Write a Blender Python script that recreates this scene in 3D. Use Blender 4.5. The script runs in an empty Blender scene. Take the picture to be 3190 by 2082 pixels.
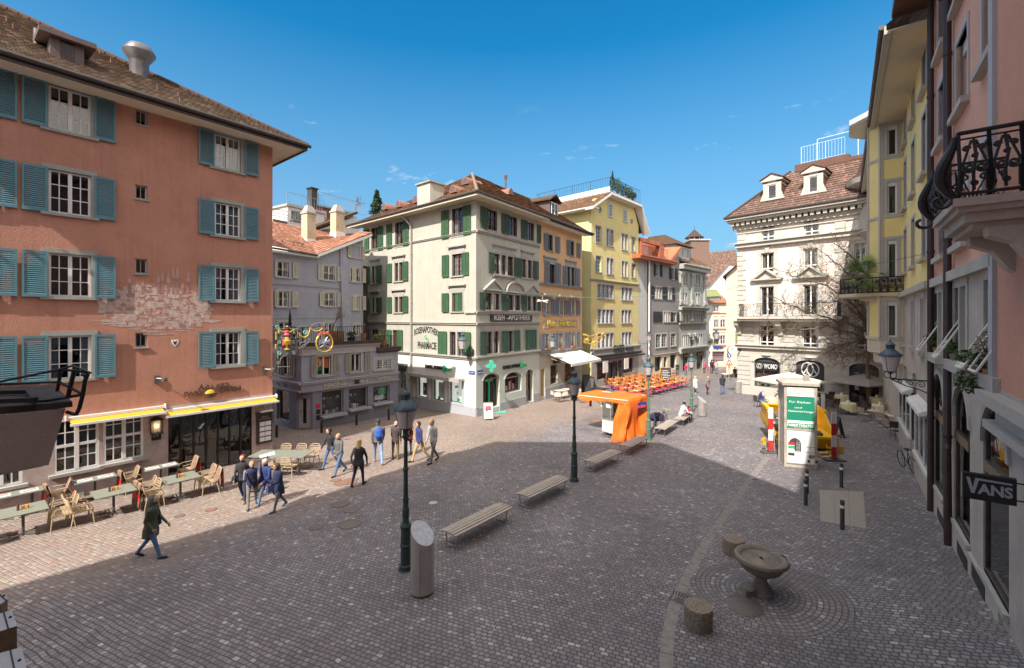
import bpy,bmesh,math,random
import numpy as np
from mathutils import Vector,Matrix
random.seed(7)
R=math.radians
SC=bpy.context.scene
#camera, sky, sun
FOC,CX,HY,CZ=1380.0,1595.0,991.5,5.6
cam=bpy.data.objects.new('camera',bpy.data.cameras.new('camera'))
SC.collection.objects.link(cam)
cam.location=(0,0,CZ);cam.rotation_euler=(R(90),0,0)
cam.data.lens=36*FOC/3190;cam.data.sensor_width=36
cam.data.shift_y=-(1041-HY)/3190
cam.data.clip_start=0.05;cam.data.clip_end=2000
SC.camera=cam
SUN_AZ,SUN_EL=27.8,44.5
LDIR=Vector((math.sin(R(SUN_AZ))*math.cos(R(SUN_EL)),math.cos(R(SUN_AZ))*math.cos(R(SUN_EL)),-math.sin(R(SUN_EL))))
sun=bpy.data.objects.new('sun',bpy.data.lights.new('sun','SUN'))
SC.collection.objects.link(sun)
sun.data.energy=3.8;sun.data.angle=R(0.5);sun.data.color=(1.0,0.93,0.84)
sun.rotation_euler=LDIR.to_track_quat('-Z','Y').to_euler()
W=bpy.data.worlds.new('World');SC.world=W;W.use_nodes=True
nt=W.node_tree;N=nt.nodes;LK=nt.links
bg=N['Background']
sky=N.new('ShaderNodeTexSky');sky.sky_type='NISHITA';sky.sun_disc=False
sky.sun_elevation=R(SUN_EL);sky.sun_rotation=R(180+SUN_AZ);sky.altitude=400
sky.air_density=1.0;sky.dust_density=0.3;sky.ozone_density=2.5
hs=N.new('ShaderNodeHueSaturation');hs.inputs['Saturation'].default_value=1.2;hs.inputs['Hue'].default_value=0.487
gn=N.new('ShaderNodeMix');gn.data_type='RGBA';gn.blend_type='MULTIPLY';gn.inputs[0].default_value=1;gn.inputs[7].default_value=(0.40,0.56,0.66,1);LK.new(sky.outputs[0],gn.inputs[6]);LK.new(gn.outputs[2],hs.inputs['Color'])
tc=N.new('ShaderNodeTexCoord');mp=N.new('ShaderNodeMapping');mp.inputs['Scale'].default_value=(5,5,16)
LK.new(tc.outputs['Generated'],mp.inputs[0])
nz=N.new('ShaderNodeTexNoise');nz.inputs['Scale'].default_value=1.6;nz.inputs['Detail'].default_value=7;nz.inputs['Roughness'].default_value=0.62
LK.new(mp.outputs[0],nz.inputs['Vector'])
cr=N.new('ShaderNodeValToRGB');cr.color_ramp.elements[0].position=0.63;cr.color_ramp.elements[1].position=0.78
LK.new(nz.outputs[0],cr.inputs[0])
sx=N.new('ShaderNodeSeparateXYZ');LK.new(tc.outputs['Generated'],sx.inputs[0])
mr=N.new('ShaderNodeMapRange');mr.inputs[1].default_value=0.44;mr.inputs[2].default_value=0.30;mr.inputs[3].default_value=0;mr.inputs[4].default_value=0.75
LK.new(sx.outputs[2],mr.inputs[0])
mm=N.new('ShaderNodeMath');mm.operation='MULTIPLY';LK.new(cr.outputs[0],mm.inputs[0]);LK.new(mr.outputs[0],mm.inputs[1])
mx=N.new('ShaderNodeMix');mx.data_type='RGBA';LK.new(mm.outputs[0],mx.inputs[0]);LK.new(hs.outputs[0],mx.inputs[6])
mx.inputs[7].default_value=(3.3,3.4,3.5,1)
mx2=N.new('ShaderNodeMix');mx2.data_type='RGBA';mr2=N.new('ShaderNodeMapRange');mr2.inputs[1].default_value=0.52;mr2.inputs[2].default_value=0.02;mr2.inputs[3].default_value=0;mr2.inputs[4].default_value=0.95
LK.new(sx.outputs[2],mr2.inputs[0]);LK.new(mr2.outputs[0],mx2.inputs[0]);LK.new(hs.outputs[0],mx2.inputs[6]);mx2.inputs[7].default_value=(1.0,1.62,2.15,1)
LK.new(mx2.outputs[2],mx.inputs[6])
#added bright white sky overhead and behind the camera, unseen, to lift the shade
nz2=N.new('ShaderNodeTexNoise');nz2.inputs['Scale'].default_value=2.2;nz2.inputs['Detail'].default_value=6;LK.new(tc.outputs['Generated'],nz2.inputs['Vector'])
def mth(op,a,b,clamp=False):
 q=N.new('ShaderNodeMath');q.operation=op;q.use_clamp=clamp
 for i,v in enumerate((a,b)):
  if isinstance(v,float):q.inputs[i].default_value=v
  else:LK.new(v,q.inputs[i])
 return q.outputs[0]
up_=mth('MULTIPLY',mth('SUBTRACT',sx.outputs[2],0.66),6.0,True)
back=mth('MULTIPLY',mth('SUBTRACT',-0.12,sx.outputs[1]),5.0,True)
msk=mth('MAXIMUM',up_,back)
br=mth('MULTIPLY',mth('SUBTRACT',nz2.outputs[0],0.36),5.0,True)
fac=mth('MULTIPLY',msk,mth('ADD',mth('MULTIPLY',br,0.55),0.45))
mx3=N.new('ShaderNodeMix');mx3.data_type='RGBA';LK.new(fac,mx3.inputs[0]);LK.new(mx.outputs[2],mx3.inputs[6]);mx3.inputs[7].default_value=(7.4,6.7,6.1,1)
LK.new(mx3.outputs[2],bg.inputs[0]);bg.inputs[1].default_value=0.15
SC.view_settings.view_transform='Standard';SC.view_settings.look='None'
SC.view_settings.exposure=1.05;SC.view_settings.gamma=1.0;SC.view_settings.use_curve_mapping=False
SC.cycles.max_bounces=6;SC.cycles.diffuse_bounces=4;SC.cycles.glossy_bounces=3;SC.cycles.transparent_max_bounces=10
SC.cycles.transmission_bounces=3;SC.cycles.use_denoising=True;SC.cycles.sample_clamp_indirect=6
SC.cycles.caustics_reflective=False;SC.cycles.caustics_refractive=False
#measuring
def clampf(x,a=0.0,b=1.0):return max(a,min(b,x))
def gz(x,y):
 return-(0.037*y-0.012*x)+0.08*clampf(12-y,0,8)*clampf((x-5.5)/2.5)
def G(px,py,h=0.0):
 u=(px-CX)/FOC;v=(py-HY)/FOC;y=10.0
 for _ in range(60):
  y=0.5*y+0.5*(CZ-h-gz(u*y,y))/v
 return Vector((u*y,y,gz(u*y,y)+h))
def onground(x,y):return Vector((x,y,gz(x,y)))
#materials
MATS={}
class NB:
 def __init__(s,m):
  s.m=m;m.use_nodes=True;s.t=m.node_tree;s.p=s.t.nodes['Principled BSDF']
 def n(s,typ,ins=(),**kw):
  q=s.t.nodes.new('ShaderNode'+typ)
  for k,v in kw.items():setattr(q,k,v)
  for k,v in(ins.items()if isinstance(ins,dict)else enumerate(ins)):
   if v is None:continue
   if isinstance(v,bpy.types.NodeSocket):s.t.links.new(v,q.inputs[k])
   else:q.inputs[k].default_value=v
  return q
 def math(s,op,a,b=None,c=None):return s.n('Math',[a,b,c],operation=op).outputs[0]
 def ramp(s,fac,stops,interp='LINEAR'):
  q=s.n('ValToRGB',[fac]);e=q.color_ramp;e.interpolation=interp
  while len(e.elements)<len(stops):e.elements.new(0.5)
  for el,(p,c)in zip(e.elements,stops):
   el.position=p;el.color=(*c,1)if len(c)==3 else c
  return q.outputs[0]
 def mix(s,f,a,b,mode='MIX'):
  q=s.n('Mix',data_type='RGBA',blend_type=mode)
  for k,v in((0,f),(6,a),(7,b)):
   if isinstance(v,bpy.types.NodeSocket):s.t.links.new(v,q.inputs[k])
   else:q.inputs[k].default_value=v if k==0 else((*v,1)if len(v)==3 else v)
  return q.outputs[2]
 def noise(s,vec,scale,detail=4,rough=0.55):return s.n('TexNoise',{'Vector':vec,'Scale':scale,'Detail':detail,'Roughness':rough}).outputs[0]
 def set(s,name,v):
  if isinstance(v,bpy.types.NodeSocket):s.t.links.new(v,s.p.inputs[name])
  else:s.p.inputs[name].default_value=(*v,1)if isinstance(v,tuple)and len(v)==3 else v
 def bump(s,h,strength=0.4,dist=0.02):
  s.set('Normal',s.n('Bump',{'Height':h,'Strength':strength,'Distance':dist}).outputs[0])
def mat(name,col,rough=0.75,var=0.12,scale=3.0,bump=0.0,bscale=60,metal=0.0,streak=0.0,spec=0.35,dirt=0.0):
 if name in MATS:return MATS[name]
 m=bpy.data.materials.new(name);b=NB(m);MATS[name]=m
 co=b.n('TexCoord').outputs['Object']
 n1=b.noise(co,scale,5);n2=b.noise(co,scale*9,3)
 f=b.math('ADD',b.math('MULTIPLY',n1,0.65),b.math('MULTIPLY',n2,0.35))
 f=b.n('MapRange',[f,0.36,0.64,0.0,1.0]).outputs[0]
 c=b.mix(f,tuple(x*(1-var)for x in col),tuple(min(1,x*(1+var))for x in col))
 if streak:
  v=b.n('Mapping',{'Vector':co,'Scale':(7,7,0.35)}).outputs[0]
  k=b.n('MapRange',[b.noise(v,1.0,4),0.5,0.75,0,streak]).outputs[0]
  c=b.mix(k,c,tuple(x*0.5 for x in col))
 if dirt:
  k=b.n('MapRange',[b.noise(co,1.1,7,0.68),0.52,0.72,0,dirt]).outputs[0]
  c=b.mix(k,c,(col[0]*.45,col[1]*.43,col[2]*.4))
 b.set('Base Color',c);b.set('Roughness',rough);b.set('Metallic',metal);b.set('Specular IOR Level',spec)
 if bump:b.bump(b.noise(co,bscale,3,0.6),bump,0.02)
 return m
def glass_mat(name,tint=(0.75,0.8,0.82),ior=2.0):
 m=bpy.data.materials.new(name);MATS[name]=m;b=NB(m)
 fr=b.math('MULTIPLY',b.n('Fresnel',{'IOR':ior}).outputs[0],b.math('SUBTRACT',1.0,b.n('NewGeometry').outputs['Backfacing']))
 co=b.n('TexCoord').outputs['Object']
 bu=b.n('Bump',{'Height':b.noise(co,1.3,2),'Strength':0.12,'Distance':0.05}).outputs[0]
 tr=b.n('BsdfTransparent',{'Color':(*tint,1)}).outputs[0]
 gl=b.n('BsdfGlossy',{'Roughness':0.01,'Normal':bu}).outputs[0]
 mxs=b.n('MixShader',{0:fr,1:tr,2:gl}).outputs[0]
 b.t.links.new(mxs,b.t.nodes['Material Output'].inputs[0])
 return m
def tile_mat(name,c1,c2,c3,w=0.18,h=0.16,moss=0.3):
 m=bpy.data.materials.new(name);MATS[name]=m;b=NB(m)
 uv=b.n('TexCoord').outputs['UV'];s=b.n('SeparateXYZ',[uv]);u,v=s.outputs[0],s.outputs[1]
 row=b.math('FLOOR',b.math('DIVIDE',v,h));uu=b.math('ADD',b.math('DIVIDE',u,w),b.math('MULTIPLY',row,0.5))
 cell=b.math('FLOOR',uu);fx=b.math('FRACT',uu)
 rnd=b.n('TexWhiteNoise',[b.n('CombineXYZ',[cell,row,0.0]).outputs[0]],noise_dimensions='3D').outputs[0]
 c=b.ramp(rnd,[(0.0,c1),(0.45,c2),(0.85,c3),(1.0,tuple(x*1.5 for x in c3))])
 co=b.n('TexCoord').outputs['Object']
 k=b.n('MapRange',[b.noise(co,1.6,6,0.65),0.45,0.7,0,moss]).outputs[0]
 c=b.mix(k,c,(0.05,0.045,0.03))
 edge=b.n('MapRange',[b.math('ABSOLUTE',b.math('SUBTRACT',fx,0.5)),0.40,0.5,0,1]).outputs[0]
 c=b.mix(b.math('MULTIPLY',edge,0.7),c,tuple(x*0.25 for x in c1))
 b.set('Base Color',c);b.set('Roughness',0.9);b.set('Specular IOR Level',0.2)
 hgt=b.math('ADD',b.math('SINE',b.math('MULTIPLY',fx,math.pi)),b.math('MULTIPLY',rnd,0.7))
 b.bump(hgt,0.9,0.03)
 return m
def cobble_mat(name,polar=False,w=0.122,h=0.094,rot=-24.0,warm=True,light=0.0):
 m=bpy.data.materials.new(name);MATS[name]=m;b=NB(m)
 pos=b.n('NewGeometry').outputs['Position']if not polar else b.n('TexCoord').outputs['Object']
 wob=b.n('TexNoise',{'Vector':pos,'Scale':0.35,'Detail':3}).outputs[1]
 wob2=b.n('TexNoise',{'Vector':pos,'Scale':2.6,'Detail':3}).outputs[1]
 if not polar:
  p=b.n('Mapping',{'Vector':pos,'Rotation':(0,0,R(-rot))}).outputs[0]
  p=b.n('VectorMath',[p,b.n('VectorMath',[b.n('VectorMath',[wob,(0.5,0.5,0.5)],operation='SUBTRACT').outputs[0],(0.1,0.16,0)],operation='MULTIPLY').outputs[0]],operation='ADD').outputs[0]
  p=b.n('VectorMath',[p,b.n('VectorMath',[b.n('VectorMath',[wob2,(0.5,0.5,0.5)],operation='SUBTRACT').outputs[0],(0.14,0.08,0)],operation='MULTIPLY').outputs[0]],operation='ADD').outputs[0]
  s=b.n('SeparateXYZ',[p]);X,Y=s.outputs[0],s.outputs[1]
 else:
  s=b.n('SeparateXYZ',[pos]);r=b.math('SQRT',b.math('ADD',b.math('POWER',s.outputs[0],2.0),b.math('POWER',s.outputs[1],2.0)))
  ang=b.math('ARCTAN2',s.outputs[1],s.outputs[0])
  rr=b.math('FLOOR',b.math('DIVIDE',r,h))
  Y=r;X=b.math('MULTIPLY',ang,b.math('MULTIPLY',b.math('ADD',rr,0.5),h))
 yy=b.math('DIVIDE',Y,h);row=b.math('FLOOR',yy);fy=b.math('FRACT',yy)
 off=b.n('TexWhiteNoise',{'W':row},noise_dimensions='1D').outputs[0]
 xx=b.math('ADD',b.math('DIVIDE',X,w),b.math('ADD',b.math('MULTIPLY',row,0.5),b.math('MULTIPLY',off,0.35)))
 cell=b.math('FLOOR',xx);fx=b.math('FRACT',xx)
 cv=b.n('CombineXYZ',[cell,row,0.0]).outputs[0]
 wn=b.n('TexWhiteNoise',[cv],noise_dimensions='2D');rnd=wn.outputs[0]
 rnd2=b.n('TexWhiteNoise',[b.n('CombineXYZ',[row,cell,3.0]).outputs[0]],noise_dimensions='3D').outputs[0]
 ex=b.math('MULTIPLY',b.math('SUBTRACT',0.5,b.math('ABSOLUTE',b.math('SUBTRACT',fx,0.5))),w/h)
 ey=b.math('SUBTRACT',0.5,b.math('ABSOLUTE',b.math('SUBTRACT',fy,0.5)))
 e=b.math('SMOOTH_MIN',ex,ey,0.16)
 big=b.noise(pos,0.22,3);mid=b.noise(pos,0.8,4)
 jw=b.math('MULTIPLY',b.noise(pos,1.1,3),0.09)
 mask=b.n('MapRange',[b.math('SUBTRACT',e,jw),0.0,0.11,0,1]).outputs[0]
 col=b.ramp(rnd,[(0.0,(0.15,0.143,0.153)),(0.25,(0.175,0.168,0.178)),(0.5,(0.195,0.178,0.18)),(0.66,(0.21,0.2,0.21)),(0.78,(0.225,0.185,0.178)),(0.86,(0.225,0.218,0.228)),(0.95,(0.27,0.262,0.265)),(1.0,(0.40,0.39,0.39))],'LINEAR')
 g2=b.n('MapRange',[mid,0.52,0.66,0,1]).outputs[0]
 pale=b.math('MULTIPLY',b.math('MULTIPLY',b.math('GREATER_THAN',rnd2,0.74),g2),0.55)
 col=b.mix(pale,col,(0.33,0.315,0.31))
 grain=b.noise(pos,90,3,0.7)
 col=b.mix(1.0,col,b.ramp(grain,[(0.25,(0.72,0.72,0.72)),(0.75,(1.25,1.25,1.25))]),'MULTIPLY')
 if warm:
  sp=b.n('SeparateXYZ',[pos]);d=b.math('ADD',b.math('MULTIPLY',sp.outputs[0],0.797),b.math('MULTIPLY',sp.outputs[1],-0.604))
  k=b.n('MapRange',[b.math('ADD',d,b.math('MULTIPLY',big,3.0)),-14.0,-11.5,1,0]).outputs[0]
  k2=b.n('MapRange',[b.math('ADD',d,b.math('MULTIPLY',mid,3.0)),-19.0,-13.5,0.55,0]).outputs[0]
  red=b.ramp(rnd,[(0,(0.2,0.13,0.1)),(0.35,(0.23,0.19,0.16)),(0.6,(0.3,0.18,0.13)),(0.8,(0.22,0.21,0.17)),(1,(0.36,0.27,0.21))])
  col=b.mix(b.math('MULTIPLY',k,0.75),col,red)
  jc=b.mix(k,(0.095,0.088,0.085),(0.30,0.25,0.2))
 else:jc=(0.11,0.10,0.097)
 col=b.mix(b.n('MapRange',[b.noise(pos,0.55,7,0.7),0.54,0.68,0,0.4]).outputs[0],col,(0.10,0.09,0.09))
 tone=b.ramp(big,[(0.3,(0.92,0.9,0.94)),(0.5,(1.15,1.13,1.17)),(0.7,(1.32,1.3,1.34))])
 col=b.mix(1.0,col,tone,'MULTIPLY')
 if light:col=b.mix(1.0,col,(1-light,1-light,1-light),'MULTIPLY')
 c=b.mix(mask,jc,col)
 b.set('Base Color',c);b.set('Roughness',b.math('ADD',0.62,b.math('MULTIPLY',rnd2,0.3)));b.set('Specular IOR Level',0.3)
 hh=b.math('ADD',b.math('MULTIPLY',mask,1.0),b.math('ADD',b.math('MULTIPLY',b.math('MULTIPLY',rnd2,mask),0.45),b.math('MULTIPLY',grain,0.25)))
 b.bump(hh,0.75,0.018)
 return m
#mesh building
COL=SC.collection
class MB:
 """collects shapes in a local frame (s along, o out, z up) and links them as one mesh object"""
 def __init__(s,T=None):s.v=[];s.f=[];s.mi=[];s.T=T or Matrix.Identity(4);s.uv={};s.sm=[]
 def add(s,vs,fs,mi=0,smooth=False,uvs=None):
  b=len(s.v);T=s.T
  s.v+=[T@Vector(p)for p in vs]
  for k,f in enumerate(fs):
   if uvs:s.uv[len(s.f)]=uvs[k]
   s.f.append([b+i for i in f]);s.mi.append(mi);s.sm.append(smooth)
  return s
 def box(s,x0,x1,y0,y1,z0,z1,mi=0):
  return s.add([(x0,y0,z0),(x1,y0,z0),(x1,y1,z0),(x0,y1,z0),(x0,y0,z1),(x1,y0,z1),(x1,y1,z1),(x0,y1,z1)],[(0,3,2,1),(4,5,6,7),(0,1,5,4),(1,2,6,5),(2,3,7,6),(3,0,4,7)],mi)
 def hexa(s,p,mi=0):
  return s.add(p,[(0,3,2,1),(4,5,6,7),(0,1,5,4),(1,2,6,5),(2,3,7,6),(3,0,4,7)],mi)
 def prism(s,poly,a,b,axis='o',mi=0):
  n=len(poly)
  g={'o':lambda p,t:(p[0],t,p[1]),'z':lambda p,t:(p[0],p[1],t),'s':lambda p,t:(t,p[0],p[1])}[axis]
  return s.add([g(p,a)for p in poly]+[g(p,b)for p in poly],[tuple(range(n-1,-1,-1)),tuple(range(n,2*n))]+[(i,(i+1)%n,n+(i+1)%n,n+i)for i in range(n)],mi)
 def tube(s,pts,r,n=8,mi=0,caps=True,closed=False):
  pts=[Vector(p)for p in pts];m=len(pts);rs=r if isinstance(r,(list,tuple))else[r]*m
  vs=[];up=None
  for i,p in enumerate(pts):
   a=pts[(i-1)%m if closed else max(i-1,0)];c=pts[(i+1)%m if closed else min(i+1,m-1)]
   d=c-a;d=d.normalized()if d.length>1e-9 else Vector((0,0,1))
   if up is None:up=Vector((0,0,1))if abs(d.z)<0.9 else Vector((1,0,0))
   x=d.cross(up)
   if x.length<1e-4:x=d.cross(Vector((0.3,1,0.2)))
   x.normalize();y=x.cross(d);up=y
   for k in range(n):
    t=2*math.pi*(k+0.5)/n
    vs.append(p+(x*math.cos(t)+y*math.sin(t))*rs[i])
  fs=[(i*n+k,i*n+(k+1)%n,((i+1)%m)*n+(k+1)%n,((i+1)%m)*n+k)for i in range(m if closed else m-1)for k in range(n)]
  s.add(vs,fs,mi,n>5)
  if caps and not closed:
   b=len(s.v)-len(vs)
   s.f+=[[b+k for k in range(n)],[b+(m-1)*n+k for k in reversed(range(n))]];s.mi+=[mi,mi];s.sm+=[False,False]
  return s
 def lathe(s,prof,n=24,c=(0,0,0),mi=0,smooth=True,sx=1.0,sy=1.0,flat=0.0):
  vs=[(c[0]+r*sx*math.cos(2*math.pi*(k+flat)/n),c[1]+r*sy*math.sin(2*math.pi*(k+flat)/n),c[2]+z)for r,z in prof for k in range(n)]
  m=len(prof)
  fs=[(i*n+k,i*n+(k+1)%n,(i+1)*n+(k+1)%n,(i+1)*n+k)for i in range(m-1)for k in range(n)]
  fs+=[tuple(reversed(range(n))),tuple((m-1)*n+k for k in range(n))]
  return s.add(vs,fs,mi,smooth)
 def build(s,name,mats,parent=None,loc=None,sharp=None):
  if loc is None:loc=parent['_o']if(parent and'_o' in parent)else(0,0,0)
  L=Vector(loc)
  me=bpy.data.meshes.new(name);me.from_pydata([tuple(p-L)for p in s.v],[],s.f)
  for m in(mats if isinstance(mats,(list,tuple))else[mats]):me.materials.append(MATS[m]if isinstance(m,str)else m)
  me.polygons.foreach_set('material_index',s.mi);me.polygons.foreach_set('use_smooth',s.sm)
  if s.uv:
   ul=me.uv_layers.new(name='uv')
   for fi,us in s.uv.items():
    for k,li in enumerate(me.polygons[fi].loop_indices):ul.data[li].uv=us[k]
  else:
   bm=bmesh.new();bm.from_mesh(me);bmesh.ops.recalc_face_normals(bm,faces=bm.faces);bm.to_mesh(me);bm.free()
  if any(s.sm):
   try:me.set_sharp_from_angle(angle=R(40))
   except Exception:pass
  o=bpy.data.objects.new(name,me);COL.objects.link(o)
  if parent is not None:o.parent=parent;o['_o']=tuple(L)
  else:
   o.location=L;o['_o']=tuple(L)
  return o
def tag(o,label=None,cat=None,group=None,kind=None):
 if label:o['label']=label
 if cat:o['category']=cat
 if group:o['group']=group
 if kind:o['kind']=kind
 return o
def thing(name,label,cat,loc=(0,0,0),rz=0.0,group=None,local=False):
 """an Empty at the base; children built in world coordinates unless local"""
 o=bpy.data.objects.new(name,None);COL.objects.link(o);o.location=loc;o.rotation_euler=(0,0,rz);o.empty_display_size=0.3
 o['_o']=(0.0,0.0,0.0)if local else tuple(loc)
 return tag(o,label,cat,group)
def copy_tree(o,loc=None,rz=None,label=None,scale=None,mats=None):
 c=o.copy();COL.objects.link(c);c.parent=None
 if loc is not None:c.location=loc
 if rz is not None:c.rotation_euler=(0,0,rz)
 if label:c['label']=label
 if scale:c.scale=(scale,scale,scale)
 def rec(src,dst):
  for ch in src.children:
   d=ch.copy();COL.objects.link(d);d.parent=dst;rec(ch,d)
 rec(o,c);return c
def slope_rot(o,x,y,rz):
 """stand upright things straight; nothing to tilt"""
 o.location=onground(x,y);o.rotation_euler=(0,0,rz);return o
#facades
class Fac:
 """a vertical wall plane through P running towards a vanishing point; e points to the picture's right, n out of the wall"""
 def __init__(s,P,vp,flip=False):
  d=Vector(((vp-CX)/FOC,1.0)).normalized()
  e=-d if flip else d
  s.P=Vector((P[0],P[1]));s.e=e;s.n=Vector((e.y,-e.x))
  s.T=Matrix(((e.x,s.n.x,0,s.P.x),(e.y,s.n.y,0,s.P.y),(0,0,1,0),(0,0,0,1)))
 def off(s,o):
  q=Fac.__new__(Fac);q.e=s.e;q.n=s.n;q.P=s.P+s.n*o;q.T=s.T@Matrix.Translation((0,o,0));return q
 def s_(s,px,o=0.0):
  u=(px-CX)/FOC;P=s.P+s.n*o
  return(u*P.y-P.x)/(s.e.x-u*s.e.y)
 def D(s,px,o=0.0):
  return(s.P+s.n*o+s.e*s.s_(px,o)).y
 def z_(s,px,py,o=0.0):return CZ+(HY-py)*s.D(px,o)/FOC
 def pt(s,ss,o=0.0,z=0.0):
  q=s.P+s.e*ss+s.n*o;return Vector((q.x,q.y,z))
 def g(s,ss,o=0.0):q=s.pt(ss,o);return gz(q.x,q.y)
def arc(a,b,zt,zs,n=10):
 c=(a+b)/2;h=zt-zs;w=(b-a)/2
 return[(c-w*math.cos(math.pi*k/n),zs+h*math.sin(math.pi*k/n))for k in range(n+1)]
def wall(fr,s0,s1,z0,z1,ops,depth=0.22,mb=None,mi=0,rmi=None):
 """wall face with real openings and reveals; ops: (a,b,c,d[,spring]) with an optional arch springing height"""
 mb=mb or MB(fr.T);rmi=mi if rmi is None else rmi
 ss=sorted({s0,s1}|{x for o in ops for x in o[:2]if s0<x<s1});zs=sorted({z0,z1}|{x for o in ops for x in o[2:4]if z0<x<z1})
 for i in range(len(ss)-1):
  j=0
  while j<len(zs)-1:
   cs,cz=(ss[i]+ss[i+1])/2,(zs[j]+zs[j+1])/2
   if any(o[0]<cs<o[1]and o[2]<cz<o[3]for o in ops):j+=1;continue
   k=j+1
   while k<len(zs)-1 and not any(o[0]<cs<o[1]and o[2]<(zs[k]+zs[k+1])/2<o[3]for o in ops):k+=1
   mb.add([(ss[i],0,zs[j]),(ss[i+1],0,zs[j]),(ss[i+1],0,zs[k]),(ss[i],0,zs[k])],[(0,1,2,3)],mi);j=k
 for o in ops:
  a,b,c,d=o[:4];sp=o[4]if len(o)>4 else None
  top=arc(a,b,d,sp)if sp is not None else[(a,d),(b,d)]
  path=[(a,c)]+top+[(b,c)]
  n=len(path)
  mb.add([(p[0],0,p[1])for p in path]+[(p[0],-depth,p[1])for p in path],[(i,(i+1)%n,n+(i+1)%n,n+i)for i in range(n)],rmi)
  if sp is not None:
   for i in range(len(top)-1):
    (x1,y1),(x2,y2)=top[i],top[i+1]
    mb.add([(x1,0,y1),(x2,0,y2),(x2,0,d+1e-4),(x1,0,d+1e-4)],[(0,1,2,3)],mi)
 return mb
def casement(par,fr,a,b,c,d,fm='white_frame',nc=2,mx=2,mz=3,rec=0.14,bar=0.055,mun=0.022,transom=None,glass='glass',name='frame',arch=None,curtain=None,opened=None):
 """window frame with casements and glazing bars, a pane behind, perhaps curtains"""
 f=MB(fr.T);o0,o1=-rec,-rec+0.05
 f.box(a,a+bar,o0,o1,c,d);f.box(b-bar,b,o0,o1,c,d);f.box(a+bar,b-bar,o0,o1,c,c+bar)
 if arch is None:f.box(a+bar,b-bar,o0,o1,d-bar,d)
 else:
  pts=arc(a+bar/2,b-bar/2,d-bar/2,arch);f.tube([(p[0],(o0+o1)/2,p[1])for p in pts],bar/2,6)
  f.box(a+bar,b-bar,o0,o1,arch-bar/2,arch+bar/2)
 ztop=(arch if arch is not None else d)-bar/2
 w=(b-a)/nc
 for i in range(1,nc):f.box(a+i*w-bar*.75,a+i*w+bar*.75,o0+.003,o1+.012,c+bar,ztop)
 segs=[(c,d if arch is None else arch)]
 if transom:
  zt=c+(segs[0][1]-c)*transom;f.box(a+bar,b-bar,o0+.002,o1+.006,zt-bar*.6,zt+bar*.6)
 zz0,zz1=c+bar,ztop
 for k in range(1,mz):
  z=zz0+(zz1-zz0)*k/mz;f.box(a+bar,b-bar,o0+.012,o0+.03,z-mun/2,z+mun/2)
 for i in range(nc):
  for k in range(1,mx):
   x=a+w*i+w*k/mx;f.box(x-mun/2,x+mun/2,o0+.010,o0+.032,zz0,zz1)
 fo=f.build(name,fm,par)
 g=MB(fr.T);y=o0+.02
 if arch is None:g.box(a+.01,b-.01,y-.004,y,c+.01,d-.01)
 else:g.prism([(a+.01,c+.01)]+arc(a+.01,b-.01,d-.01,arch)+[(b-.01,c+.01)],y-.004,y,'o')
 g.build('pane',glass,par)
 if curtain:
  cm,frac=curtain if isinstance(curtain,tuple)else(curtain,0.5);frac=min(1,frac*random.uniform(.5,1.2));cm=random.choice((cm,cm,'curtain_white','curtain_beige','curtain_grey'))
  q=MB(fr.T);n=18
  for(x0,x1)in((a+.03,a+.03+(b-a)*frac/2),(b-.03-(b-a)*frac/2,b-.03)):
   q=MB(fr.T);vs=[]
   for i in range(n+1):
    x=x0+(x1-x0)*i/n;yy=o0-.08-.018*math.sin(i*1.9)
    vs+=[(x,yy,c+.02),(x,yy,(arch or d)-.02)]
   q.add(vs,[(2*i,2*i+2,2*i+3,2*i+1)for i in range(n)],0,True)
   q.build('curtain',cm,par)
 return fo
def shutter(par,fr,a,b,c,d,m,o=0.05,slats=None,mid=True,name='shutter'):
 q=MB(fr.T);w=0.055;o+=random.uniform(0,.04);t0,t1=o,o+0.04
 if b-a<.3:w=.04
 q.box(a,a+w,t0,t1,c,d);q.box(b-w,b,t0,t1,c,d);q.box(a+w,b-w,t0,t1,c,c+.1);q.box(a+w,b-w,t0,t1,d-.08,d)
 if mid:q.box((a+b)/2-.018,(a+b)/2+.018,t0+.002,t1+.004,c+.1,d-.08)
 n=slats or max(8,int((d-c)/0.075));h=(d-c-.18)/n
 for i in range(n):
  z=c+.1+i*h
  q.hexa([(a+w,t0+.022,z),(b-w,t0+.022,z),(b-w,t0+.032,z+.004),(a+w,t0+.032,z+.004),(a+w,t0-.004,z+h*.72),(b-w,t0-.004,z+h*.72),(b-w,t0+.006,z+h*.80),(a+w,t0+.006,z+h*.80)])
 return q.build(name,m,par)
def trim(par,fr,a,b,c,d,m,tw=0.14,proud=0.03,sill=True,top=None,name='window',sm=None,sillh=.09,sillo=.10):
 """stone surround; this is the 'window' part that carries frame, pane, sill, shutters"""
 q=MB(fr.T);tt=tw if top is None else top
 q.box(a-tw,a,-.12,proud,c,d);q.box(b,b+tw,-.12,proud,c,d);q.box(a-tw,b+tw,-.12,proud+.004,d,d+tt)
 if not sill:q.box(a-tw,b+tw,-.12,proud+.004,c-tw*.6,c)
 w=q.build(name,m,par)
 if sill:
  k=MB(fr.T);k.box(a-tw-.03,b+tw+.03,-.12,sillo,c-sillh,c);k.build('sill',sm or m,w)
 return w
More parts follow.
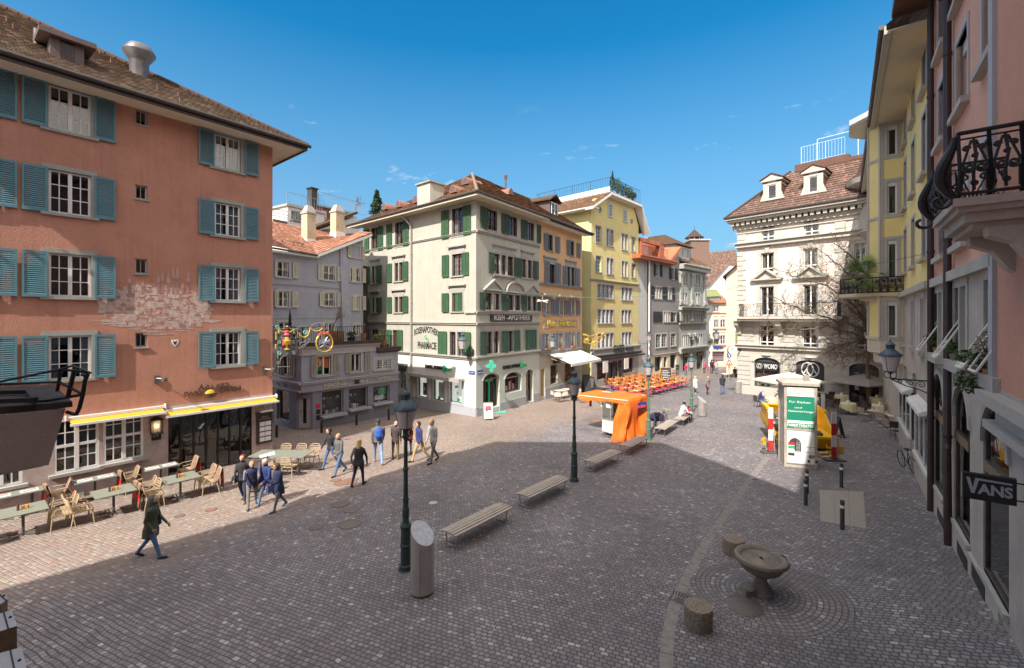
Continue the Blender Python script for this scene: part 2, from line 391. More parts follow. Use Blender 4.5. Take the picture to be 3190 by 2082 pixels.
def window(bld,fr,a,b,c,d,st,**kw):
 p=dict(st);p.update(kw)
 w=trim(bld,fr,a,b,c,d,p.get('tm','stone_trim'),p.get('tw',.13),p.get('proud',.03),p.get('sill',True),p.get('top'),sm=p.get('sm'),sillh=p.get('sillh',.09),sillo=p.get('sillo',.1))
 mull=p.get('mull',[])
 xs=[a]+[a+(b-a)*m for m in mull]+[b]
 for i in range(len(xs)-1):
  x0=xs[i]+(p.get('mw',.06)if i else 0);x1=xs[i+1]-(p.get('mw',.06)if i<len(xs)-2 else 0)
  casement(w,fr,x0,x1,c,d,p.get('fm','white_frame'),p.get('nc',2),p.get('mx',2),p.get('mz',3),p.get('rec',.14),p.get('bar',.055),p.get('mun',.022),p.get('transom'),p.get('glass','glass'),curtain=p.get('curtain'),arch=p.get('arch'))
 if mull:
  q=MB(fr.T)
  for m in mull:
   x=a+(b-a)*m;q.box(x-p.get('mw',.06),x+p.get('mw',.06),-.14,p.get('proud',.03)+.002,c,d)
  q.build('mullion',p.get('tm','stone_trim'),w)
 for(x0,x1)in p.get('sh',[]):shutter(w,fr,x0,x1,c-.02,d+.02,p.get('smat','green_shutter'),slats=p.get('slats'),mid=p.get('mid',True))
 return w
def tiles(T,quad,m,name,par,pitch=0.28,thick=0.035,overlap=0.0):
 """sloping roof face as overlapping courses; quad: eave left, eave right, ridge right, ridge left (world points)"""
 A,B,C,Dd=[Vector(q)for q in quad]
 q=MB();up=((Dd-A)+(C-B))/2;L=up.length;n=max(3,int(L/pitch))
 e=(B-A).normalized();nrm=e.cross(up).normalized()
 if nrm.z<0:nrm=-nrm
 for i in range(n):
  t0,t1=i/n,(i+1)/n
  a0=A.lerp(Dd,t0);b0=B.lerp(C,t0);a1=A.lerp(Dd,t1);b1=B.lerp(C,t1)
  lo=nrm*thick;hi=nrm*0.006
  ua=(a0-A).dot(e);ub=(b0-A).dot(e);ua1=(a1-A).dot(e);ub1=(b1-A).dot(e)
  v0,v1=t0*L,t1*L-1e-3
  q.add([a0+lo,b0+lo,b1+hi,a1+hi,a0,b0],[(0,1,2,3),(4,5,1,0)],0,False,[[(ua,v0),(ub,v0),(ub1,v1),(ua1,v1)],[(ua,v0),(ub,v0),(ub,v0+.01),(ua,v0+.01)]])
 return q.build(name,m,par)
def text(par,fr,a,b,z,h,string,m,o=0.02,depth=0.02,name='lettering',scale_w=True,font_shear=0.0,bold=0.0,arch=0.0,top=True):
 """letters standing on the wall between a and b, h high from z"""
 cu=bpy.data.curves.new('t','FONT');cu.body=string;cu.extrude=depth/2/max(h,.01);cu.size=1.0;cu.shear=font_shear;cu.offset=bold;cu.resolution_u=3
 ob=bpy.data.objects.new('t',cu);COL.objects.link(ob)
 bpy.context.view_layer.update()
 me=bpy.data.meshes.new_from_object(ob.evaluated_get(bpy.context.evaluated_depsgraph_get()))
 bpy.data.objects.remove(ob);bpy.data.curves.remove(cu)
 xs=[v.co.x for v in me.vertices];ys=[v.co.y for v in me.vertices]
 x0,x1,y0,y1=min(xs),max(xs),min(ys),max(ys)
 kx=(b-a)/(x1-x0);ky=h/(y1-y0)
 L=Vector(par['_o'])if'_o' in par else Vector((0,0,0))
 for v in me.vertices:
  t=(v.co.x-x0)/(x1-x0)
  v.co=fr.T@Vector((a+(v.co.x-x0)*kx,o+v.co.z*h,z+(v.co.y-y0)*ky+arch*4*t*(1-t)))-L
 me.materials.clear();me.materials.append(MATS[m]if isinstance(m,str)else m)
 ob=bpy.data.objects.new(name,me);COL.objects.link(ob);ob.parent=par;ob['_o']=tuple(L)
 return ob

#shared materials
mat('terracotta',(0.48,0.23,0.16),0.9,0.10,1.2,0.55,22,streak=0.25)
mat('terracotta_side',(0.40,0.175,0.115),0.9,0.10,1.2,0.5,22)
mat('granite_pink',(0.46,0.36,0.33),0.85,0.2,2.5,0.5,45,dirt=0.3)
mat('stone_trim',(0.40,0.38,0.35),0.85,0.1,2,0.2,50,dirt=0.25)
mat('grey_trim',(0.33,0.325,0.30),0.85,0.1,2,0.2,50,dirt=0.2)
mat('white_frame',(0.72,0.70,0.68),0.5,0.05)
mat('blue_shutter',(0.105,0.225,0.265),0.55,0.1,2)
mat('green_shutter',(0.05,0.115,0.058),0.6,0.15,3)
mat('dgreen_shutter',(0.055,0.10,0.07),0.6,0.15,3)
mat('cream_shutter',(0.50,0.47,0.40),0.6,0.08,3)
mat('taupe_shutter',(0.30,0.285,0.24),0.6,0.08,3)
mat('greyblue_shutter',(0.17,0.19,0.23),0.6,0.1,3)
mat('dark_shutter',(0.035,0.035,0.04),0.6,0.1,3)
mat('gutter',(0.06,0.05,0.045),0.5,0.15)
mat('brown_pipe',(0.055,0.035,0.032),0.45,0.15)
mat('wood_soffit',(0.62,0.55,0.45),0.8,0.05)
mat('soffit_cream',(0.55,0.50,0.38),0.8,0.06,dirt=0.2)
mat('dark_metal',(0.025,0.025,0.028),0.45,0.2)
mat('zinc',(0.16,0.15,0.15),0.4,0.15,metal=0.5)
mat('interior',(0.035,0.03,0.027),0.95,0.4,0.8)
mat('curtain_white',(0.62,0.61,0.60),0.9,0.05)
mat('curtain_grey',(0.36,0.36,0.38),0.9,0.08)
mat('curtain_beige',(0.50,0.44,0.35),0.9,0.08)
mat('awning_yellow',(0.62,0.37,0.03),0.8,0.06)
mat('awning_cream',(0.76,0.73,0.66),0.8,0.04)
mat('white_metal',(0.72,0.71,0.68),0.45,0.05)
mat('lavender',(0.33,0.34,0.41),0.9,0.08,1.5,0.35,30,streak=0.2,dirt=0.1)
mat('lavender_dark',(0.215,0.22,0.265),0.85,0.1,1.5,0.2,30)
mat('lav_trim',(0.40,0.39,0.40),0.8,0.06)
mat('pale_green',(0.45,0.44,0.375),0.9,0.05,0.8,0.25,30,streak=0.3,dirt=0.18)
mat('white_plaster',(0.66,0.66,0.63),0.85,0.03,1,0.1,30)
mat('mint_plaster',(0.55,0.59,0.54),0.85,0.04,1,0.1,30)
mat('plinth_grey',(0.38,0.39,0.42),0.85,0.06,1,0.2,30,dirt=0.15)
mat('orange_plaster',(0.66,0.42,0.23),0.9,0.06,1,0.2,30,streak=0.25,dirt=.1)
mat('yellow_plaster',(0.64,0.54,0.24),0.9,0.05,1,0.25,25,streak=0.25,dirt=.1)
mat('yellow_side',(0.66,0.60,0.30),0.9,0.05,1,0.2,25)
mat('brown_frame',(0.13,0.06,0.04),0.5,0.15)
mat('wood_door',(0.38,0.24,0.12),0.55,0.15,5)
mat('black_paint',(0.02,0.02,0.022),0.5,0.15)
mat('gold',(0.75,0.55,0.12),0.35,0.1,metal=0.3)
mat('bronze_green',(0.10,0.22,0.17),0.6,0.2)
mat('sign_green',(0.02,0.42,0.16),0.5,0.03)
mat('mint_sign',(0.08,0.52,0.36),0.5,0.03)
mat('sign_blue',(0.03,0.07,0.32),0.4,0.03)
mat('paper',(0.78,0.77,0.75),0.7,0.03)
mat('red_cloth',(0.50,0.03,0.05),0.8,0.08)
mat('letter_grey',(0.42,0.40,0.36),0.6,0.05)
mat('slate',(0.05,0.05,0.055),0.7,0.2)
mat('brick_cream',(0.52,0.44,0.30),0.9,0.2,8,0.6,25,dirt=0.3)
mat('concrete',(0.36,0.34,0.31),0.9,0.12,2,0.3,30,dirt=0.35)
mat('copper_new',(0.52,0.17,0.08),0.45,0.15,1,metal=0.35)
mat('copper_aged',(0.26,0.13,0.095),0.7,0.2,3);mat('ridge_tile',(0.20,0.15,0.11),0.9,0.3,6);mat('copper_old',(0.22,0.38,0.32),0.6,0.1)
mat('skin',(0.52,0.30,0.22),0.6,0.04)
glass_mat('glass');glass_mat('glass_shop',(0.85,0.88,0.88),1.4)
tile_mat('roof_brown',(0.14,0.10,0.075),(0.19,0.135,0.10),(0.25,0.18,0.13),0.2,0.3,0.35)
tile_mat('roof_old',(0.12,0.075,0.05),(0.20,0.12,0.075),(0.30,0.17,0.10),0.17,0.25,0.45)
tile_mat('roof_red',(0.29,0.13,0.085),(0.36,0.17,0.11),(0.42,0.22,0.15),0.2,0.3,0.12)
tile_mat('roof_choc',(0.12,0.075,0.06),(0.16,0.10,0.08),(0.20,0.125,0.10),0.25,0.33,0.1)
cobble_mat('cobbles');cobble_mat('cobbles_ring',True,0.12,0.1,0,False,0.1)
#the ground: one sloping sheet of setts
q=MB();xs=[-90,-40,-20,-10,0]+[5.5+i*.5 for i in range(0,6)]+[12,16,24,40,70,120];ys=[-40,-10,0]+[4+i for i in range(0,9)]+[20,40,80,140]
idx={}
for i,x in enumerate(xs):
 for j,y in enumerate(ys):idx[i,j]=len(q.v);q.v.append(Vector((x,y,gz(x,y))))
for i in range(len(xs)-1):
 for j in range(len(ys)-1):q.f.append([idx[i,j],idx[i+1,j],idx[i+1,j+1],idx[i,j+1]]);q.mi.append(0);q.sm.append(False)
tag(q.build('ground','cobbles'),kind='structure')
def patch(name,pts,m,h=0.004,kind='structure',label=None,cat=None):
 q=MB();q.add([(p[0],p[1],gz(p[0],p[1])+h)for p in pts],[tuple(range(len(pts)))])
 return tag(q.build(name,m),label,cat,kind=kind)
#RED BUILDING
Pc=G(849,1421);RED=Fac(Pc,2690)
S,Z=RED.s_,RED.z_
bld=thing('terracotta_house','terracotta plastered house with blue louvred shutters and a restaurant on its ground floor','building',Pc)
z0=Pc.z-1.2;zt=Z(853,450);zs=Z(509,1268)
s_l=S(-700)
wins=[]
rowB=[(Z(153,261),Z(153,399)),(Z(153,525),Z(153,661)),(Z(153,787),Z(153,924)),(Z(153,1047),Z(153,1187))]
cB=(S(151),S(284));cC=(S(669),S(749));shB=[(S(67),S(147)),(S(293),S(359))];shC=[(S(617),S(666)),(S(761),S(803))]
wB=cB[1]-cB[0];dA=S(-10)-S(359-67+67);offA=S(53)-S(359)
rowC=[(Z(668,414),Z(668,520)),(Z(668,628),Z(668,731)),(Z(668,830),Z(668,937)),(Z(668,1035),Z(668,1143))]
rowS=[(Z(421,338),Z(421,384)),(Z(421,574),Z(421,618)),(Z(421,805),Z(421,852)),(Z(421,1037),Z(421,1083))]
ops=[]
for i in range(4):
 for k in(0,1):ops.append((cB[0]+offA*k,cB[1]+offA*k,rowB[i][1],rowB[i][0]))
 ops.append((cC[0],cC[1],rowC[i][1],rowC[i][0]));ops.append((S(421),S(459),rowS[i][1],rowS[i][0]))
wall(RED,s_l,0,zs,zt,ops,0.2).build('wall','terracotta',bld)
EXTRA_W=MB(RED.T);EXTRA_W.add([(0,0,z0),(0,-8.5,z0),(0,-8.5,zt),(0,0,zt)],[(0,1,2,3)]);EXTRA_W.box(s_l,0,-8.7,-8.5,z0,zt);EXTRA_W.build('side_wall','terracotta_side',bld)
q=MB(RED.T);q.box(s_l,-.4,-8.3,-.75,z0,zt);q.build('interior','interior',bld)
stR=dict(tm='grey_trim',tw=.17,top=.16,fm='white_frame',mx=2,mz=3,rec=.12,bar=.07,mun=.03,smat='blue_shutter',mid=False,slats=20)
for i in range(4):
 for k in(0,1):
  o=offA*k
  w=window(bld,RED,cB[0]+o,cB[1]+o,rowB[i][1],rowB[i][0],stR,sh=[(shB[0][0]+o,shB[0][1]+o),(shB[1][0]+o,shB[1][1]+o)],curtain=('curtain_grey',[.0,.0,.15,.5][i])if i>1 else None)
 window(bld,RED,cC[0],cC[1],rowC[i][1],rowC[i][0],stR,sh=shC,curtain=('curtain_grey',[.75,.8,.9,.9][i]))
 w=MB(RED.T);a,b,c,d=S(421),S(459),rowS[i][1],rowS[i][0]
 w.box(a-.05,b+.05,-.03,.05,c-.05,c)
 w=w.build('window','grey_trim',bld);casement(w,RED,a,b,c,d,'letter_grey',1,2,1,.14,.05)
#ground floor in pinkish granite, with openings
gf=[(S(166),S(308),Z(166,1480),Z(166,1312)),(S(321),S(447),Z(321,1447),Z(321,1287)),(S(-70),S(70),Z(66,1507),Z(66,1395)+.8),(S(524),S(785),Z(660,1492),Z(524,1290))]
GFZ=gf[3][3]+.12
wall(RED,s_l,0,z0,zs,gf,0.25).build('stone_base','granite_pink',bld)
for(a,b,c,d)in gf[:3]:
 w=MB(RED.T);w.box(a-.12,b+.12,-.05,.16,c-.1,c);w=w.build('sill','stone_trim',bld)
 casement(bld,RED,a,b,c,d,'white_frame',2,2,4,.06,.08,.035,.5,name='restaurant_window')
a,b,c,d=gf[3]
q=MB(RED.T)
for i in range(8):
 x=a+(b-a)*i/7;q.box(x-.035,x+.035,-.14,-.04,c,d)
q.box(a,b,-.14,-.045,d-.08,d);q.box(a,b,-.14,-.045,c,c+.1);q.build('glass_front','dark_metal',bld)
q=MB(RED.T);q.box(a,b,-.1,-.09,c+.1,d);q.build('pane','glass',bld)
q=MB(RED.T);q.box(a-.1,b+.1,-.05,.22,c-.12,c);q.build('step','stone_trim',bld)
#joints of the ashlar base
q=MB(RED.T)
for x in(S(480),S(330),S(250),S(150),S(100)):q.box(x-.008,x+.008,0,.004,z0+1,Z(300,1500))
q.box(S(205),S(262),0,.03,Z(205,1600)-.6,Z(205,1507));q.build('base_blocks','stone_trim',bld)
#roof
ez=Z(853,450)-.16;ov=1.12;tp=math.tan(R(31.4));RT=ez+.12
def rp(s,o):return RED.pt(s,o,RT+(ov-o)*tp)
D_=10.5
tiles(None,[rp(s_l,ov),rp(ov,ov),rp(ov-D_,ov-D_),rp(s_l,ov-D_)],'roof_brown','roof',bld,.27,.04)
q=MB();a1,a2=rp(ov,ov),RED.pt(ov,-9.5,RT);top=rp(ov-D_,ov-D_)
q.add([a1,a2,top],[(0,1,2)]);q.add([RED.pt(s_l,-12,RT),a2,top,rp(s_l,ov-D_)],[(0,1,2,3)]);q.build('roof_back','roof_choc',bld)
q=MB(RED.T);q.box(s_l,ov-.05,0,ov-.05,ez-.02,ez+.02);q.box(0,ov-.05,-9,0,ez-.02,ez+.02);q.build('soffit','wood_soffit',bld)
q=MB(RED.T);q.box(s_l,ov,ov-.05,ov,ez-.1,ez+.14);q.box(ov-.05,ov,-9,ov-.05,ez-.1,ez+.14);q.build('fascia','brown_pipe',bld)
q=MB(RED.T);q.tube([(s_l,ov+.09,ez+.1),(ov+.1,ov+.09,ez+.1)],.085,10)
for i in range(30):q.tube([(ov-.4-i*.9-.04,ov+.09,ez+.1),(ov-.4-i*.9,ov+.09,ez+.1)],.095,10)
q.build('gutter','gutter',bld)
q=MB();n=34
for i in range(n):
 p0=rp(ov-D_*i/n,ov-D_*i/n);p1=rp(ov-D_*(i+1.12)/n,ov-D_*(i+1.12)/n)
 q.tube([p0+Vector((0,0,.03)),p1+Vector((0,0,.07))],[.12,.09],8)
q.build('hip_ridge','roof_choc',bld)
mat('roof_fitting',(0.12,0.085,0.085),0.6,0.15)
def roof_at(px,py):
 lo,hi=ov,ov-D_
 for _ in range(40):
  m=(lo+hi)/2;s=RED.s_(px,m);p=rp(s,m);y=HY-(p.z-CZ)*FOC/p.y
  if y>py:lo=m
  else:hi=m
 return s,m,p.z
#louvred dormer
s1,o1,zz=roof_at(156,172);s2=RED.s_(262,o1)
dm=MB(RED.T);dm.box(s1+.25,s2-.25,o1-2.5,o1,zz-.2,zz+.62);dm.box(s1,s1+.25,o1-2.2,o1+.03,zz-.4,zz+.66);dm.box(s2-.25,s2,o1-2.2,o1+.03,zz-.4,zz+.66)
dm.hexa([(s1-.3,o1+.3,zz+.66),(s2+.3,o1+.3,zz+.66),(s2+.3,o1-2.6,zz+1.0),(s1-.3,o1-2.6,zz+1.0),(s1-.3,o1+.3,zz+.84),(s2+.3,o1+.3,zz+.84),(s2+.3,o1-2.6,zz+1.2),(s1-.3,o1-2.6,zz+1.2)])
dmo=dm.build('dormer','roof_fitting',bld)
dm=MB(RED.T)
for i in range(8):dm.hexa([(s1+.3,o1+.01,zz+.04+i*.07),(s2-.3,o1+.01,zz+.04+i*.07),(s2-.3,o1+.05,zz+.02+i*.07),(s1+.3,o1+.05,zz+.02+i*.07),(s1+.3,o1+.01,zz+.055+i*.07),(s2-.3,o1+.01,zz+.055+i*.07),(s2-.3,o1+.05,zz+.035+i*.07),(s1+.3,o1+.05,zz+.035+i*.07)])
dm.build('louvre','zinc',dmo)
s3,o3,z3=roof_at(115,138);q=MB(RED.T);q.tube([(s3,o3,z3-.2),(s3,o3,z3+.55)],.1,10);q.build('vent_pipe','zinc',bld)
s3,o3,z3=roof_at(434,232);q=MB(RED.T);q.lathe([(.34,-.6),(.34,.5),(.36,.54),(.58,.88),(.58,.94),(.40,1.22),(.36,1.22),(.34,1.18)],28,(s3,o3,z3));q.build('ventilator','zinc',bld)
q=MB(RED.T)
for px,py in((20,68),(40,92),(310,168),(345,197),(490,281),(555,303),(560,322),(780,370)):
 a,b,c=roof_at(px,py);q.tube([(a,b,c),(a,b+.02,c+.22),(a,b+.1,c+.2)],.02,5)
q.build('snow_hook','copper_aged',bld)
#awnings (folded cassettes)
def cassette(par,x0,x1,z,name):
 q=MB(RED.T);q.box(x0,x1,0,.16,z,z+.09,0);q.box(x0-.03,x0,0,.2,z-.02,z+.15,0);q.box(x1,x1+.03,0,.2,z-.02,z+.15,0)
 q.hexa([(x0+.08,.15,z-.03),(x1-.08,.15,z-.03),(x1-.08,.5,z-.12),(x0+.08,.5,z-.12),(x0+.08,.15,z-.01),(x1-.08,.15,z-.01),(x1-.08,.5,z-.10),(x0+.08,.5,z-.10)],1)
 q.box(x0+.05,x1-.05,.5,.56,z-.17,z-.09,0)
 return q.build(name,['white_metal','awning_yellow'],par)
tagz=Z(509,1262)
aw=thing('awning','folded yellow awning over the grid windows of the terracotta house','awning',RED.pt(S(350),.2,tagz),group='yellow awnings');cassette(aw,S(205),S(511),tagz-.1,'cassette')
aw=thing('awning','longer folded yellow awning over the glass restaurant front','awning',RED.pt(S(680),.2,tagz),group='yellow awnings');cassette(aw,S(500),S(857),tagz-.28,'cassette')
#restaurant lettering
lt=thing('restaurant_sign','dark metal restaurant lettering with a small yellow pan on the terracotta wall','sign',RED.pt(S(660),.05,Z(660,1215)))
mat('sign_iron',(0.09,0.06,0.05),0.5,0.2)
for txt,a,b,zz,h in(("A",617,634,1216,19),("D",641,652,1213,13),("L",658,668,1211,13),("E",674,685,1209,12),("R'S",688,713,1206,13),("SWISS",571,630,1236,14),("C",680,694,1225,18),("HUCHI",697,749,1221,14)):
 text(lt,RED,S(a),S(b),Z(a,zz),h*RED.D(a)/FOC,txt,'sign_iron',.05,.05,bold=.015)
q=MB(RED.T);c=((S(638)+S(672))/2,.06,Z(655,1230));q.lathe([(.02,-.12),(.16,-.09),(.24,.03),(.24,.06),(.2,.06),(0,.02)],16,c,sy=.5);q.tube([(c[0]+.2,.06,c[2]+.02),(c[0]+.45,.06,c[2]+.14)],.02,6);q.build('pan','sign_iron',lt)
q=MB(RED.T);q.lathe([(0,0),(.2,.02),(.17,.1),(.08,.17),(0,.18)],16,(c[0]-.02,.06,c[2]+.05),sy=.5);q.build('pan_filling','awning_yellow',lt)
#wall spotlights
def spot(px,py,lab,rev=1):
 t=thing('wall_spotlight',lab,'lamp',RED.pt(S(px),0,Z(px,py)),group='spotlights on the terracotta wall')
 x,z=S(px),Z(px,py);q=MB(RED.T);q.box(x-.08,x+.08,0,.08,z-.14,z+.14);q.build('bracket','zinc',t)
 q=MB(RED.T);q.tube([(x,.05,z+.03),(x+.1,.62,z+.05)],.018,6);q.build('arm','white_metal',t)
 q=MB(RED.T);q.lathe([(.03,-.1),(.1,-.06),(.1,.06),(.05,.1)],12,(x+.1,.66,z+.02));q.build('lamp_head','zinc',t)
spot(487,1181,'grey wall spotlight on an arm between the two awnings');spot(824,1152,'grey wall spotlight on an arm near the corner under the shutter')
#wall lantern (lit), plaque and menu board
t=thing('wall_lantern','black framed wall lantern with a lit bulb beside the restaurant window','lamp',RED.pt(S(484),.15,Z(484,1345)))
a,b,zt_,zb=S(470),S(500),Z(470,1308),Z(470,1350)
q=MB(RED.T)
for x in(a,b):
 for y in(.05,.3):q.box(x-.012,x+.012,y-.012,y+.012,zb,zt_)
for z in(zb,zt_):q.box(a-.03,b+.03,.0,.33,z-.015,z+.015)
q.hexa([(a-.03,0,zt_+.015),(b+.03,0,zt_+.015),(b+.03,.33,zt_+.015),(a-.03,.33,zt_+.015),(a+.1,0,zt_+.1),(b-.1,0,zt_+.1),(b-.1,.2,zt_+.1),(a+.1,.2,zt_+.1)]);q.build('lantern_frame','black_paint',t)
m=bpy.data.materials.new('bulb');b_=NB(m);b_.set('Emission Color',(1.0,0.55,0.2));b_.p.inputs['Emission Strength'].default_value=6;MATS['bulb']=m
q=MB(RED.T);q.lathe([(0,-.06),(.05,-.03),(.05,.04),(0,.07)],12,((a+b)/2,.17,(zb+zt_)/2));q.build('bulb','bulb',t)
q=MB(RED.T);q.box(a,b,.05,.055,zb,zt_);q.build('pane','paper',t)
t=thing('plaque','small black plaque with white lines under the wall lantern','sign',RED.pt(S(485),0,Z(485,1372)))
q=MB(RED.T);q.box(S(472),S(502),0,.02,Z(472,1374),Z(472,1351));q.build('board','black_paint',t)
for i,(w_,tx)in enumerate(((.8,'ADLERS'),(.5,'SEIT 1400'))):text(t,RED,S(485)-.16*w_,S(485)+.16*w_,Z(472,1357)-i*.07,.035,tx,'paper',.022,.004)
t=thing('menu_board','tall brown glazed menu case with four sheets on the corner pier','sign',RED.pt(S(822),0,Z(822,1332)))
a,b,zb,zt_=S(798),S(846),Z(798,1385),Z(798,1290)
q=MB(RED.T);q.box(a,b,0,.08,zb,zt_);q.box(a-.04,b+.04,0,.11,zt_,zt_+.05);q.build('case','brown_pipe',t)
q=MB(RED.T)
for i in range(2):
 for k in range(4):q.box(a+.12+i*(b-a-.2)/2,a+.06+(i+1)*(b-a-.12)/2,.082,.088,zb+.1+k*(zt_-zb-.45)/4,zb+.05+(k+1)*(zt_-zb-.45)/4)
q.build('menu_sheet','paper',t)
text(t,RED,a+.2,b-.2,zt_-.2,.06,"ADLER'S",'letter_grey',.085,.004);text(t,RED,a+.1,b-.1,zt_-.29,.05,'SWISS CHUCHI','letter_grey',.085,.004)
q=MB(RED.T);q.tube([((a+b)/2,.02,zt_+.4),((a+b)/2,.3,zt_+.15)],.02,6);q.box(a+.05,b-.1,.2,.42,zt_+.1,zt_+.17);q.build('picture_light','white_metal',t)
#old-town mural, pale paint on the wall
mat('mural_paint',(0.50,0.33,0.27),0.9,0.2,6);mat('mural_pale',(0.53,0.41,0.36),0.9,0.25,9);mat('mural_dark',(0.37,0.205,0.17),0.9,0.15,6)
mu=thing('mural','faded pale mural of an old town with spires between the window columns','mural',RED.pt(S(490),0,Z(490,960)))
q=MB(RED.T);q2=MB(RED.T);q3=MB(RED.T);rr=random.Random(3)
def half(u):return 52*math.sqrt(max(0,1-u*u))+12
for k in range(900):
 u=rr.uniform(-1,1);px=485+u*172;cy=955+8*u;h=half(u)
 py=cy+rr.uniform(-h,h*1.05)
 w_,h_=rr.uniform(.03,.13),rr.uniform(.03,.09);x,z=S(px),Z(px,py);tgt=rr.choice((q,q2,q2,q3))
 d=.003+.004*rr.random()
 if rr.random()<.8:tgt.prism([(x-w_,z-h_),(x+w_,z-h_),(x+w_,z+h_*.4),(x,z+h_*1.3),(x-w_,z+h_*.4)],0,d)
 else:tgt.box(x-w_,x+w_,0,d,z-.01,z+.01)
for k in range(120):
 u=rr.uniform(-1,1);px=485+u*180+20;py=1000+rr.uniform(-20,55)*(1-abs(u));x,z=S(px),Z(px,py);q2.box(x-rr.uniform(.1,.5),x+.1,0,.003+.004*rr.random(),z-.01,z+.01)
for px,py,h_ in((404,868,.8),(445,868,.6),(494,868,.9),(506,862,1.0),(524,868,.9),(540,858,1.3),(553,858,1.3),(587,868,1.0),(570,885,.5)):
 x,z=S(px),Z(px,915);h_*=.55;q3.box(x-.05,x+.05,0,.009,z,z+h_*.9);q.prism([(x-.06,z+h_*.9),(x+.06,z+h_*.9),(x,z+h_*1.7)],0,.01)
q.build('painting_mid','mural_paint',mu);q2.build('painting_light','mural_pale',mu);q3.build('painting_dark','mural_dark',mu)
x,z=S(545),Z(545,1068);q=MB(RED.T);q.prism([(x-.12,z+.12),(x+.12,z+.12),(x+.12,z),(x,z-.16),(x-.12,z)],0,.012);q.build('shield','paper',mu)
q=MB(RED.T);q.prism([(x-.08,z+.08),(x,z+.03),(x+.08,z+.08),(x+.04,z-.03),(x,z-.1),(x-.04,z-.03)],.012,.016);q.build('shield_bird','black_paint',mu)

def ww(fr,px0,px1,py0,py1,ref=None):
 r=px0 if ref is None else ref
 return fr.s_(px0),fr.s_(px1),fr.z_(r,py1),fr.z_(r,py0)
def band(par,fr,s0,s1,z0,z1,o,m,name='string_course',o0=-.05,cap=True):
 q=MB(fr.T);q.box(s0,s1,o0,o,z0,z1)
 if cap:q.box(s0,s1,o0,o*1.5+.01,z1,z1+(z1-z0)*.3)
 return q.build(name,m,par)
def core(par,fr,s0,s1,z0,z1,a=.6,b=8):
 q=MB(fr.T);q.box(s0,s1,-b,-a,z0,z1);return q.build('interior','interior',par)
#LAVENDER CORNER BLOCK (low) AND HOUSE BEHIND
P=G(971,1338);SKF=Fac(P,2700);P2=SKF.pt(SKF.s_(939));SK=Fac(P2,2700);SKL=Fac(P2,-60,True)
gl=P2.copy();gl.z=gz(P2.x,P2.y)
bld=thing('lavender_shop','low lavender corner building with tattoo and piercing shop windows under a roof terrace','building',gl)
S=SK.s_;Z=SK.z_
zb=gl.z-1.5;z1=Z(939,1196);zc=Z(939,1106.8);ztp=Z(939,1086);e1=S(1174);e2=S(1240)
zband=Z(939,1222)
ops=[ww(SK,988,1031,1111,1172),ww(SK,1094,1123,1103,1160)]
wsm=ww(SK,1169,1217,1122,1153)
sh=[(S(1003),S(1070),Z(1003,1297),Z(1003,1221)),(S(1087),S(1146),Z(1087,1276),Z(1087,1212)),(S(1163),S(1214),Z(1163,1258),Z(1163,1206))]
door=(S(928)+.1,S(966)+.0,Z(928,1330),Z(928,1240))
wall(SK,0,e1,zband,zc,ops).build('wall','lavender',bld)
wall(SK,e1,e2,zband,Z(1174,1100),[wsm]).build('wall','lavender',bld)
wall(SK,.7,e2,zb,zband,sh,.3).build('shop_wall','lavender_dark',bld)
L=SKL.s_;LZ=SKL.z_
lw=ww(SKL,876,906,1112,1174,906);ls=(L(862),L(900),LZ(900,1318),LZ(900,1222))
wall(SKL,-9,0,zband,zc,[lw]).build('wall','lavender',bld)
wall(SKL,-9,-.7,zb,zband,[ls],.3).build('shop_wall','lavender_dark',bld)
#chamfered entrance at the corner
A=SKL.pt(-.7);B=SK.pt(.7);dv=(B-A);CH=Fac(A,0);CH.e=Vector((dv.x,dv.y)).normalized();CH.n=Vector((CH.e.y,-CH.e.x));CH.P=Vector((A.x,A.y));CH.T=Matrix(((CH.e.x,CH.n.x,0,A.x),(CH.e.y,CH.n.y,0,A.y),(0,0,1,0),(0,0,0,1)))
dw=dv.length;gd=gz(A.x,A.y)
wall(CH,0,dw,zb,zband-.45,[(.15,dw-.15,gd+.1,gd+2.15)],.1).build('entrance_wall','lavender_dark',bld)
q=MB(CH.T);q.box(.15,.38,-.1,-.05,gd+.1,gd+2.15);q.box(dw-.38,dw-.15,-.1,-.05,gd+.1,gd+2.15);q.box(.38,dw-.38,-.1,-.05,gd+.1,gd+.35);q.box(.38,dw-.38,-.1,-.05,gd+1.9,gd+2.15);dr=q.build('door','lav_trim',bld)
q=MB(CH.T);q.box(.38,dw-.38,-.09,-.08,gd+.35,gd+1.9);q.build('pane','glass',dr)
q=MB(CH.T);q.tube([(.27,-.03,gd+1.0),(.27,.0,gd+1.15),(.35,.0,gd+1.15)],.015,6);q.build('handle','black_paint',dr)
q=MB(CH.T);q.prism([(-.3,-.5),(.0,.02),(dw/2,.1),(dw,.02),(dw+.3,-.5)],zband-.45,zband,'z');q.build('corner_canopy','lavender_dark',bld)
for fr,s0,s1 in((SK,0,e2),(SKL,-9,0)):
 band(bld,fr,s0,s1,z1-.1,z1+.03,.14,'lav_trim');band(bld,fr,s0,s1,zband-.05,zband+.03,.12,'lav_trim')
for fr,s0,s1 in((SK,0,e1+.2),(SKL,-9,0)):
 q=MB(fr.T);q.box(s0,s1,-.2,.10,zc-.05,zc+.08);q.box(s0,s1,-.2,.06,zc+.08,zc+.42);q.box(s0,s1,-.2,.22,zc+.42,zc+.52);q.build('cornice','lav_trim',bld)
 q=MB(fr.T);q.box(s0,s1,-.3,.3,zc+.52,zc+.72);q.build('terrace_edge','brown_pipe',bld)
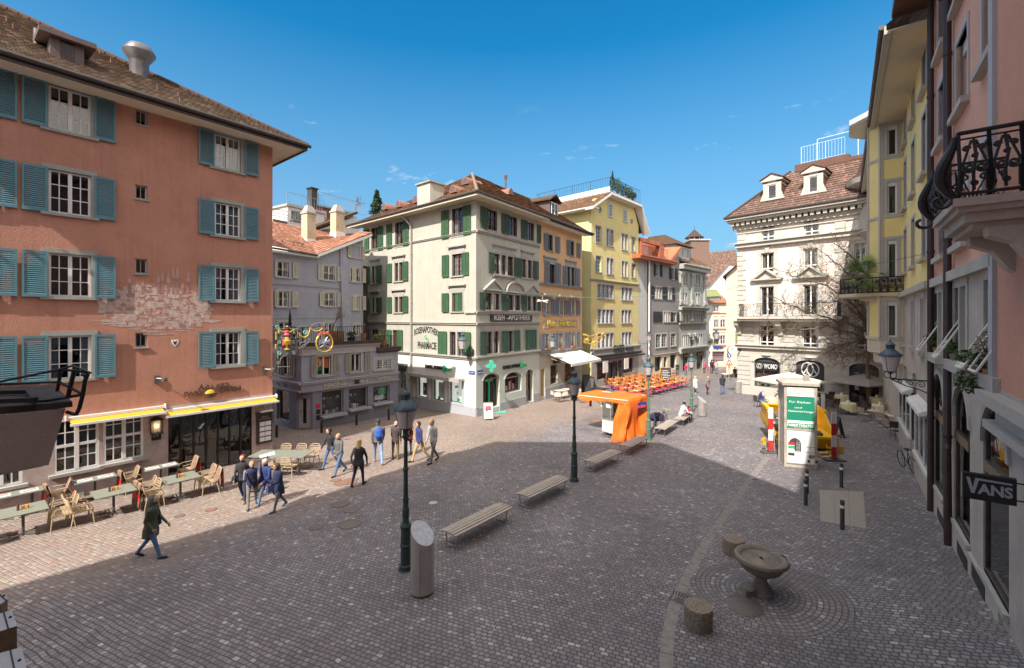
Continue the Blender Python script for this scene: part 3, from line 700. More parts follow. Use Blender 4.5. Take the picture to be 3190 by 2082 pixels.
q=MB(SK.T);zr=Z(1174,1100);q.box(e1,e2+.1,-.2,.1,zr,zr+.12);q.box(e1-.1,e2+.1,-.5,.25,zr+.12,zr+.38);q.build('terrace_edge','brown_pipe',bld)
q=MB(SK.T);q.box(.05,e1,-6,-.32,zc+.5,zc+.6);q.box(e1,e2,-3,-.35,zr+.2,zr+.3);q.build('terrace_floor','concrete',bld)
core(bld,SK,.8,e2-.2,zb,zc+.3,.8,6);q=MB(SKL.T);q.box(-9,-1,-6,-.8,zb,zc+.3);q.build('interior','interior',bld)
stS=dict(tm='lav_trim',tw=.2,fm='white_frame',mx=1,mz=1,smat='taupe_shutter',slats=18,rec=.16)
for(a,b,c,d),(l,r)in zip(ops,(((967,984),(1037,1056)),((1073,1090),(1135,1152)))):
 w=window(bld,SK,a,b,c,d,stS,sh=[(S(l[0]),S(l[1])),(S(r[0]),S(r[1]))])
 q=MB(SK.T)
 if l[0]==967:q.box(a+.06,(a+b)/2-.05,-.2,-.19,c+.3,c+.62);q.box(a+.06,(a+b)/2-.05,-.2,-.19,c+.75,c+.95);q.build('poster','sign_green',w)
window(bld,SK,*wsm,dict(tm='lav_trim',tw=.2,fm='white_frame',nc=2,mx=3,mz=4,rec=.1))
window(bld,SKL,*lw,stS,sh=[(L(856),L(874)),(L(908),L(921))])
mat('shop_back',(0.10,0.10,0.12),0.9,0.5,1.5);mat('wares',(0.32,0.27,0.22),0.8,0.5,6);mat('green_deep',(0.01,0.28,0.12),0.6,0.05)
rr=random.Random(5)
m=bpy.data.materials.new('glow_backing');b_=NB(m);b_.set('Base Color',(.7,.7,.68));b_.set('Emission Color',(1,.97,.9));b_.p.inputs['Emission Strength'].default_value=.22;MATS['glow_backing']=m  # backing glows by itself, standing in for daylight inside the pharmacy windows
def shopwin(par,fr,a,b,c,d,fm,goods=10,back='shop_back',seed=0,gm=('wares','paper','black_paint'),depth=.55,o=-.2,poster=True):
 rr=random.Random(seed)
 q=MB(fr.T);q.box(a-.02,b+.02,-.68,-.66,c-.1,d+.1);q.box(a-.02,b+.02,-.66,-.25,c-.12,c-.02);q.box(a-.05,a-.02,-.68,-.32,c-.12,d+.1);q.box(b+.02,b+.05,-.68,-.32,c-.12,d+.1);q.build('display_back',back,par)
 q=MB(fr.T);q.box(a,a+.05,o,o+.05,c,d);q.box(b-.05,b,o,o+.05,c,d);q.box(a,b,o,o+.05,c,c+.05);q.box(a,b,o,o+.05,d-.05,d);w=q.build('shop_window',fm,par)
 q=MB(fr.T);q.box(a+.01,b-.01,o+.01,o+.018,c,d);q.build('pane','glass_shop',w)
 for i in range(goods):
  x=rr.uniform(a+.1,b-.1);y=rr.uniform(-.6,-.3);s_=rr.uniform(.04,.12);z=c-.02+(rr.choice((0,.3,.6))*(d-c)if i%2 else 0)
  q=MB(fr.T);m=rr.choice(gm);k=i%4
  if k==0:q.box(x-s_,x+s_,y-s_/2,y+s_/2,z,z+s_*2.4)
  elif k==1:q.lathe([(s_*.5,0),(s_*.7,s_),(s_*.3,s_*1.8),(s_*.35,s_*2.4)],8,(x,y,z))
  elif k==2:q.box(x-s_,x+s_,y,y+.01,z+.1,z+.1+s_*2.8)
  else:q.lathe([(0,0),(s_,s_*.5),(s_*.9,s_*1.4),(0,s_*1.9)],8,(x,y,z))
  q.build('display_item',m,w)
 return w
for i,(a,b,c,d)in enumerate(sh):
 shopwin(bld,SK,a,b,c,d,'lav_trim',16,seed=i+10);q=MB(SK.T);q.box(a-.1,b+.1,0,.35,c-.12,c);q.build('sill','plinth_grey',bld)
shopwin(bld,SKL,*ls,'lav_trim',8,seed=3)
a,b,c,d=sh[2]
q=MB(SK.T);q.box(a+.25,b-.35,-.24,-.23,c+.15,c+.95);q.build('poster','paper',bld)
text(bld,SK,a+.35,b-.5,c+.68,.13,'SHOWROOM','black_paint',-.22,.004);text(bld,SK,a+.4,b-.55,c+.46,.13,'UPSTAIRS','black_paint',-.22,.004)
text(bld,SK,a+.1,a+.62,d-.62,.42,'SK','black_paint',-.17,.02,bold=.03);text(bld,SK,a+.62,b-.25,d-.62,.42,'IN.K','sign_green',-.17,.02,bold=.03)
sg=thing('shop_sign','pale raised piercing and tattoo lettering along the lavender fascia','sign',SK.pt(S(1090),.05,Z(1090,1190)))
zl=zband+.06;hh=z1-.1-zband
mat('letter_pale',(0.66,0.62,0.52),0.6,0.03)
for tx,a,b,m in(('PIERCING',1008,1074,'letter_pale'),('SK',1103.5,1119,'black_paint'),('IN.K',1121,1146,'letter_pale'),('TATTOO',1172,1215,'letter_pale')):
 text(sg,SK,S(a),S(b),zl+.03,hh*.62,tx,m,.06,.05,bold=.01)
text(sg,SKL,L(860),L(893),zl+.03,hh*.6,'TATTOO','letter_grey',.06,.05)
for i in range(3):
 q=MB(SK.T);x=S(985);q.box(x,x+.25,0,.02,Z(985,1273)-i*.36,Z(985,1273)-i*.36+.28);q.build('poster',['red_cloth','black_paint','black_paint'][i],bld)
#railings, planters and plants of the roof terrace
def railing(par,fr,s0,s1,z,h=.9,step=.14,o=-.1,m='dark_metal',name='railing'):
 q=MB(fr.T);q.box(s0,s1,o-.02,o+.02,z+h-.03,z+h);q.box(s0,s1,o-.015,o+.015,z+.08,z+.1)
 n=max(2,int(abs(s1-s0)/step))
 for i in range(n+1):
  x=s0+(s1-s0)*i/n;r=.02 if i%8==0 else.008;q.box(x-r,x+r,o-r,o+r,z,z+h)
 return q.build(name,m,par)
railing(bld,SK,.1,e1,zc+.72,.95);railing(bld,SKL,-9,0,zc+.72,.95);railing(bld,SK,e1,e2,zr+.38,.8)
mat('planter_wood',(0.23,0.13,0.07),0.8,0.25,4);mat('pot_clay',(0.40,0.20,0.12),0.8,0.1)
mat('leaf_mid',(0.075,0.13,0.035),0.6,0.35,6);mat('leaf_dark',(0.035,0.075,0.03),0.6,0.35,6);mat('leaf_light',(0.20,0.30,0.05),0.6,0.3,6);mat('bark',(0.16,0.12,0.09),0.9,0.25,8);mat('bark_dark',(0.05,0.04,0.035),0.9,0.25,8);mat('leaf_dry',(0.30,0.19,0.11),0.8,0.3,5)
def leaves(q,c,rx,rz,n,sz,rr,mi=0,shape='ball'):
 for i in range(n):
  while True:
   p=Vector((rr.uniform(-1,1),rr.uniform(-1,1),rr.uniform(-1,1)))
   if p.length<=1:break
  if shape=='cone':k=(1-p.z)/2;p=Vector((p.x*k,p.y*k,p.z))
  pos=Vector(c)+Vector((p.x*rx,p.y*rx,p.z*rz))
  d=Vector((rr.gauss(0,1),rr.gauss(0,1),rr.gauss(0,.7))).normalized();u=d.cross(Vector((rr.gauss(0,1),rr.gauss(0,1),1))).normalized()
  s_=sz*rr.uniform(.6,1.3)
  q.add([pos-d*s_,pos+u*s_*.45,pos+d*s_,pos-u*s_*.45],[(0,1,2,3)],mi)
def plant(loc,h,r,n,sz,mats_,label,cat='plant',name='potted_plant',pot=None,shape='ball',seed=1,group=None,pm='pot_clay',trunk=True,potr=.2,poth=.35):
 rr=random.Random(seed);t=thing(name,label,cat,loc,group=group,local=True);t['_o']=(0,0,0)
 z=0
 if pot=='round':q=MB();q.lathe([(potr*.75,0),(potr,poth),(potr*1.05,poth),(potr*.9,poth*.9),(0,poth*.85)],14);q.build('pot',pm,t);z=poth
 if pot=='box':q=MB();q.box(-potr,potr,-potr*.6,potr*.6,0,poth);q.build('planter',pm,t);z=poth
 if trunk:
  q=MB()
  for k in range(5):a=k*1.3;q.tube([(0,0,z-.05),(math.cos(a)*r*.2,math.sin(a)*r*.2,z+h*.4),(math.cos(a)*r*.6,math.sin(a)*r*.6,z+h*.8)],[.02,.014,.006],5)
  q.build('stem','bark',t)
 q=MB();leaves(q,(0,0,z+h*.55),r,h*.5,n,sz,rr,0,shape);f=q.build('foliage',mats_,t)
 return t
zt_=zc+.62
def at(fr,s,o,z):return tuple(fr.pt(s,o,z))
q=MB(SK.T);q.box(S(1040),S(1082),-.95,-.35,zt_,zt_+.75);tag(q.build('planter_box','planter_wood'),'large brown wooden planter box behind the terrace railing','planter')
def bare_tree(loc,h,label,seed,spread=1.0,m='bark',levels=5,r0=.05,lean=(0,0),name='bare_tree',n0=4,dens=2.4,grp=None,flat=1.0,twig=.004):
 rr=random.Random(seed);t=thing(name,label,'tree',loc,local=True,group=grp);q=MB();tw=MB()
 def grow(p,d,L,r,lv):
  pts=[p];dd=d.copy();n=3
  for i in range(n):dd=(dd+Vector((rr.gauss(0,.16),rr.gauss(0,.16),rr.gauss(.04,.12)))).normalized();pts.append(pts[-1]+dd*L/n)
  (q if lv>=levels-1 else tw).tube(pts,[r,r*.85,r*.72,r*.55],6 if lv>=levels-1 else 3,caps=False)
  if lv<=0:return
  k=rr.randint(2,3)if lv<levels else n0
  for i in range(int(k*dens/2.4+.5)):
   a=rr.uniform(0,6.283);th=rr.uniform(.35,.95)*spread
   x=dd.cross(Vector((0,0,1))if abs(dd.z)<.9 else Vector((1,0,0))).normalized();y=dd.cross(x)
   nd=(dd*math.cos(th)+(x*math.cos(a)+y*math.sin(a))*math.sin(th));nd.y*=flat;nd.normalize()
   grow(pts[rr.randint(1,3)]if lv<levels else pts[-1],nd,L*rr.uniform(.6,.85),max(r*.55,twig),lv-1)
 grow(Vector((0,0,0)),Vector((lean[0],lean[1],1)).normalized(),h,r0,levels)
 q.build('trunk',m,t);tw.build('twigs',m,t);return t
bare_tree(at(SK,S(1050),-.65,zt_+.7),.75,'small bare tree growing from the brown planter box on the terrace',4,1.0,levels=4,r0=.045,lean=(.25,0))
plant(at(SK,S(939+12),-1.2,zt_),.55,.3,160,.07,'leaf_dark','low dark shrub on the terrace near the gilded hanging sign',pot='round',seed=3)
plant(at(SK,S(939+1),-1.5,zt_),1.7,.16,500,.06,'leaf_dark','slim upright conifer on the lavender roof terrace',pot='round',shape='cone',seed=4)
plant(at(SK,S(1107),-.5,zt_),.35,.32,160,.08,'leaf_mid','bushy green plant in a dark bowl behind the terrace railing',pot='round',seed=5,pm='black_paint',potr=.28,poth=.3)
t=plant(at(SK,S(1145),-.5,zt_),.8,.3,26,.05,'bark','leafless sapling in a tall orange clay pot on the terrace',pot='round',seed=6,potr=.2,poth=.55)
plant(at(SK,S(1186),-.35,zr+.38),.75,.32,260,.08,'leaf_light','bright yellow-green bush on the lower end of the terrace',seed=7,pot='round',poth=.2)
plant(at(SK,S(1205),-.35,zr+.38),.9,.35,40,.05,'bark','leafless shrub in a squat clay pot on the lower end of the terrace',pot='round',seed=8,potr=.26,poth=.45)
#gilded hanging sign on the corner of the terracotta house
HS=Fac(RED.pt(.02,.0),RED.P[0],True);HS.e=RED.e.copy();HS.n=RED.n.copy();HS.P=RED.P.copy();HS.T=RED.T.copy();HS=HS.off(.15)
t=thing('hanging_sign','ornate iron hanging sign with gilded urn, garlands and a double eagle in a round wreath','sign',HS.pt(HS.s_(870),0,HS.z_(870,1180)))
s_=HS.s_;z_=HS.z_
def P_(px,py,o=0.0):return(s_(px),o,z_(px,py))
mat('leaf_gilt',(0.70,0.45,0.08),0.35,0.2,8,metal=0.4);mat('iron_pale',(0.30,0.29,0.28),0.5,0.1);mat('verdigris',(0.25,0.62,0.42),0.5,0.1);mat('coral',(0.75,0.10,0.14),0.5,0.1);mat('eagle_silver',(0.36,0.37,0.40),0.45,0.2,8,metal=0.4)
zo=lambda x,y:(840+x/6.469,980+y/6.469)
q=MB(HS.T)
def pl(pts,r=.014):q.tube([P_(*zo(*p))for p in pts],r,5)
for pts in([(160,280),(160,880),(120,880)],[(110,290),(560,290)],[(530,290),(530,760)],[(560,300),(560,460),(620,460)],[(170,380),(240,380),(240,470),(170,470)],[(170,660),(230,660),(230,780),(400,780),(400,710),(290,710),(290,745),(360,745),(360,800)],[(250,520),(250,430),(280,400),(340,385),(400,400),(430,430),(430,720)],[(170,520),(500,520)],[(430,380),(500,380)],[(440,470),(520,470)],[(550,530),(610,530),(610,680),(550,740),(550,530)],[(440,660),(520,660)],[(360,800),(270,840),(220,900),(200,990),(150,990),(150,950),(180,950),(180,1020)],[(160,1060),(400,1050)],[(560,300),(575,245),(640,235),(760,230)],[(830,230),(900,185),(1020,165),(1120,190),(1155,250),(1130,300)],[(610,680),(700,640),(780,560),(815,460),(815,380),(790,330)],[(620,580),(700,550),(750,490)],[(640,640),(680,600)],[(700,620),(720,580)],[(1090,300),(1090,400)],[(270,290),(300,255),(350,245),(400,260),(430,290)],[(900,300),(960,275),(1060,270)]):pl(pts)
q.build('ironwork','iron_pale',t)
q=MB(HS.T)
def gar(pts,r):
 m=[]
 for i in range(len(pts)-1):
  for k in range(6):m.append((pts[i][0]+(pts[i+1][0]-pts[i][0])*k/6,pts[i][1]+(pts[i+1][1]-pts[i][1])*k/6))
 q.tube([P_(*zo(*p))for p in m],[r*(.7+.5*(i%2))for i in range(len(m))],6)
for pts in([(190,300),(240,340),(340,375),(430,350),(490,300)],[(190,300),(185,400)],[(490,300),(488,400)],[(590,370),(620,430),(700,470),(780,420),(810,320),(815,260)],[(815,260),(850,310),(920,340),(1000,330),(1070,275)],[(130,350),(130,540)],[(125,600),(125,700)],[(330,260),(345,235),(360,260)]):gar(pts,.035)
q.build('garland','leaf_gilt',t)
q=MB(HS.T);c=P_(*zo(342,705));k=(z_(*zo(342,460))-c[2]);q.lathe([(.14,0),(.04,.12*k),(.03,.3*k),(.16,.5*k),(.18,.72*k),(.10,.84*k),(.13,.9*k),(.08,1.0*k),(0,1.05*k)],16,c);q.build('urn','leaf_gilt',t)
q=MB(HS.T);
for sx in(-1,1):q.tube([P_(*zo(342+sx*40,480)),P_(*zo(342+sx*65,460)),P_(*zo(342+sx*62,560)),P_(*zo(342+sx*62,620))],[.03,.03,.05,.06],6)
q.lathe([(0,0),(.14,.04),(.1,.14),(0,.16)],10,P_(*zo(342,430)));q.lathe([(0,0),(.1,.04),(.1,.1),(0,.14)],10,P_(*zo(342,375)));q.build('red_drapery','coral',t)
q=MB(HS.T)
def curl(cx,cy,r,a0,a1,w=.02):
 pts=[]
 for i in range(15):f=i/14;a=a0+(a1-a0)*f;rr_=r*(1-.75*f);pts.append(P_(*zo(cx+rr_*math.cos(a),cy+rr_*math.sin(a))))
 q.tube(pts,w,5)
for a in((160,265,45,-3,4),(195,560,35,-2,5),(480,560,35,-1,-8),(190,790,40,-2,5),(480,760,40,2,-5),(710,350,55,-1,6),(740,370,40,3,-4)):curl(*a)
q.build('green_scroll','verdigris',t)
cx,cy,rx,ry=1105,570,165,185
ring=[P_(*zo(cx+rx*math.cos(a),cy+ry*math.sin(a)))for a in[i*2*math.pi/48 for i in range(48)]]
q=MB(HS.T);q.tube(ring,[.035+.012*(i%2)for i in range(48)],6,closed=True);q.build('wreath','leaf_gilt',t)
q=MB(HS.T)
for i in range(17):
 a=math.pi*(.02+.96*i/16);q.tube([P_(*zo(cx+rx*math.cos(a),cy+ry*math.sin(a))),P_(*zo(cx+rx*1.16*math.cos(a+.12),cy+ry*1.15*math.sin(a+.05)))],[.02,.006],4)
q.build('green_sprigs','verdigris',t)
q=MB(HS.T)
for x,y,r in((1040,370,.09),(1170,370,.09),(1105,360,.06),(990,420,.07),(1210,415,.07),(1015,395,.07),(1190,395,.07)):q.lathe([(0,-r),(r,-r*.3),(r,r*.4),(0,r)],8,P_(*zo(x,y)),sy=.5)
q.build('bow','coral',t)
q=MB(HS.T)
for sx in(-1,1):
 for pts in([(20,-30),(45,-90),(60,-110),(85,-85)],[(30,60),(90,100),(120,90)],):q.tube([P_(*zo(cx+sx*p[0],cy+p[1]))for p in pts],[.05,.035,.04,.01][:len(pts)],7)
 for i in range(6):
  a=-1.1+i*.36;q.tube([P_(*zo(cx+sx*25,cy-10)),P_(*zo(cx+sx*(70+30*math.cos(a*.8)),cy+50*math.sin(a)-5)),P_(*zo(cx+sx*(95+35*math.cos(a)),cy+100*math.sin(a)+10))],[.05,.035,.012],5)
q.lathe([(.02,-.24),(.07,-.18),(.05,-.1),(.13,0),(.14,.08),(.05,.16),(0,.18)],12,P_(*zo(cx,cy+20)),sy=.5);q.build('eagle','eagle_silver',t)
#lavender house standing back
P3=SK.pt(S(976),-4.2);LH=Fac(P3,2400);gl=P3.copy();gl.z=gz(P3.x,P3.y)
bld=thing('lavender_house','taller lavender house with red tiled roof standing behind the low corner shop','building',gl)
S=LH.s_;Z=LH.z_;zev=Z(976,800);s1=S(1131);s00=S(835)
W3=[ww(LH,865,899,814,862),ww(LH,866,899,907,956),ww(LH,869,902,1005,1034),ww(LH,1009,1041,827,872),ww(LH,1009,1041,912,954),ww(LH,1011,1036,1008,1060),ww(LH,1092,1119,764,801),ww(LH,1093,1119,834,877),ww(LH,1096,1119,922,965),ww(LH,1100,1119,1012,1045)]
zt2=Z(1131,735)
wall(LH,s00,S(976),gl.z,zev,W3[:3]).build('wall','lavender',bld)
wall(LH,S(976),s1,gl.z,zev,[w for w in W3[3:]if w[3]<zev]).build('wall','lavender',bld)
q=MB(LH.T);k=(zt2-zev)/(s1-S(976))
ga=[w for w in W3[3:]if w[3]>=zev]
q.prism([(S(976),zev),(s1,zev),(s1,zt2)],-.3,0);q.build('gable','lavender',bld)
core(bld,LH,s00,s1+1,gl.z,zev-.1,.6,7)
cc=dict(tm='lav_trim',tw=.16,fm='white_frame',mx=1,mz=2,smat='cream_shutter',slats=13,rec=.1)
SHX={0:[(853,859),(910,927)],1:[(853,866),(908,927)],3:[(989,1004),(1049,1062)],4:[(994,1008),(1049,1066)],6:[(1081,1091),(1126,1134)],7:[(1094,1108),(1127,1137)],8:[(1096,1111),(1128,1137)],5:[(996,1009),(1037,1044)]}
for i,wv in enumerate(W3):
 w=window(bld,LH,*wv,cc,sh=[(S(a),S(b))for a,b in SHX.get(i,[])],curtain=('curtain_beige',.3)if i in(0,3)else None,proud=.03 if i!=6 else.05)
 if i in(0,3,4,7):
  q=MB(LH.T);a,b,c,d=wv
  for k2 in range(5):x=a+(b-a)*k2/4;q.box(x-.01,x+.01,.02,.04,c,c+.35)
  q.box(a,b,.02,.04,c+.33,c+.36);q.build('window_guard','dark_metal',w)
band(bld,LH,s00,S(976),Z(860,887),Z(860,884),.05,'lav_trim');band(bld,LH,S(976),S(1057),Z(976,895),Z(976,892),.05,'lav_trim')
band(bld,LH,s00,S(1120),Z(976,991),Z(976,989),.03,'lav_trim',cap=False)
q=MB(LH.T);x0,x1=S(1057),S(1086);q.hexa([(x0+.2,0,gl.z),(x1+.5,0,gl.z),(x1+.5,.35,gl.z),(x0+.2,.45,gl.z),(x0,0,Z(1057,765)),(x1-.2,0,Z(1057,750)),(x1-.3,.05,Z(1057,755)),(x0,.08,Z(1057,765))]);q.build('buttress','lavender',bld)
def rq(a,b,c,d):return[LH.pt(*a),LH.pt(*b),LH.pt(*c),LH.pt(*d)]
zr0=Z(853,782)
tiles(None,rq((s00,.5,zev+.25),(S(972),.5,zev+.1),(S(1060),-4.5,zev+2.95),(s00,-4.5,zev+2.95)),'roof_red','roof',bld,.3,.04)
#verge slope over the gable
tiles(None,rq((S(972),.5,zev+.1),(S(972)+.01,.4,zev+.1),(s1+.5,-1.0,zt2+.55),(s1+.5,.5,zt2+.3)),'roof_red','roof',bld,.3,.04)
tiles(None,rq((S(974),.45,zev+.12),(s1+.6,.45,zt2+.25),(s1+1.5,-4.6,zev+3.0),(S(1050),-4.6,zev+3.0)),'roof_red','roof',bld,.3,.04)
q=MB(LH.T);a,b=S(974),s1+.5;q.hexa([(a,.0,zev-.1),(b,.0,zt2),(b,.5,zt2),(a,.5,zev-.1),(a,.0,zev+.12),(b,.0,zt2+.22),(b,.5,zt2+.22),(a,.5,zev+.12)]);q.box(s00,a+.2,0,.48,zev-.1,zev+.02);q.build('eaves_board','white_metal',bld)
q=MB(LH.T);q.tube([(s00,.55,zev+.12),(a,.55,zev+.05)],.07,8);q.build('gutter','gutter',bld)
def roofbox(px0,px1,py0,py1,o,name,m,cap=None,capm='concrete',deep=.7,taper=0,fr=LH,base=None,basem='white_plaster',par=None):
 q=MB(fr.T);a,b=fr.s_(px0,o),fr.s_(px1,o);c,d=fr.z_(px0,py1,o),fr.z_(px0,py0,o)
 q.box(a,b,o-deep,o,c,d);w=q.build(name,m,par)
 if base:q=MB(fr.T);q.hexa([(a-.08,o-deep,c-.5),(b+.2,o-deep,c-.5),(b+.2,o+.06,c-.5),(a-.08,o+.06,c-.5),(a-.03,o-deep,c+base),(b+.03,o-deep,c+base),(b+.03,o+.03,c+base),(a-.03,o+.03,c+base)]);q.build('chimney_base',basem,w)
 if cap=='slab':q=MB(fr.T);q.box(a-.1,b+.1,o-deep-.1,o+.1,d,d+.09);q.build('chimney_cap',capm,w)
 if cap=='hood':
  q=MB(fr.T);q.box(a-.06,b+.06,o-deep-.06,o+.06,d,d+.12);m_=(a+b)/2;y_=o-deep/2
  q.hexa([(a-.02,o-deep,d+.12),(b+.02,o-deep,d+.12),(b+.02,o,d+.12),(a-.02,o,d+.12),(m_-.18,y_-.18,d+.65),(m_+.18,y_-.18,d+.65),(m_+.18,y_+.18,d+.65),(m_-.18,y_+.18,d+.65)]);q.build('chimney_cap',capm,w)
 return w
roofbox(957,984,664,752,-1.6,'chimney','brick_cream','hood',base=.2,par=bld)
roofbox(1047,1073,660,724,-1.6,'chimney','brick_cream','hood',base=.1,par=bld)
q=MB(LH.T);o=-2.2;a,b,c,d=LH.s_(868,o),LH.s_(893,o),LH.z_(870,741,o),LH.z_(870,723,o);q.hexa([(a,o,c),(b,o,c),(b,o-.8,d),(a,o-.8,d),(a,o+.1,c+.15),(b,o+.1,c+.15),(b,o-.7,d+.15),(a,o-.7,d+.15)]);q.build('skylight','glass',bld)
q=MB(LH.T)
for px in(877,912,940):x=LH.s_(px,-.5);q.tube([(x,-.5,zev+.7),(x,-.3,zev+.95)],.03,5)
q.tube([(LH.s_(855,-.3),-.3,zev+.95),(LH.s_(945,-.3),-.3,zev+.85)],.02,5);q.build('snow_guard','zinc',bld)
#white stair tower and brick house far behind
P4=LH.pt(S(976),-9);BH=Fac(P4,2450);g4=P4.copy();g4.z=5
bld=thing('white_tower_house','white stair tower with rooftop railing joined to a red brick house above the roofs','building',g4);S=BH.s_;Z=BH.z_
a,b,zt_=S(896),S(938),Z(896,642)
q=MB(BH.T);q.box(a,b+2.4,-4,0,3,zt_);q.build('tower_wall','white_plaster',bld);q=MB(BH.T);q.box(a-.15,b+2.5,-4.1,.15,zt_,zt_+.2);q.build('parapet','stone_trim',bld)
for i in range(3):
 x0=S(904)+i*(S(914)-S(904));window(bld,BH,x0,x0+.5,Z(904,684),Z(904,656),dict(tm='stone_trim',tw=.05,nc=1,mx=1,mz=1,rec=-.02,fm='stone_trim'))
o=-.8;q=MB(BH.T);x0=BH.s_(993,o);x1=BH.s_(1100,o);zz=BH.z_(993,643,o);q.box(x0-.2,x1,-6,o,3,zz);q.build('brick_wall','brick_red',bld)if'brick_red' in MATS else(mat('brick_red',(0.20,0.085,0.07),.9,.3,14,.4,40),q.build('brick_wall','brick_red',bld))
q=MB(BH.T);q.box(x0-.3,x1,-6.1,o+.15,zz,zz+.12);q.build('roof_edge','copper_old',bld)
window(bld,BH.off(o),BH.s_(1005,o),BH.s_(1014,o),BH.z_(1005,685,o),BH.z_(1005,660,o),dict(tm='white_frame',tw=.08,nc=1,mx=2,mz=3,rec=-.03))
railing(bld,BH,a,b+2.2,zt_+.2,1.1,.25,-.1,'iron_pale');railing(bld,BH,x0,x1+1.5,zz+.15,1.3,.25,o,'iron_pale')
w=roofbox(971,989,586,640,-.5,'chimney','slate','slab',fr=BH,par=bld,capm='slate')
q=MB(BH.T);o=1.5;x0,x1,zz=BH.s_(988,o),BH.s_(1107,o),BH.z_(1000,720,o);xm=BH.s_(1108,o);zp=BH.z_(1108,668,o)
q.prism([(x0,zz),(BH.s_(1128,o),BH.z_(1128,700,o)),(xm,zp-.2),(x0,zz)][:3],o-3,o);q.box(BH.s_(1040,o),BH.s_(1128,o),o-3,o,3,zz+.8);q.build('white_gable','white_plaster',bld)
q=MB(BH.T);q.hexa([(x0-.6,o-3,zz-.1),(xm,o-3,zp),(xm,o+.3,zp),(x0-.6,o+.3,zz-.1),(x0-.6,o-3,zz+.12),(xm,o-3,zp+.25),(xm,o+.3,zp+.25),(x0-.6,o+.3,zz+.12)]);q.build('gable_roof','roof_old',bld)
bare_tree(tuple(BH.pt(BH.s_(1107,.5),.5,BH.z_(1107,665,.5))),.8,'small bare pollard tree on a roof terrace beside the brick house',9,.8,levels=4,r0=.06)
rl=thing('terrace_fence','vertical slatted terrace fence with thin rails beside the white tower','fence',BH.pt(S(870),0,Z(870,690)))
q=MB(BH.T)
for i in range(16):x=S(850)+i*(S(894)-S(850))/16;q.box(x,x+.1,0,.03,Z(850,702),Z(850,682))
q.build('slats','bark',rl);q=MB(BH.T)
for y in(651,663,672):q.box(S(850),S(896),.0,.03,Z(850,y),Z(850,y)+.05)
q.build('rails','dark_metal',rl)
#conifer and grey roof behind the pale green house
c=thing('conifer','dark green conifer rising behind the mossy roof','tree',(-18.4,50,5.0),local=True)
q=MB();q.tube([(0,0,0),(0,0,13.2)],[.25,.03],6);q.build('trunk','bark',c)
rr=random.Random(4);q=MB();ctop=CZ+(HY-594)*50/FOC-5.0
for i in range(46):
 z=ctop-i*.13-.1;rad=.12+(ctop-z)*.30
 if z<9:break
 for k in range(6):
  a=rr.uniform(0,6.28);L_=rad*rr.uniform(.5,1.25)
  for j in range(7):f=(j+1)/7;p=Vector((math.cos(a)*L_*f,math.sin(a)*L_*f,z-.25*f*L_+.1*math.sin(f*3)));leaves(q,p,.12,.09,5,.12,rr)
q.build('foliage','leaf_dark',c)
c.location.x=(1174-CX)/FOC*50

#PALE GREEN PHARMACY HOUSE
P=G(1483,1299);GL=Fac(P,-5,True);GR=Fac(P,2560)
bld=thing('pharmacy_house','pale green corner house with green louvred shutters and a pharmacy on its ground floor','building',P)
S=GL.s_;Z=GL.z_;r=1483;zb=P.z-1.5
eL=S(1131);zcor=Z(r,1006);zlow=Z(r,1121.5);zstr=Z(r,717);zev=Z(r,622);zpl=Z(r,1272)
ezz=zev
rows={1:(Z(1400,740),Z(1400,655)),2:(Z(1407,861),Z(1407,794)),3:(Z(1407,971),Z(1407,914)),4:(Z(1402,1110),Z(1402,1034))}
cols={1:((1157,1178),(1136,1151),(1179,1194)),2:((1232,1256),(1206,1222),(1257,1274)),3:((1409,1444),(1377.5,1399.5),(1445,1468))}
cols2={1:((1159,1177),(1141,1153),(1178,1191)),2:((1230,1255),(1207,1222),(1256.5,1273)),3:((1409,1441),(1379,1400),(1441.5,1462))}
ops=[];todo=[]
for c in(1,2,3):
 for rw in(1,2,3,4):
  cc=cols if rw in(1,)else cols2;o,l,rr_=cc[c];z0,z1=rows[rw]
  if rw in(2,3)and c<3:z0,z1=(rows[rw][0]+.0,rows[rw][1]-.05)
  if rw==4:
   if c==3:o,l,rr_=(1402,1444),(1367,1394),(1445.5,1469)
   if c==2:o,l,rr_=(1224,1238),(1202,1222),(1239,1256)
   if c==1:o,l,rr_=(1158,1178),(1141,1153),None
  a,b=S(o[0]),S(o[1]);ops.append((a,b,z0,z1));todo.append((c,rw,a,b,z0,z1,(S(l[0]),S(l[1])),(S(rr_[0]),S(rr_[1]))if rr_ else None))
wall(GL,eL,0,zlow,zev,ops,.2).build('wall','pale_green',bld)
shp=[ww(GL,1300,1331,1168,1236,1300),ww(GL,1348,1383,1174,1245,1348),ww(GL,1399,1440,1181,1251,1399)]
zt_=max(s[3]for s in shp);shp=[(a,b,c,zt_)for a,b,c,d in shp]
sd=ww(GL,1243,1265,1146,1212,1243)
wall(GL,eL,0,zpl,zlow,[(a,b,max(c,zpl+.02),d)for a,b,c,d in shp+[sd]],.3).build('ground_floor_wall','white_plaster',bld)
q=MB(GL.T);q.box(eL,0,-.3,.03,zb,zpl);q.build('plinth','plinth_grey',bld)
q=MB(GL.T);q.box(S(1445),0.0,-.3,.02,zb+.2,zpl+.001);q.build('plinth','plinth_grey',bld)
gs=dict(tm='stone_trim',tw=.13,fm='brown_frame',smat='green_shutter',slats=22,mx=2,mz=4,rec=.16,bar=.05,mun=.02)
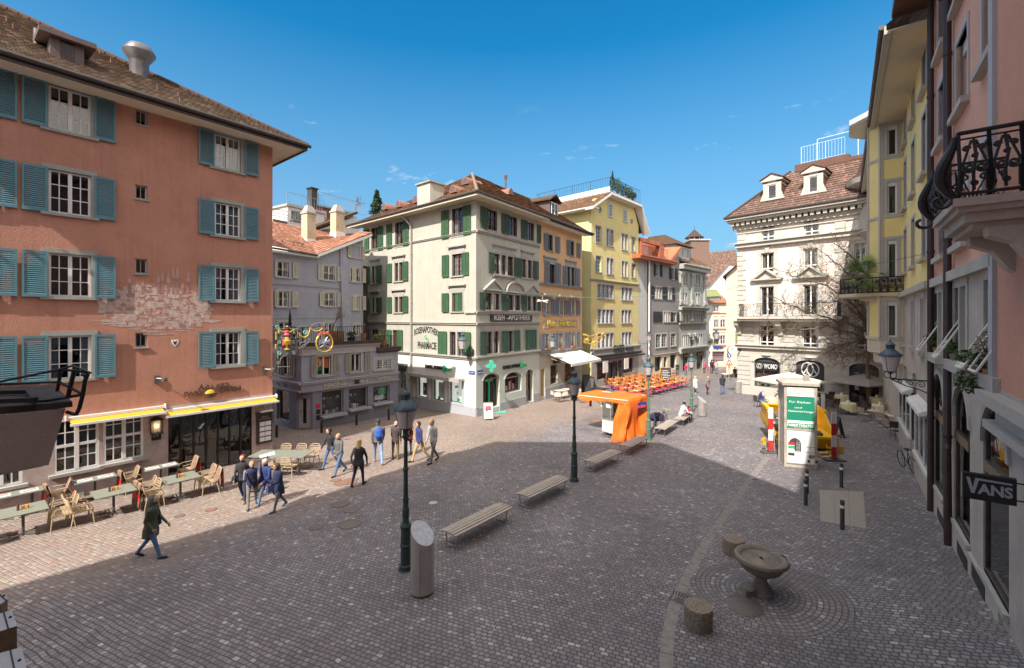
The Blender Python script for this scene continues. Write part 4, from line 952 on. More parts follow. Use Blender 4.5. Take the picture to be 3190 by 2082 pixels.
for c,rw,a,b,z0,z1,l,r_ in todo:
 kw={}
 if rw in(2,3)and c<3:kw=dict(mull=[.5],nc=1,mx=2,mw=.05)
 if rw==4 and c==3:kw=dict(mull=[.5],nc=1,mx=2,mw=.09,mz=3)
 if rw==3 and c==3:l2=[l,(S(1420),S(1442))]
 else:l2=[l]+([r_]if r_ else[])
 if rw==1:kw.update(sill=False,top=.2,transom=.68)
 window(bld,GL,a,b,z0,z1,gs,sh=l2,curtain=('curtain_white',.8),**kw)
 if rw in(2,3):
  q=MB(GL.T);h0=z1+.28;w_=(b-a)/2+.3;m_=(a+b)/2
  q.box(m_-w_+.1,m_+w_-.1,0,.04,z1+.13,h0+.12);q.box(m_-w_,m_+w_,0,.12,h0+.14,h0+.22);q.box(m_-w_-.08,m_+w_+.08,0,.2,h0+.22,h0+.32);q.build('hood_moulding','stone_trim',bld)
band(bld,GL,eL,0,zstr-.12,zstr-.04,.08,'stone_trim');band(bld,GL,eL,0,zcor-.14,zcor-.03,.1,'stone_trim')
q=MB(GL.T);q.box(eL,.1,0,.1,zlow-.02,zlow+.1);q.box(eL,.15,0,.18,zlow+.1,zlow+.2);q.box(S(1450),0.02,0,.12,Z(r,976),Z(r,971));q.build('cornice','stone_trim',bld)
q=MB(GL.T);q.box(S(1280),S(1448),0,.55,zt_+.02,zt_+.16);q.box(S(1280),S(1448),.5,.58,zt_-.06,zt_+.18);q.build('shop_canopy','concrete',bld)
for i,(a,b,c,d)in enumerate(shp):
 w=shopwin(bld,GL,a,b,c,d,'black_paint',[3,5,9][i],'glow_backing',seed=20+i,gm=('paper','paper','red_cloth','sign_green'))
 q=MB(GL.T);q.box(a-.16,a,-.02,.05,c-.16,d);q.box(b,b+.16,-.02,.05,c-.16,d);q.box(a,b,-.02,.05,c-.16,c);q.build('window_surround','plinth_grey',bld)
mat('poster_skin',(0.55,0.36,0.28),.7,.3,3);mat('poster_brown',(0.20,0.12,0.09),.7,.5,4)
for i,m in((0,'poster_brown'),(1,'poster_skin')):
 a,b,c,d=shp[i];q=MB(GL.T);q.box(a+.1,b-.1,-.5,-.48,c+.1,c+(d-c)*(.62 if i==0 else.75));w=q.build('poster','paper' if i else m,bld)
 q=MB(GL.T);cx=(a+b)/2+.12;q.lathe([(0,0),(.16,.1),(.19,.3),(.13,.5),(0,.56)],14,(cx,-.47,c+.35),sy=.04);q.build('poster_face','poster_skin',bld)
 q=MB(GL.T);q.lathe([(0,0),(.2,.1),(.2,.22),(0,.3)],14,(cx,-.475,c+.72),sy=.04);q.build('poster_hair','poster_brown',bld)
a,b,c,d=sd;casement(bld,GL,a,b,c,d,'white_frame',2,2,4,.15,name='side_window')
q=MB(GL.T)
for k in range(9):x=a+(b-a)*k/8;q.tube([(x,.02,c),(x,.02,d)],.012,5)
for k in range(5):z=c+(d-c)*(k+.5)/5;q.tube([(a,.02,z),(b,.02,z)],.012,5)
q.build('window_grille','iron_pale',bld)
q=MB(GL.T);q.box(a-.15,b+.25,0,.4,d+.25,d+.4);q.build('door_hood','concrete',bld)
q=MB(GL.T);x=S(1284);q.tube([(S(1262)+.4,.95,zev+.12),(x-.2,.75,zev-.2),(x,.2,zev-.75),(x,.12,zev-1.2),(x,.12,zb)],.075,8)
for z in(zstr-1,zcor+1.5,zcor-1,zlow-1.5):q.tube([(x,.12,z),(x,.12,z+.1)],.1,8)
q.build('downpipe','concrete',bld)
#painted lettering
ps=thing('painted_sign','black painted pharmacy lettering with a round green cross emblem on the pale green wall','sign',GL.pt(S(1325),0,Z(1325,1060)))
text(ps,GL,S(1291),S(1365),Z(1291,1047),.50,'ROSENAPOTHEK','black_paint',.014,.01,arch=.28,bold=.02)
text(ps,GL,S(1302),S(1360),Z(1302,1086),.55,'PHARMACIE','black_paint',.014,.01,arch=-.0,bold=.02)
mat('emblem_green',(0.30,0.52,0.30),.7,.05)
q=MB(GL.T);c=(S(1329),.01,Z(1329,1056));q.tube([(c[0]+.24*math.cos(a),.01,c[2]+.3*math.sin(a))for a in[i*.26 for i in range(24)]],.03,5,closed=True);q.tube([(c[0]+.16*math.cos(a),.01,c[2]+.2*math.sin(a))for a in[i*.26 for i in range(24)]],.012,5,closed=True);q.build('emblem_ring','emblem_green',ps)
q=MB(GL.T);q.box(c[0]-.1,c[0]+.1,0,.014,c[2]-.035,c[2]+.035);q.box(c[0]-.035,c[0]+.035,0,.0145,c[2]-.1,c[2]+.1);q.build('emblem_cross','bronze_green',ps)
mat('letter_black_red',(0.03,0.02,0.02),.5,.1)
def pharm(fr,x0,x1,x2,x3,x4,ref,yb,h,lab,o=.07):
 t=thing('pharmacy_lettering',lab,'sign',fr.pt(fr.s_(x1),0,fr.z_(ref,yb)))
 z=fr.z_(ref,yb);text(t,fr,fr.s_(x0),fr.s_(x1),z,h,'TOPWELL APOTHEKE','letter_black_red',o,.06,bold=.01);text(t,fr,fr.s_(x3),fr.s_(x4),z,h*.85,'Rosen','sign_green',o,.05,bold=.01)
 q=MB(fr.T);c0,c1=fr.s_(x2),fr.s_(x3)-.03;m_=(c0+c1)/2;q.box(c0,c1,o-.02,o+.08,z+.02,z+.2*h/.22*.9);q.box(m_-.07,m_+.07,o-.02,o+.081,z-.12,z+.34);q.build('cross','sign_green',t);return t
pharm(GL,1326,1382,1383,1392,1408,1326,1146,.26,'dark raised pharmacy name over the three shop windows of the sunlit wall')
#right-hand facade
S=GR.s_;Z=GR.z_;r=1485;eR=S(1680)
top=[(1519,1548),(1586,1610),(1645,1663)];zt1,zt0=Z(r,640),Z(r,705)
z21,z20=Z(1540,790),Z(1540,853);z31,z30=Z(1515,913),Z(1515,965);z41,z40=Z(1516,1034),Z(1516,1103)
O=[(S(a),S(b),zt0,zt1)for a,b in top]+[(S(1538),S(1598),z20,z21),(S(1626),S(1656),z20,z21)]+[(S(1513),S(1555),z30,z31),(S(1583.5),S(1620),z30,z31),(S(1641.5),S(1671),z30,z31)]+[(S(1516),S(1553),z40,z41),(S(1583),S(1616),z40,z41),(S(1634),S(1668),z40,z41)]
wall(GR,0,eR,zlow,zev,O,.2).build('wall','pale_green',bld)
gs2=dict(gs);gs2['smat']='dgreen_shutter'
SH=[[(1495,1517),(1561,1584)],[(1622,1642)],[(1672,1683)],[(1521,1537),(1600,1623)],[(1658,1675)],[(1492,1511),(1561,1581)],[(1622,1639)],[(1672.5,1682)],[(1492,1514),(1559,1581)],[(1598,1618)],[(1634,1651),(1651.5,1669)]]
for i,(w,s_)in enumerate(zip(O,SH)):
 kw={}
 if i<3:kw=dict(sill=False,transom=.65,nc=2,mx=2,mz=4)
 elif i==3:kw=dict(mull=[.333,.667],nc=1,mx=1,mz=4,mw=.1)
 else:kw=dict(mull=[.5],nc=1,mx=1,mz=4,mw=.1)
 window(bld,GR,*w,gs2,sh=[(S(a),S(b))for a,b in s_],curtain=('curtain_white',.7),**kw)
for(a,b)in((1533,1608),(1621,1662)):
 q=MB(GR.T);z=Z(1540,787);q.box(S(a)+.15,S(b)-.15,0,.06,z+.05,z+.45);q.box(S(a)+.05,S(b)-.05,0,.14,z+.45,z+.52);q.box(S(a),S(b),0,.22,z+.52,z+.62);q.build('hood_moulding','stone_trim',bld)
for k,(a,b)in enumerate(((1505,1565),(1574,1628),(1631,1679))):
 q=MB(GR.T);z=Z(1515,905);a,b=S(a),S(b);m_=(a+b)/2;q.box(a,b,0,.2,z,z+.1)
 if k!=1:q.prism([(a,z+.1),(b,z+.1),(m_,z+.78)],0,.08);q.prism([(a,z+.1),(a+.2,z+.1),(m_,z+.7),(m_,z+.85)],0,.22);q.prism([(b,z+.1),(b-.2,z+.1),(m_,z+.7),(m_,z+.85)],0,.22)
 else:
  ar=arc(a,b,z+.85,z+.1,12);q.prism([(p[0],p[1])for p in ar],0,.08)
  for i in range(12):(x1,y1),(x2,y2)=ar[i],ar[i+1];q.hexa([(x1,0,y1-.12),(x2,0,y2-.12),(x2,.22,y2-.12),(x1,.22,y1-.12),(x1,0,y1),(x2,0,y2),(x2,.22,y2),(x1,.22,y1)])
 q.build('pediment','stone_trim',bld)
band(bld,GR,0,eR,zstr-.12,zstr-.02,.12,'stone_trim');band(bld,GR,0,eR,zcor-.14,zcor-.03,.12,'stone_trim');band(bld,GR,0,eR,Z(r,978),Z(r,972),.1,'stone_trim')
band(bld,GR,S(1534),S(1604),z20-.22,z20-.14,.12,'stone_trim');q=MB(GR.T);q.box(0,eR,0,.1,zlow-.02,zlow+.1);q.box(-.1,eR,0,.2,zlow+.1,zlow+.22);q.build('cornice','stone_trim',bld)
gd=lambda s:GR.g(s)
dz=Z(1503,1170)
AR=[(S(1505),S(1556),Z(1505,1279),Z(1505,1168),Z(1505,1187)),(S(1573),S(1624),Z(1573,1228),Z(1573,1164),Z(1573,1182)),(S(1639),S(1661),Z(1639,1256),Z(1639,1152),Z(1639,1167))]
wall(GR,0,eR,zb,zlow,AR,.35).build('ground_floor_wall','mint_plaster',bld)
q=MB(GR.T)
for a,b in((0.02,AR[0][0]),(AR[0][1],AR[2][0]),(AR[2][1],eR)):q.box(a,b,-.02,.04,zb,Z(1570,1252))
q.build('plinth','plinth_grey',bld)
for k,(a,b,c,d,sp)in enumerate(AR):
 f=casement(bld,GR,a,b,c,d,'wood_door' if k!=1 else'stone_trim',1 if k==1 else 2,1,1,.3,.06,arch=sp,name='arched_window' if k==1 else'arched_door',glass='glass_shop')
 q=MB(GR.T);q.prism(arc(a-.1,b+.1,d+.1,sp)+list(reversed(arc(a,b,d,sp))),-.02,.035);q.build('arch_moulding','mint_plaster',bld)
a,b,c,d,sp=AR[0];q=MB(GR.T);q.box(a+.85,a+1.0,-.25,-.18,c,sp);q.box(a+.5,a+1.3,-.25,-.18,sp-.15,sp);q.build('green_door_frame','sign_green',bld)
q=MB(GR.T);q.add([(a+1.0,.05,GR.g(a+1)+.02),(a+2.3,.3,GR.g(a+2.3,.3)+.02),(a+1.3,1.0,GR.g(a+1.3,1.0)+.02)],[(0,1,2)]);tag(q.build('doormat','mint_sign'),'pointed green mat on the setts at the pharmacy door','mat')
a,b,c,d,sp=AR[1]
for i in range(9):
 rr_=random.Random(i);q=MB(GR.T);x=a+.2+i*(b-a-.4)/8;h=rr_.uniform(.2,.9);q.box(x-.1,x+.1,-.6,-.5,c+.05,c+.1+h);q.build('display_box',('red_cloth','paper')[i%2],bld)
q=MB(GR.T);q.box(S(1526),S(1655),.02,.1,Z(1526,1002),Z(1526,981));sg=q.build('dark_sign','slate',None);tag(sg,'dark weathered sign board with faded pharmacy lettering below the third floor','sign')
text(sg,GR,S(1536),S(1568),Z(1526,999),.42,'ROSEN','letter_grey',.11,.03);text(sg,GR,S(1576),S(1648),Z(1526,999),.42,'-APOTHEKE','letter_grey',.11,.03)
sg=pharm(GR,1564,1618,1619,1627,1639,1564,1152,.27,'dark raised pharmacy name over the arched doors of the shaded wall')
#projecting green cross
t=thing('pharmacy_cross','projecting mint green pharmacy cross with rounded arms above the arched door','sign',GR.pt(.3,.4,Z(1500,1140)))
CR=Fac(GR.pt(.0,.0),0);CR.e=GR.n.copy();CR.n=-GR.e.copy();CR.P=Vector(GR.pt(S(1500)).xy);CR.T=Matrix(((CR.e.x,CR.n.x,0,CR.P.x),(CR.e.y,CR.n.y,0,CR.P.y),(0,0,1,0),(0,0,0,1)))
#the cross faces the square: build it on a plane turned towards the middle of the square
zc_=Z(1510,1139);FX=Fac(GR.pt(S(1511),.75),0);FX.e=Vector((.93,.37)).normalized();FX.n=Vector((FX.e.y,-FX.e.x));FX.P=Vector(GR.pt(S(1511),.55).xy);FX.T=Matrix(((FX.e.x,FX.n.x,0,FX.P.x),(FX.e.y,FX.n.y,0,FX.P.y),(0,0,1,0),(0,0,0,1)))
q=MB(FX.T)
for(x0,x1,z0,z1)in((-.33,.33,-.12,.12),(-.13,.13,-.33,.33)):q.box(x0,x1,-.06,.06+(.001 if x1<.2 else 0),zc_+z0,zc_+z1)
for cx,cz in((0,.33),(0,-.33)):q.prism([(cx+.13*math.cos(a),zc_+cz+.08*math.sin(a))for a in[i*math.pi/8 for i in range(16)]],-.06,.062)
q.build('cross_panel','mint_sign',t)
q=MB(FX.T);q.tube([(-.05+.05*math.sin(i),.065,zc_-.2+i*.05)for i in range(9)],.02,5);q.build('snake_line','bronze_green',t);q=MB(FX.T);q.tube([(-.5,-.1,zc_),(0,0,zc_)],.03,6);q.build('bracket','iron_pale',t)
#roof
zr=zev+.15;ov=.95
def gp(s,o,z):return Vector((*GLR(s,o),z))
e1,n1,e2,n2=GL.e,GL.n,GR.e,GR.n
C0=P.xy.copy()
cl=C0+n1*0;corner=None
#eave corner = intersection of offset lines
def inter(p,d,q_,f):
 k=((q_-p).x*f.y-(q_-p).y*f.x)/(d.x*f.y-d.y*f.x);return p+d*k
EC=inter(C0+n1*ov,e1,C0+n2*ov,e2)
LE=C0+e1*(eL-1.0)+n1*ov;RE=C0+e2*(eR+.05)+n2*ov
def up(pxy,z):return Vector((pxy.x,pxy.y,z))
pk=C0-n1*4.2-n2*4.2;pk=inter(EC,(pk-EC),C0-n1*5.2,e1)
#height of the roof top so that it appears at the right place
pkz=CZ+(HY-543)*pk.y/FOC
rl_=LE-n1*6.2+e1*4.6;rr2=RE-n2*6.1
tiles(None,[up(LE,zr),up(EC,zr),up(pk,pkz),up(rl_,zr+3.6)],'roof_old','roof',bld,.24,.045)
tiles(None,[up(EC,zr),up(RE,zr),up(inter(RE,-n2,pk,e2),pkz),up(pk,pkz)],'roof_old','roof',bld,.24,.045)
q=MB();q.add([up(LE,zr),up(rl_,zr+3.6),up(rl_-n1*6,zr)],[(0,1,2)]);q.build('roof_back','roof_old',bld)
q=MB();n=26
for i in range(n):
 a=up(EC,zr).lerp(up(pk,pkz),i/n);b=up(EC,zr).lerp(up(pk,pkz),(i+1.1)/n);q.tube([a+Vector((0,0,.03)),b+Vector((0,0,.07))],[.14,.11],8)
q.build('hip_ridge','ridge_tile',bld)
q=MB(GL.T);q.box(eL-1,0,0,ov-.02,zev-.02,zev+.02);q.build('soffit','soffit_cream',bld)
q=MB(GR.T);q.box(0,eR,0,ov-.02,zev-.021,zev+.021);q.build('soffit','soffit_cream',bld)
q=MB();z_=zev;q.add([up(C0,z_),up(C0+n1*ov,z_),up(EC,z_),up(C0+n2*ov,z_)],[(0,1,2,3)]);q.build('soffit','soffit_cream',bld)
q=MB()
def barp(q,a,b,z0,z1,t=.05):
 d=(b-a).normalized();m_=Vector((d.y,-d.x))*t
 q.hexa([up(a,z0),up(b,z0),up(b+m_,z0),up(a+m_,z0),up(a,z1),up(b,z1),up(b+m_,z1),up(a+m_,z1)])
barp(q,LE,EC,zev-.08,zev+.13);barp(q,EC,RE,zev-.08,zev+.13);q.build('fascia','soffit_cream',bld)
q=MB();q.tube([up(LE+n1*.1,zr),up(inter(LE+n1*.1,e1,EC+n2*.1,e2),zr),up(RE+n2*.1,zr)],.085,8);q.build('gutter','gutter',bld)
q=MB();q.add([up(C0+e1*eL,zb),up(C0+e1*eL-n1*6,zb),up(C0+e1*eL-n1*6,zev),up(C0+e1*eL,zev)],[(0,1,2,3)]);q.build('side_wall','pale_green',bld)
q=MB();pl_=[C0-n1*1-n2*1,C0+e2*eR-n2*1,C0+e2*eR-n2*6,C0+e1*eL-n1*7,C0+e1*eL-n1*1];q.prism([tuple(p)for p in pl_],zb,zev,'z');q.build('interior','interior',bld)
#roof furniture
def onroofL(px,py):
 A,B,C_=up(LE,zr),up(EC,zr),up(pk,pkz);nrm=(B-A).cross(C_-A);d=Vector(((px-CX)/FOC,1,(HY-py)/FOC));o=Vector((0,0,CZ));t=(A-o).dot(nrm)/d.dot(nrm);return o+d*t
p=onroofL(1338,628);CHF=Fac(p,-5,True)
q=MB(CHF.T);q.box(-.75,.75,-.75,.55,p.z-.6,CZ+(HY-578)*p.y/FOC);zt_=CZ+(HY-578)*p.y/FOC;ch=q.build('chimney','pale_green',bld);q=MB(CHF.T);q.box(-.88,.88,-.88,.68,zt_,zt_+.1);q.build('chimney_cap','concrete',ch)
def onplane(A,B,C_,px,py):
 nrm=(B-A).cross(C_-A);d=Vector(((px-CX)/FOC,1,(HY-py)/FOC));o=Vector((0,0,CZ));return o+d*((A-o).dot(nrm)/d.dot(nrm))
def eye(p,fr,par):
 F=Fac(p,0);F.e=fr.e;F.n=fr.n;F.P=Vector(p.xy);F.T=Matrix(((F.e.x,F.n.x,0,p.x),(F.e.y,F.n.y,0,p.y),(0,0,1,p.z),(0,0,0,1)))
 q=MB(F.T);ar=arc(-.34,.34,.52,-.05,8);q.prism(ar,-1.3,.32);w=q.build('eye_dormer','copper_aged',par);q=MB(F.T);q.prism(arc(-.27,.27,.45,0,8),.3,.33);q.build('pane','glass',w)
for px,py in((1205,653),(1249,646),(1303,632),(1420,601),(1457,575)):eye(onroofL(px,py),GL,bld)
eye(onplane(up(EC,zr),up(RE,zr),up(pk,pkz),1583,607),GR,bld)
p=onplane(up(EC,zr),up(RE,zr),up(pk,pkz),1575,577);q=MB();q.tube([p-Vector((0,0,.5)),p+Vector((0,0,.9))],.11,8);q.tube([p+Vector((0,0,.6)),p+Vector((0,0,.7)),p+Vector((0,0,.95)),p+Vector((0,0,1.1))],[.14,.16,.2,.1],8);q.build('flue','roof_fitting',bld)
#ORANGE HOTEL
P5=GR.pt(eR);OR=Fac(P5,2560);g5=P5.copy();g5.z=gz(P5.x,P5.y)
bld=thing('orange_hotel','orange plastered hotel with grey-blue shutters and a steakhouse at street level','building',g5)
S=OR.s_;Z=OR.z_;e=S(1813);zb=g5.z-1.5;r=1690;zev=Z(1685,690)
T=[(1706,1721,730,778),(1775,1787,750,794)]
O=[ww(OR,1706,1721,730,780),ww(OR,1775.5,1787,751,796),ww(OR,1711,1728,816,883),ww(OR,1766,1789,831,890),ww(OR,1698.5,1711,931,981),ww(OR,1741,1752,935,981),ww(OR,1777.5,1788,937,981),ww(OR,1696,1708,1041,1092),ww(OR,1738,1750,1038,1090),ww(OR,1777,1788,1037,1083)]
SH=[[(1693,1705),(1729,1742)],[(1764,1775),(1795,1806)],[(1695,1710),(1728.5,1745)],[(1752,1765),(1790,1804)],[(1688,1697),(1715,1730)],[(1731,1740),(1757,1766)],[(1768,1776),(1794,1805)],[(1682,1693),(1718,1727)],[(1728,1737),(1756,1766)],[(1767,1775),(1793,1804)]]
zg=Z(1690,1112)
wall(OR,0,e,zg,zev,O,.18).build('wall','orange_plaster',bld)
for i,(w,s_)in enumerate(zip(O,SH)):
 x=window(bld,OR,*w,dict(tm='grey_trim',tw=.14,fm='white_frame' if i>3 else'dark_metal',mx=1 if i>3 else 2,mz=4,smat='greyblue_shutter',slats=18),sh=[(S(a),S(b))for a,b in s_],curtain=('curtain_white',.8),**(dict(mull=[.5],nc=1,mx=1)if i==3 else{}))
 if i>=7:
  q=MB(OR.T);q.box(w[0]-.1,w[1]+.1,.05,.25,w[2],w[2]+.18);q.build('flower_box','red_flowers' if'red_flowers' in MATS else mat('red_flowers',(.35,.13,.08),.8,.5,12),x)
for(a,b,y)in((1691,1733,800),(1759,1795,812)):q=MB(OR.T);z=Z(a,y);q.box(S(a),S(b),0,.2,z,z+.1);q.box(S(a)+.1,S(b)-.1,0,.06,z-.5,z);q.build('hood_moulding','grey_trim',bld)
for(a,b)in((1684,1721),(1730,1763),(1768,1803)):q=MB(OR.T);z=Z(1690,920);q.box(S(a),S(b),0,.5,z,z+.14);q.build('hood_moulding','grey_trim',bld)
band(bld,OR,0,e,Z(1683,887),Z(1683,882),.18,'grey_trim')
band(bld,OR,0,e,Z(1683,1108),Z(1683,1099),.1,'grey_trim')
q=MB(OR.T);z0_,z1_=Z(1695,1023),Z(1695,999);a,b=S(1693),S(1797);
for(x0,x1,y0,y1)in((a,b,z0_,z0_+.06),(a,b,z1_-.06,z1_),(a,a+.06,z0_+.06,z1_-.06),(b-.06,b,z0_+.06,z1_-.06)):q.box(x0,x1,0,.06,y0,y1)
hs_=q.build('hotel_sign','stone_trim');tag(hs_,'gilded old style hotel lettering in a framed panel on the orange wall','sign')
text(hs_,OR,S(1703),S(1734),z0_+.14,.55,'Hotel','gold',.08,.06,bold=.02,font_shear=.1);text(hs_,OR,S(1742),S(1790),z0_+.14,.58,'Hirschen','gold',.08,.06,bold=.02,font_shear=.1)
G0=[(S(1714.5),S(1737),Z(1714.5,1199),Z(1714.5,1139)),(S(1760),S(1791),Z(1760,1190),Z(1760,1133)),(S(1684),S(1697),Z(1684,1238),Z(1684,1152))]
wall(OR,0,e,zb,zg,G0,.25).build('ground_floor_wall','pale_green',bld)
q=MB(OR.T);q.box(S(1697),e,0,.05,zb,Z(1714,1206));q.build('plinth','plinth_grey',bld)
for i in(0,1):shopwin(bld,OR,*G0[i],'wood_door',6,seed=40+i,gm=('red_cloth','wares'))
a,b,c,d=G0[2];q=MB(OR.T);q.box(a,b,-.2,-.15,c,d);dr=q.build('door','wood_door',bld);q=MB(OR.T)
for k in range(3):q.box(a+.12,b-.12,-.15,-.125,c+.15+k*(d-c)/3.1,c+.05+(k+1)*(d-c)/3.1-.05)
q.build('door_panel','wood_door',dr)
st=thing('steakhouse_sign','dark raised steakhouse lettering under the cream awning','sign',OR.pt(S(1755),0,Z(1755,1125)))
text(st,OR,S(1720),S(1744),Z(1720,1134),.42,"SIMON'S",'letter_black_red',.1,.06,bold=.01);text(st,OR,S(1747),S(1789),Z(1720,1134),.42,"STEAKHOUSE",'letter_black_red',.1,.06,bold=.01)
aw=thing('awning','cream awning rolled out over the steakhouse front','awning',OR.pt(S(1760),.5,Z(1709,1108)))
q=MB(OR.T);a,b=S(1709),S(1806);zz=Z(1709,1104);q.hexa([(a,0,zz),(b,0,zz),(b,2.2,zz-.75),(a,2.2,zz-.75),(a,0,zz+.03),(b,0,zz+.03),(b,2.2,zz-.72),(a,2.2,zz-.72)]);q.box(a,b,2.18,2.24,zz-.93,zz-.7);q.build('canvas','awning_cream',aw)
q=MB(OR.T)
for x in(a+.2,b-.2):q.tube([(x,.1,zz-.4),(x,2.1,zz-.8)],.03,6)
q.box(a-.3,b,0,.15,zz-.1,zz+.08);q.build('arms','iron_pale',aw)
core(bld,OR,.1,e-.1,zb,zev,.7,6)
zr2=zev+.1
q=MB(OR.T);q.box(0,e+.5,0,.95,zev-.02,zev+.02);q.build('soffit','white_plaster',bld);q=MB(OR.T);q.box(0,e+.5,.9,.95,zev-.1,zev+.12);q.build('fascia','gutter',bld)
q=MB(OR.T);q.tube([(0,1.05,zev+.1),(e+.55,1.05,zev+.1)],.085,8);q.build('gutter','gutter',bld)
tiles(None,[OR.pt(0,.95,zr2),OR.pt(e+.55,.95,zr2),OR.pt(e-1.2,-4.5,zr2+3.7),OR.pt(-.5,-4.5,zr2+3.7)],'roof_old','roof',bld,.24,.045)
q=MB(OR.T);q.add([(e+.55,.95,zr2),(e-1.2,-4.5,zr2+3.7),(e+.5,-6,zr2)],[(0,1,2)]);q.build('roof_back','roof_old',bld)
o=-1.2;a,b,c,d=OR.s_(1713,o),OR.s_(1737,o),OR.z_(1713,668,o),OR.z_(1713,625,o)
q=MB(OR.T);q.box(a,b,o-3,o,c-.4,d);dm_=q.build('dormer','roof_fitting',bld);casement(dm_,OR.off(o+.08),a+.15,b-.15,c,d-.1,'white_frame',2,1,2,.02)
q=MB(OR.T);m_=(a+b)/2;q.hexa([(a-.3,o-3,d),(m_,o-3,d+.55),(m_,o+.3,d+.55),(a-.3,o+.3,d),(a-.3,o-3,d+.12),(m_,o-3,d+.7),(m_,o+.3,d+.7),(a-.3,o+.3,d+.12)]);q.hexa([(m_,o-3,d+.55),(b+.3,o-3,d),(b+.3,o+.3,d),(m_,o+.3,d+.55),(m_,o-3,d+.7),(b+.3,o-3,d+.12),(b+.3,o+.3,d+.12),(m_,o+.3,d+.7)]);q.build('dormer_roof','roof_old',dm_)
#YELLOW HOUSE
P6=G(1848,1208);Y0=Fac(P6,2830);P6=Y0.pt(Y0.s_(1842));YF=Fac(P6,2830);YS=Fac(P6,-5,True);g6=P6.copy();g6.z=gz(P6.x,P6.y)
bld=thing('yellow_house','tall pale yellow gabled house with a restaurant terrace in front and a planted roof deck','building',g6)
S=YF.s_;Z=YF.z_;e=S(1989);zb=g6.z-1.5
zsh=Z(1842,1092)
zgab=Z(1845,652)
O=[ww(YF,1856,1873,703,754),ww(YF,1890,1910,713,764),ww(YF,1937,1955,728,777),ww(YF,1967,1979,738,782),ww(YF,1856,1873,797,847),ww(YF,1890,1910,804,853),ww(YF,1937,1955,814,861),ww(YF,1967,1979,821,864),ww(YF,1862,1911,885,929),ww(YF,1936,1969,896,934),ww(YF,1862,1911,965,1008),ww(YF,1936,1966,967,1007),ww(YF,1862,1911,1041,1085),ww(YF,1937,1967,1037,1076)]
wall(YF,0,e,zsh,zgab,O,.22).build('wall','yellow_plaster',bld)
for i,w in enumerate(O):
 kw=dict(mull=[.25,.5,.75],nc=1,mx=1)if i in(8,10,12)else dict(mull=[.333,.667],nc=1,mx=1)if i in(9,11,13)else dict(mull=[.5],nc=1,mx=1)if i in(1,2,5,6)else dict(nc=1,mx=2)
 window(bld,YF,*w,dict(tm='lav_trim',tw=.13,fm='white_frame',mz=4,mw=.07,rec=.18),curtain=('curtain_white',.7),**kw)
#gable with clipped peak
ga,gb=S(1893),S(1953)
zpk=Z(1886,609);z_r=zpk
poly=[(0,zgab),(e,zgab),(e-.2,zgab+.2),(S(1975),zpk),(S(1886),zpk),(.8,zgab+1.2)]
q=MB(YF.T);q.prism(poly,-.3,0);q.build('gable','yellow_plaster',bld)
for(a,b,y0,y1)in((1895,1906,634,674),(1942,1952,653,690)):
 w=ww(YF,a,b,y0,y1);window(bld,YF,*w,dict(tm='lav_trim',tw=.12,fm='white_frame',nc=1,mx=2,mz=4,rec=-.01,proud=.04),)
for px,py in((1869,654),(1967,690)):
 q=MB(YF.T);x,z=S(px),Z(px,py);q.tube([(x+.28*math.cos(i*.5236),.02,z+.3*math.sin(i*.5236))for i in range(12)],.05,5,closed=True);w=q.build('round_window','lav_trim',bld);q=MB(YF.T);q.prism([(x+.27*math.cos(i*.5236),z+.29*math.sin(i*.5236))for i in range(12)],.0,.015);q.build('pane','glass',w)
band(bld,YF,-.2,e,Z(1842,870)-.12,Z(1842,870),.14,'grey_trim')
#clipped gable roof
def yq(*p):return[YF.pt(*x)for x in p]
za=zgab+.05
tiles(None,yq((-1.1,.9,za-.1),(-1.1,-11,za-.1),(S(1886)-.2,-11,zpk+.15),(S(1886)-.2,.9,zpk+.15)),'roof_old','roof',bld,.25,.04)
tiles(None,yq((e+1.1,-11,za-.1-.8),(e+1.1,.9,za-.9),(S(1975)+.15,.9,zpk+.15),(S(1975)+.15,-11,zpk+.15)),'roof_old','roof',bld,.25,.04)
q=MB(YF.T);q.box(S(1886)-.3,S(1975)+.3,-11,.85,zpk+.02,zpk+.2);q.build('roof_deck','concrete',bld)
q=MB(YF.T)
for(x0,z0_,x1,z1_)in((-1.15,za-.25,S(1886)-.2,zpk),(S(1886)-.25,zpk,S(1975)+.2,zpk+.001),(S(1975)+.2,zpk,e+1.15,za-1.05)):q.hexa([(x0,.0,z0_-.12),(x1,.0,z1_-.12),(x1,.95,z1_-.12),(x0,.95,z0_-.12),(x0,.0,z0_+.1),(x1,.0,z1_+.1),(x1,.95,z1_+.1),(x0,.95,z0_+.1)])
q.build('verge','white_plaster',bld)
q=MB(YF.T);q.box(-1.1,0,-10,.9,za-.2,za-.1);q.build('soffit','white_plaster',bld)
q=MB(YS.T);q.box(-9,0,-.4,0,zb,zgab+.1);q.build('side_wall','yellow_side',bld)
core(bld,YF,.4,e,zb,zgab,.7,9)
railing(bld,YF,S(1886)-.2,S(1975)+.2,zpk+.2,1.6,.3,.7,'dark_metal')
RS=Fac(YF.pt(S(1886)-.2,.7),0);RS.e=-YF.n.copy();RS.n=YF.e.copy();RS.P=Vector(YF.pt(S(1886)-.2,.7).xy);RS.T=Matrix(((RS.e.x,RS.n.x,0,RS.P.x),(RS.e.y,RS.n.y,0,RS.P.y),(0,0,1,0),(0,0,0,1)))
railing(bld,RS,0,10,zpk+.2,1.6,.3,0,'dark_metal')
q=MB(RS.T);q.box(0,9,-.15,0,zpk+.2,zpk+.75);q.build('deck_parapet','white_plaster',bld)
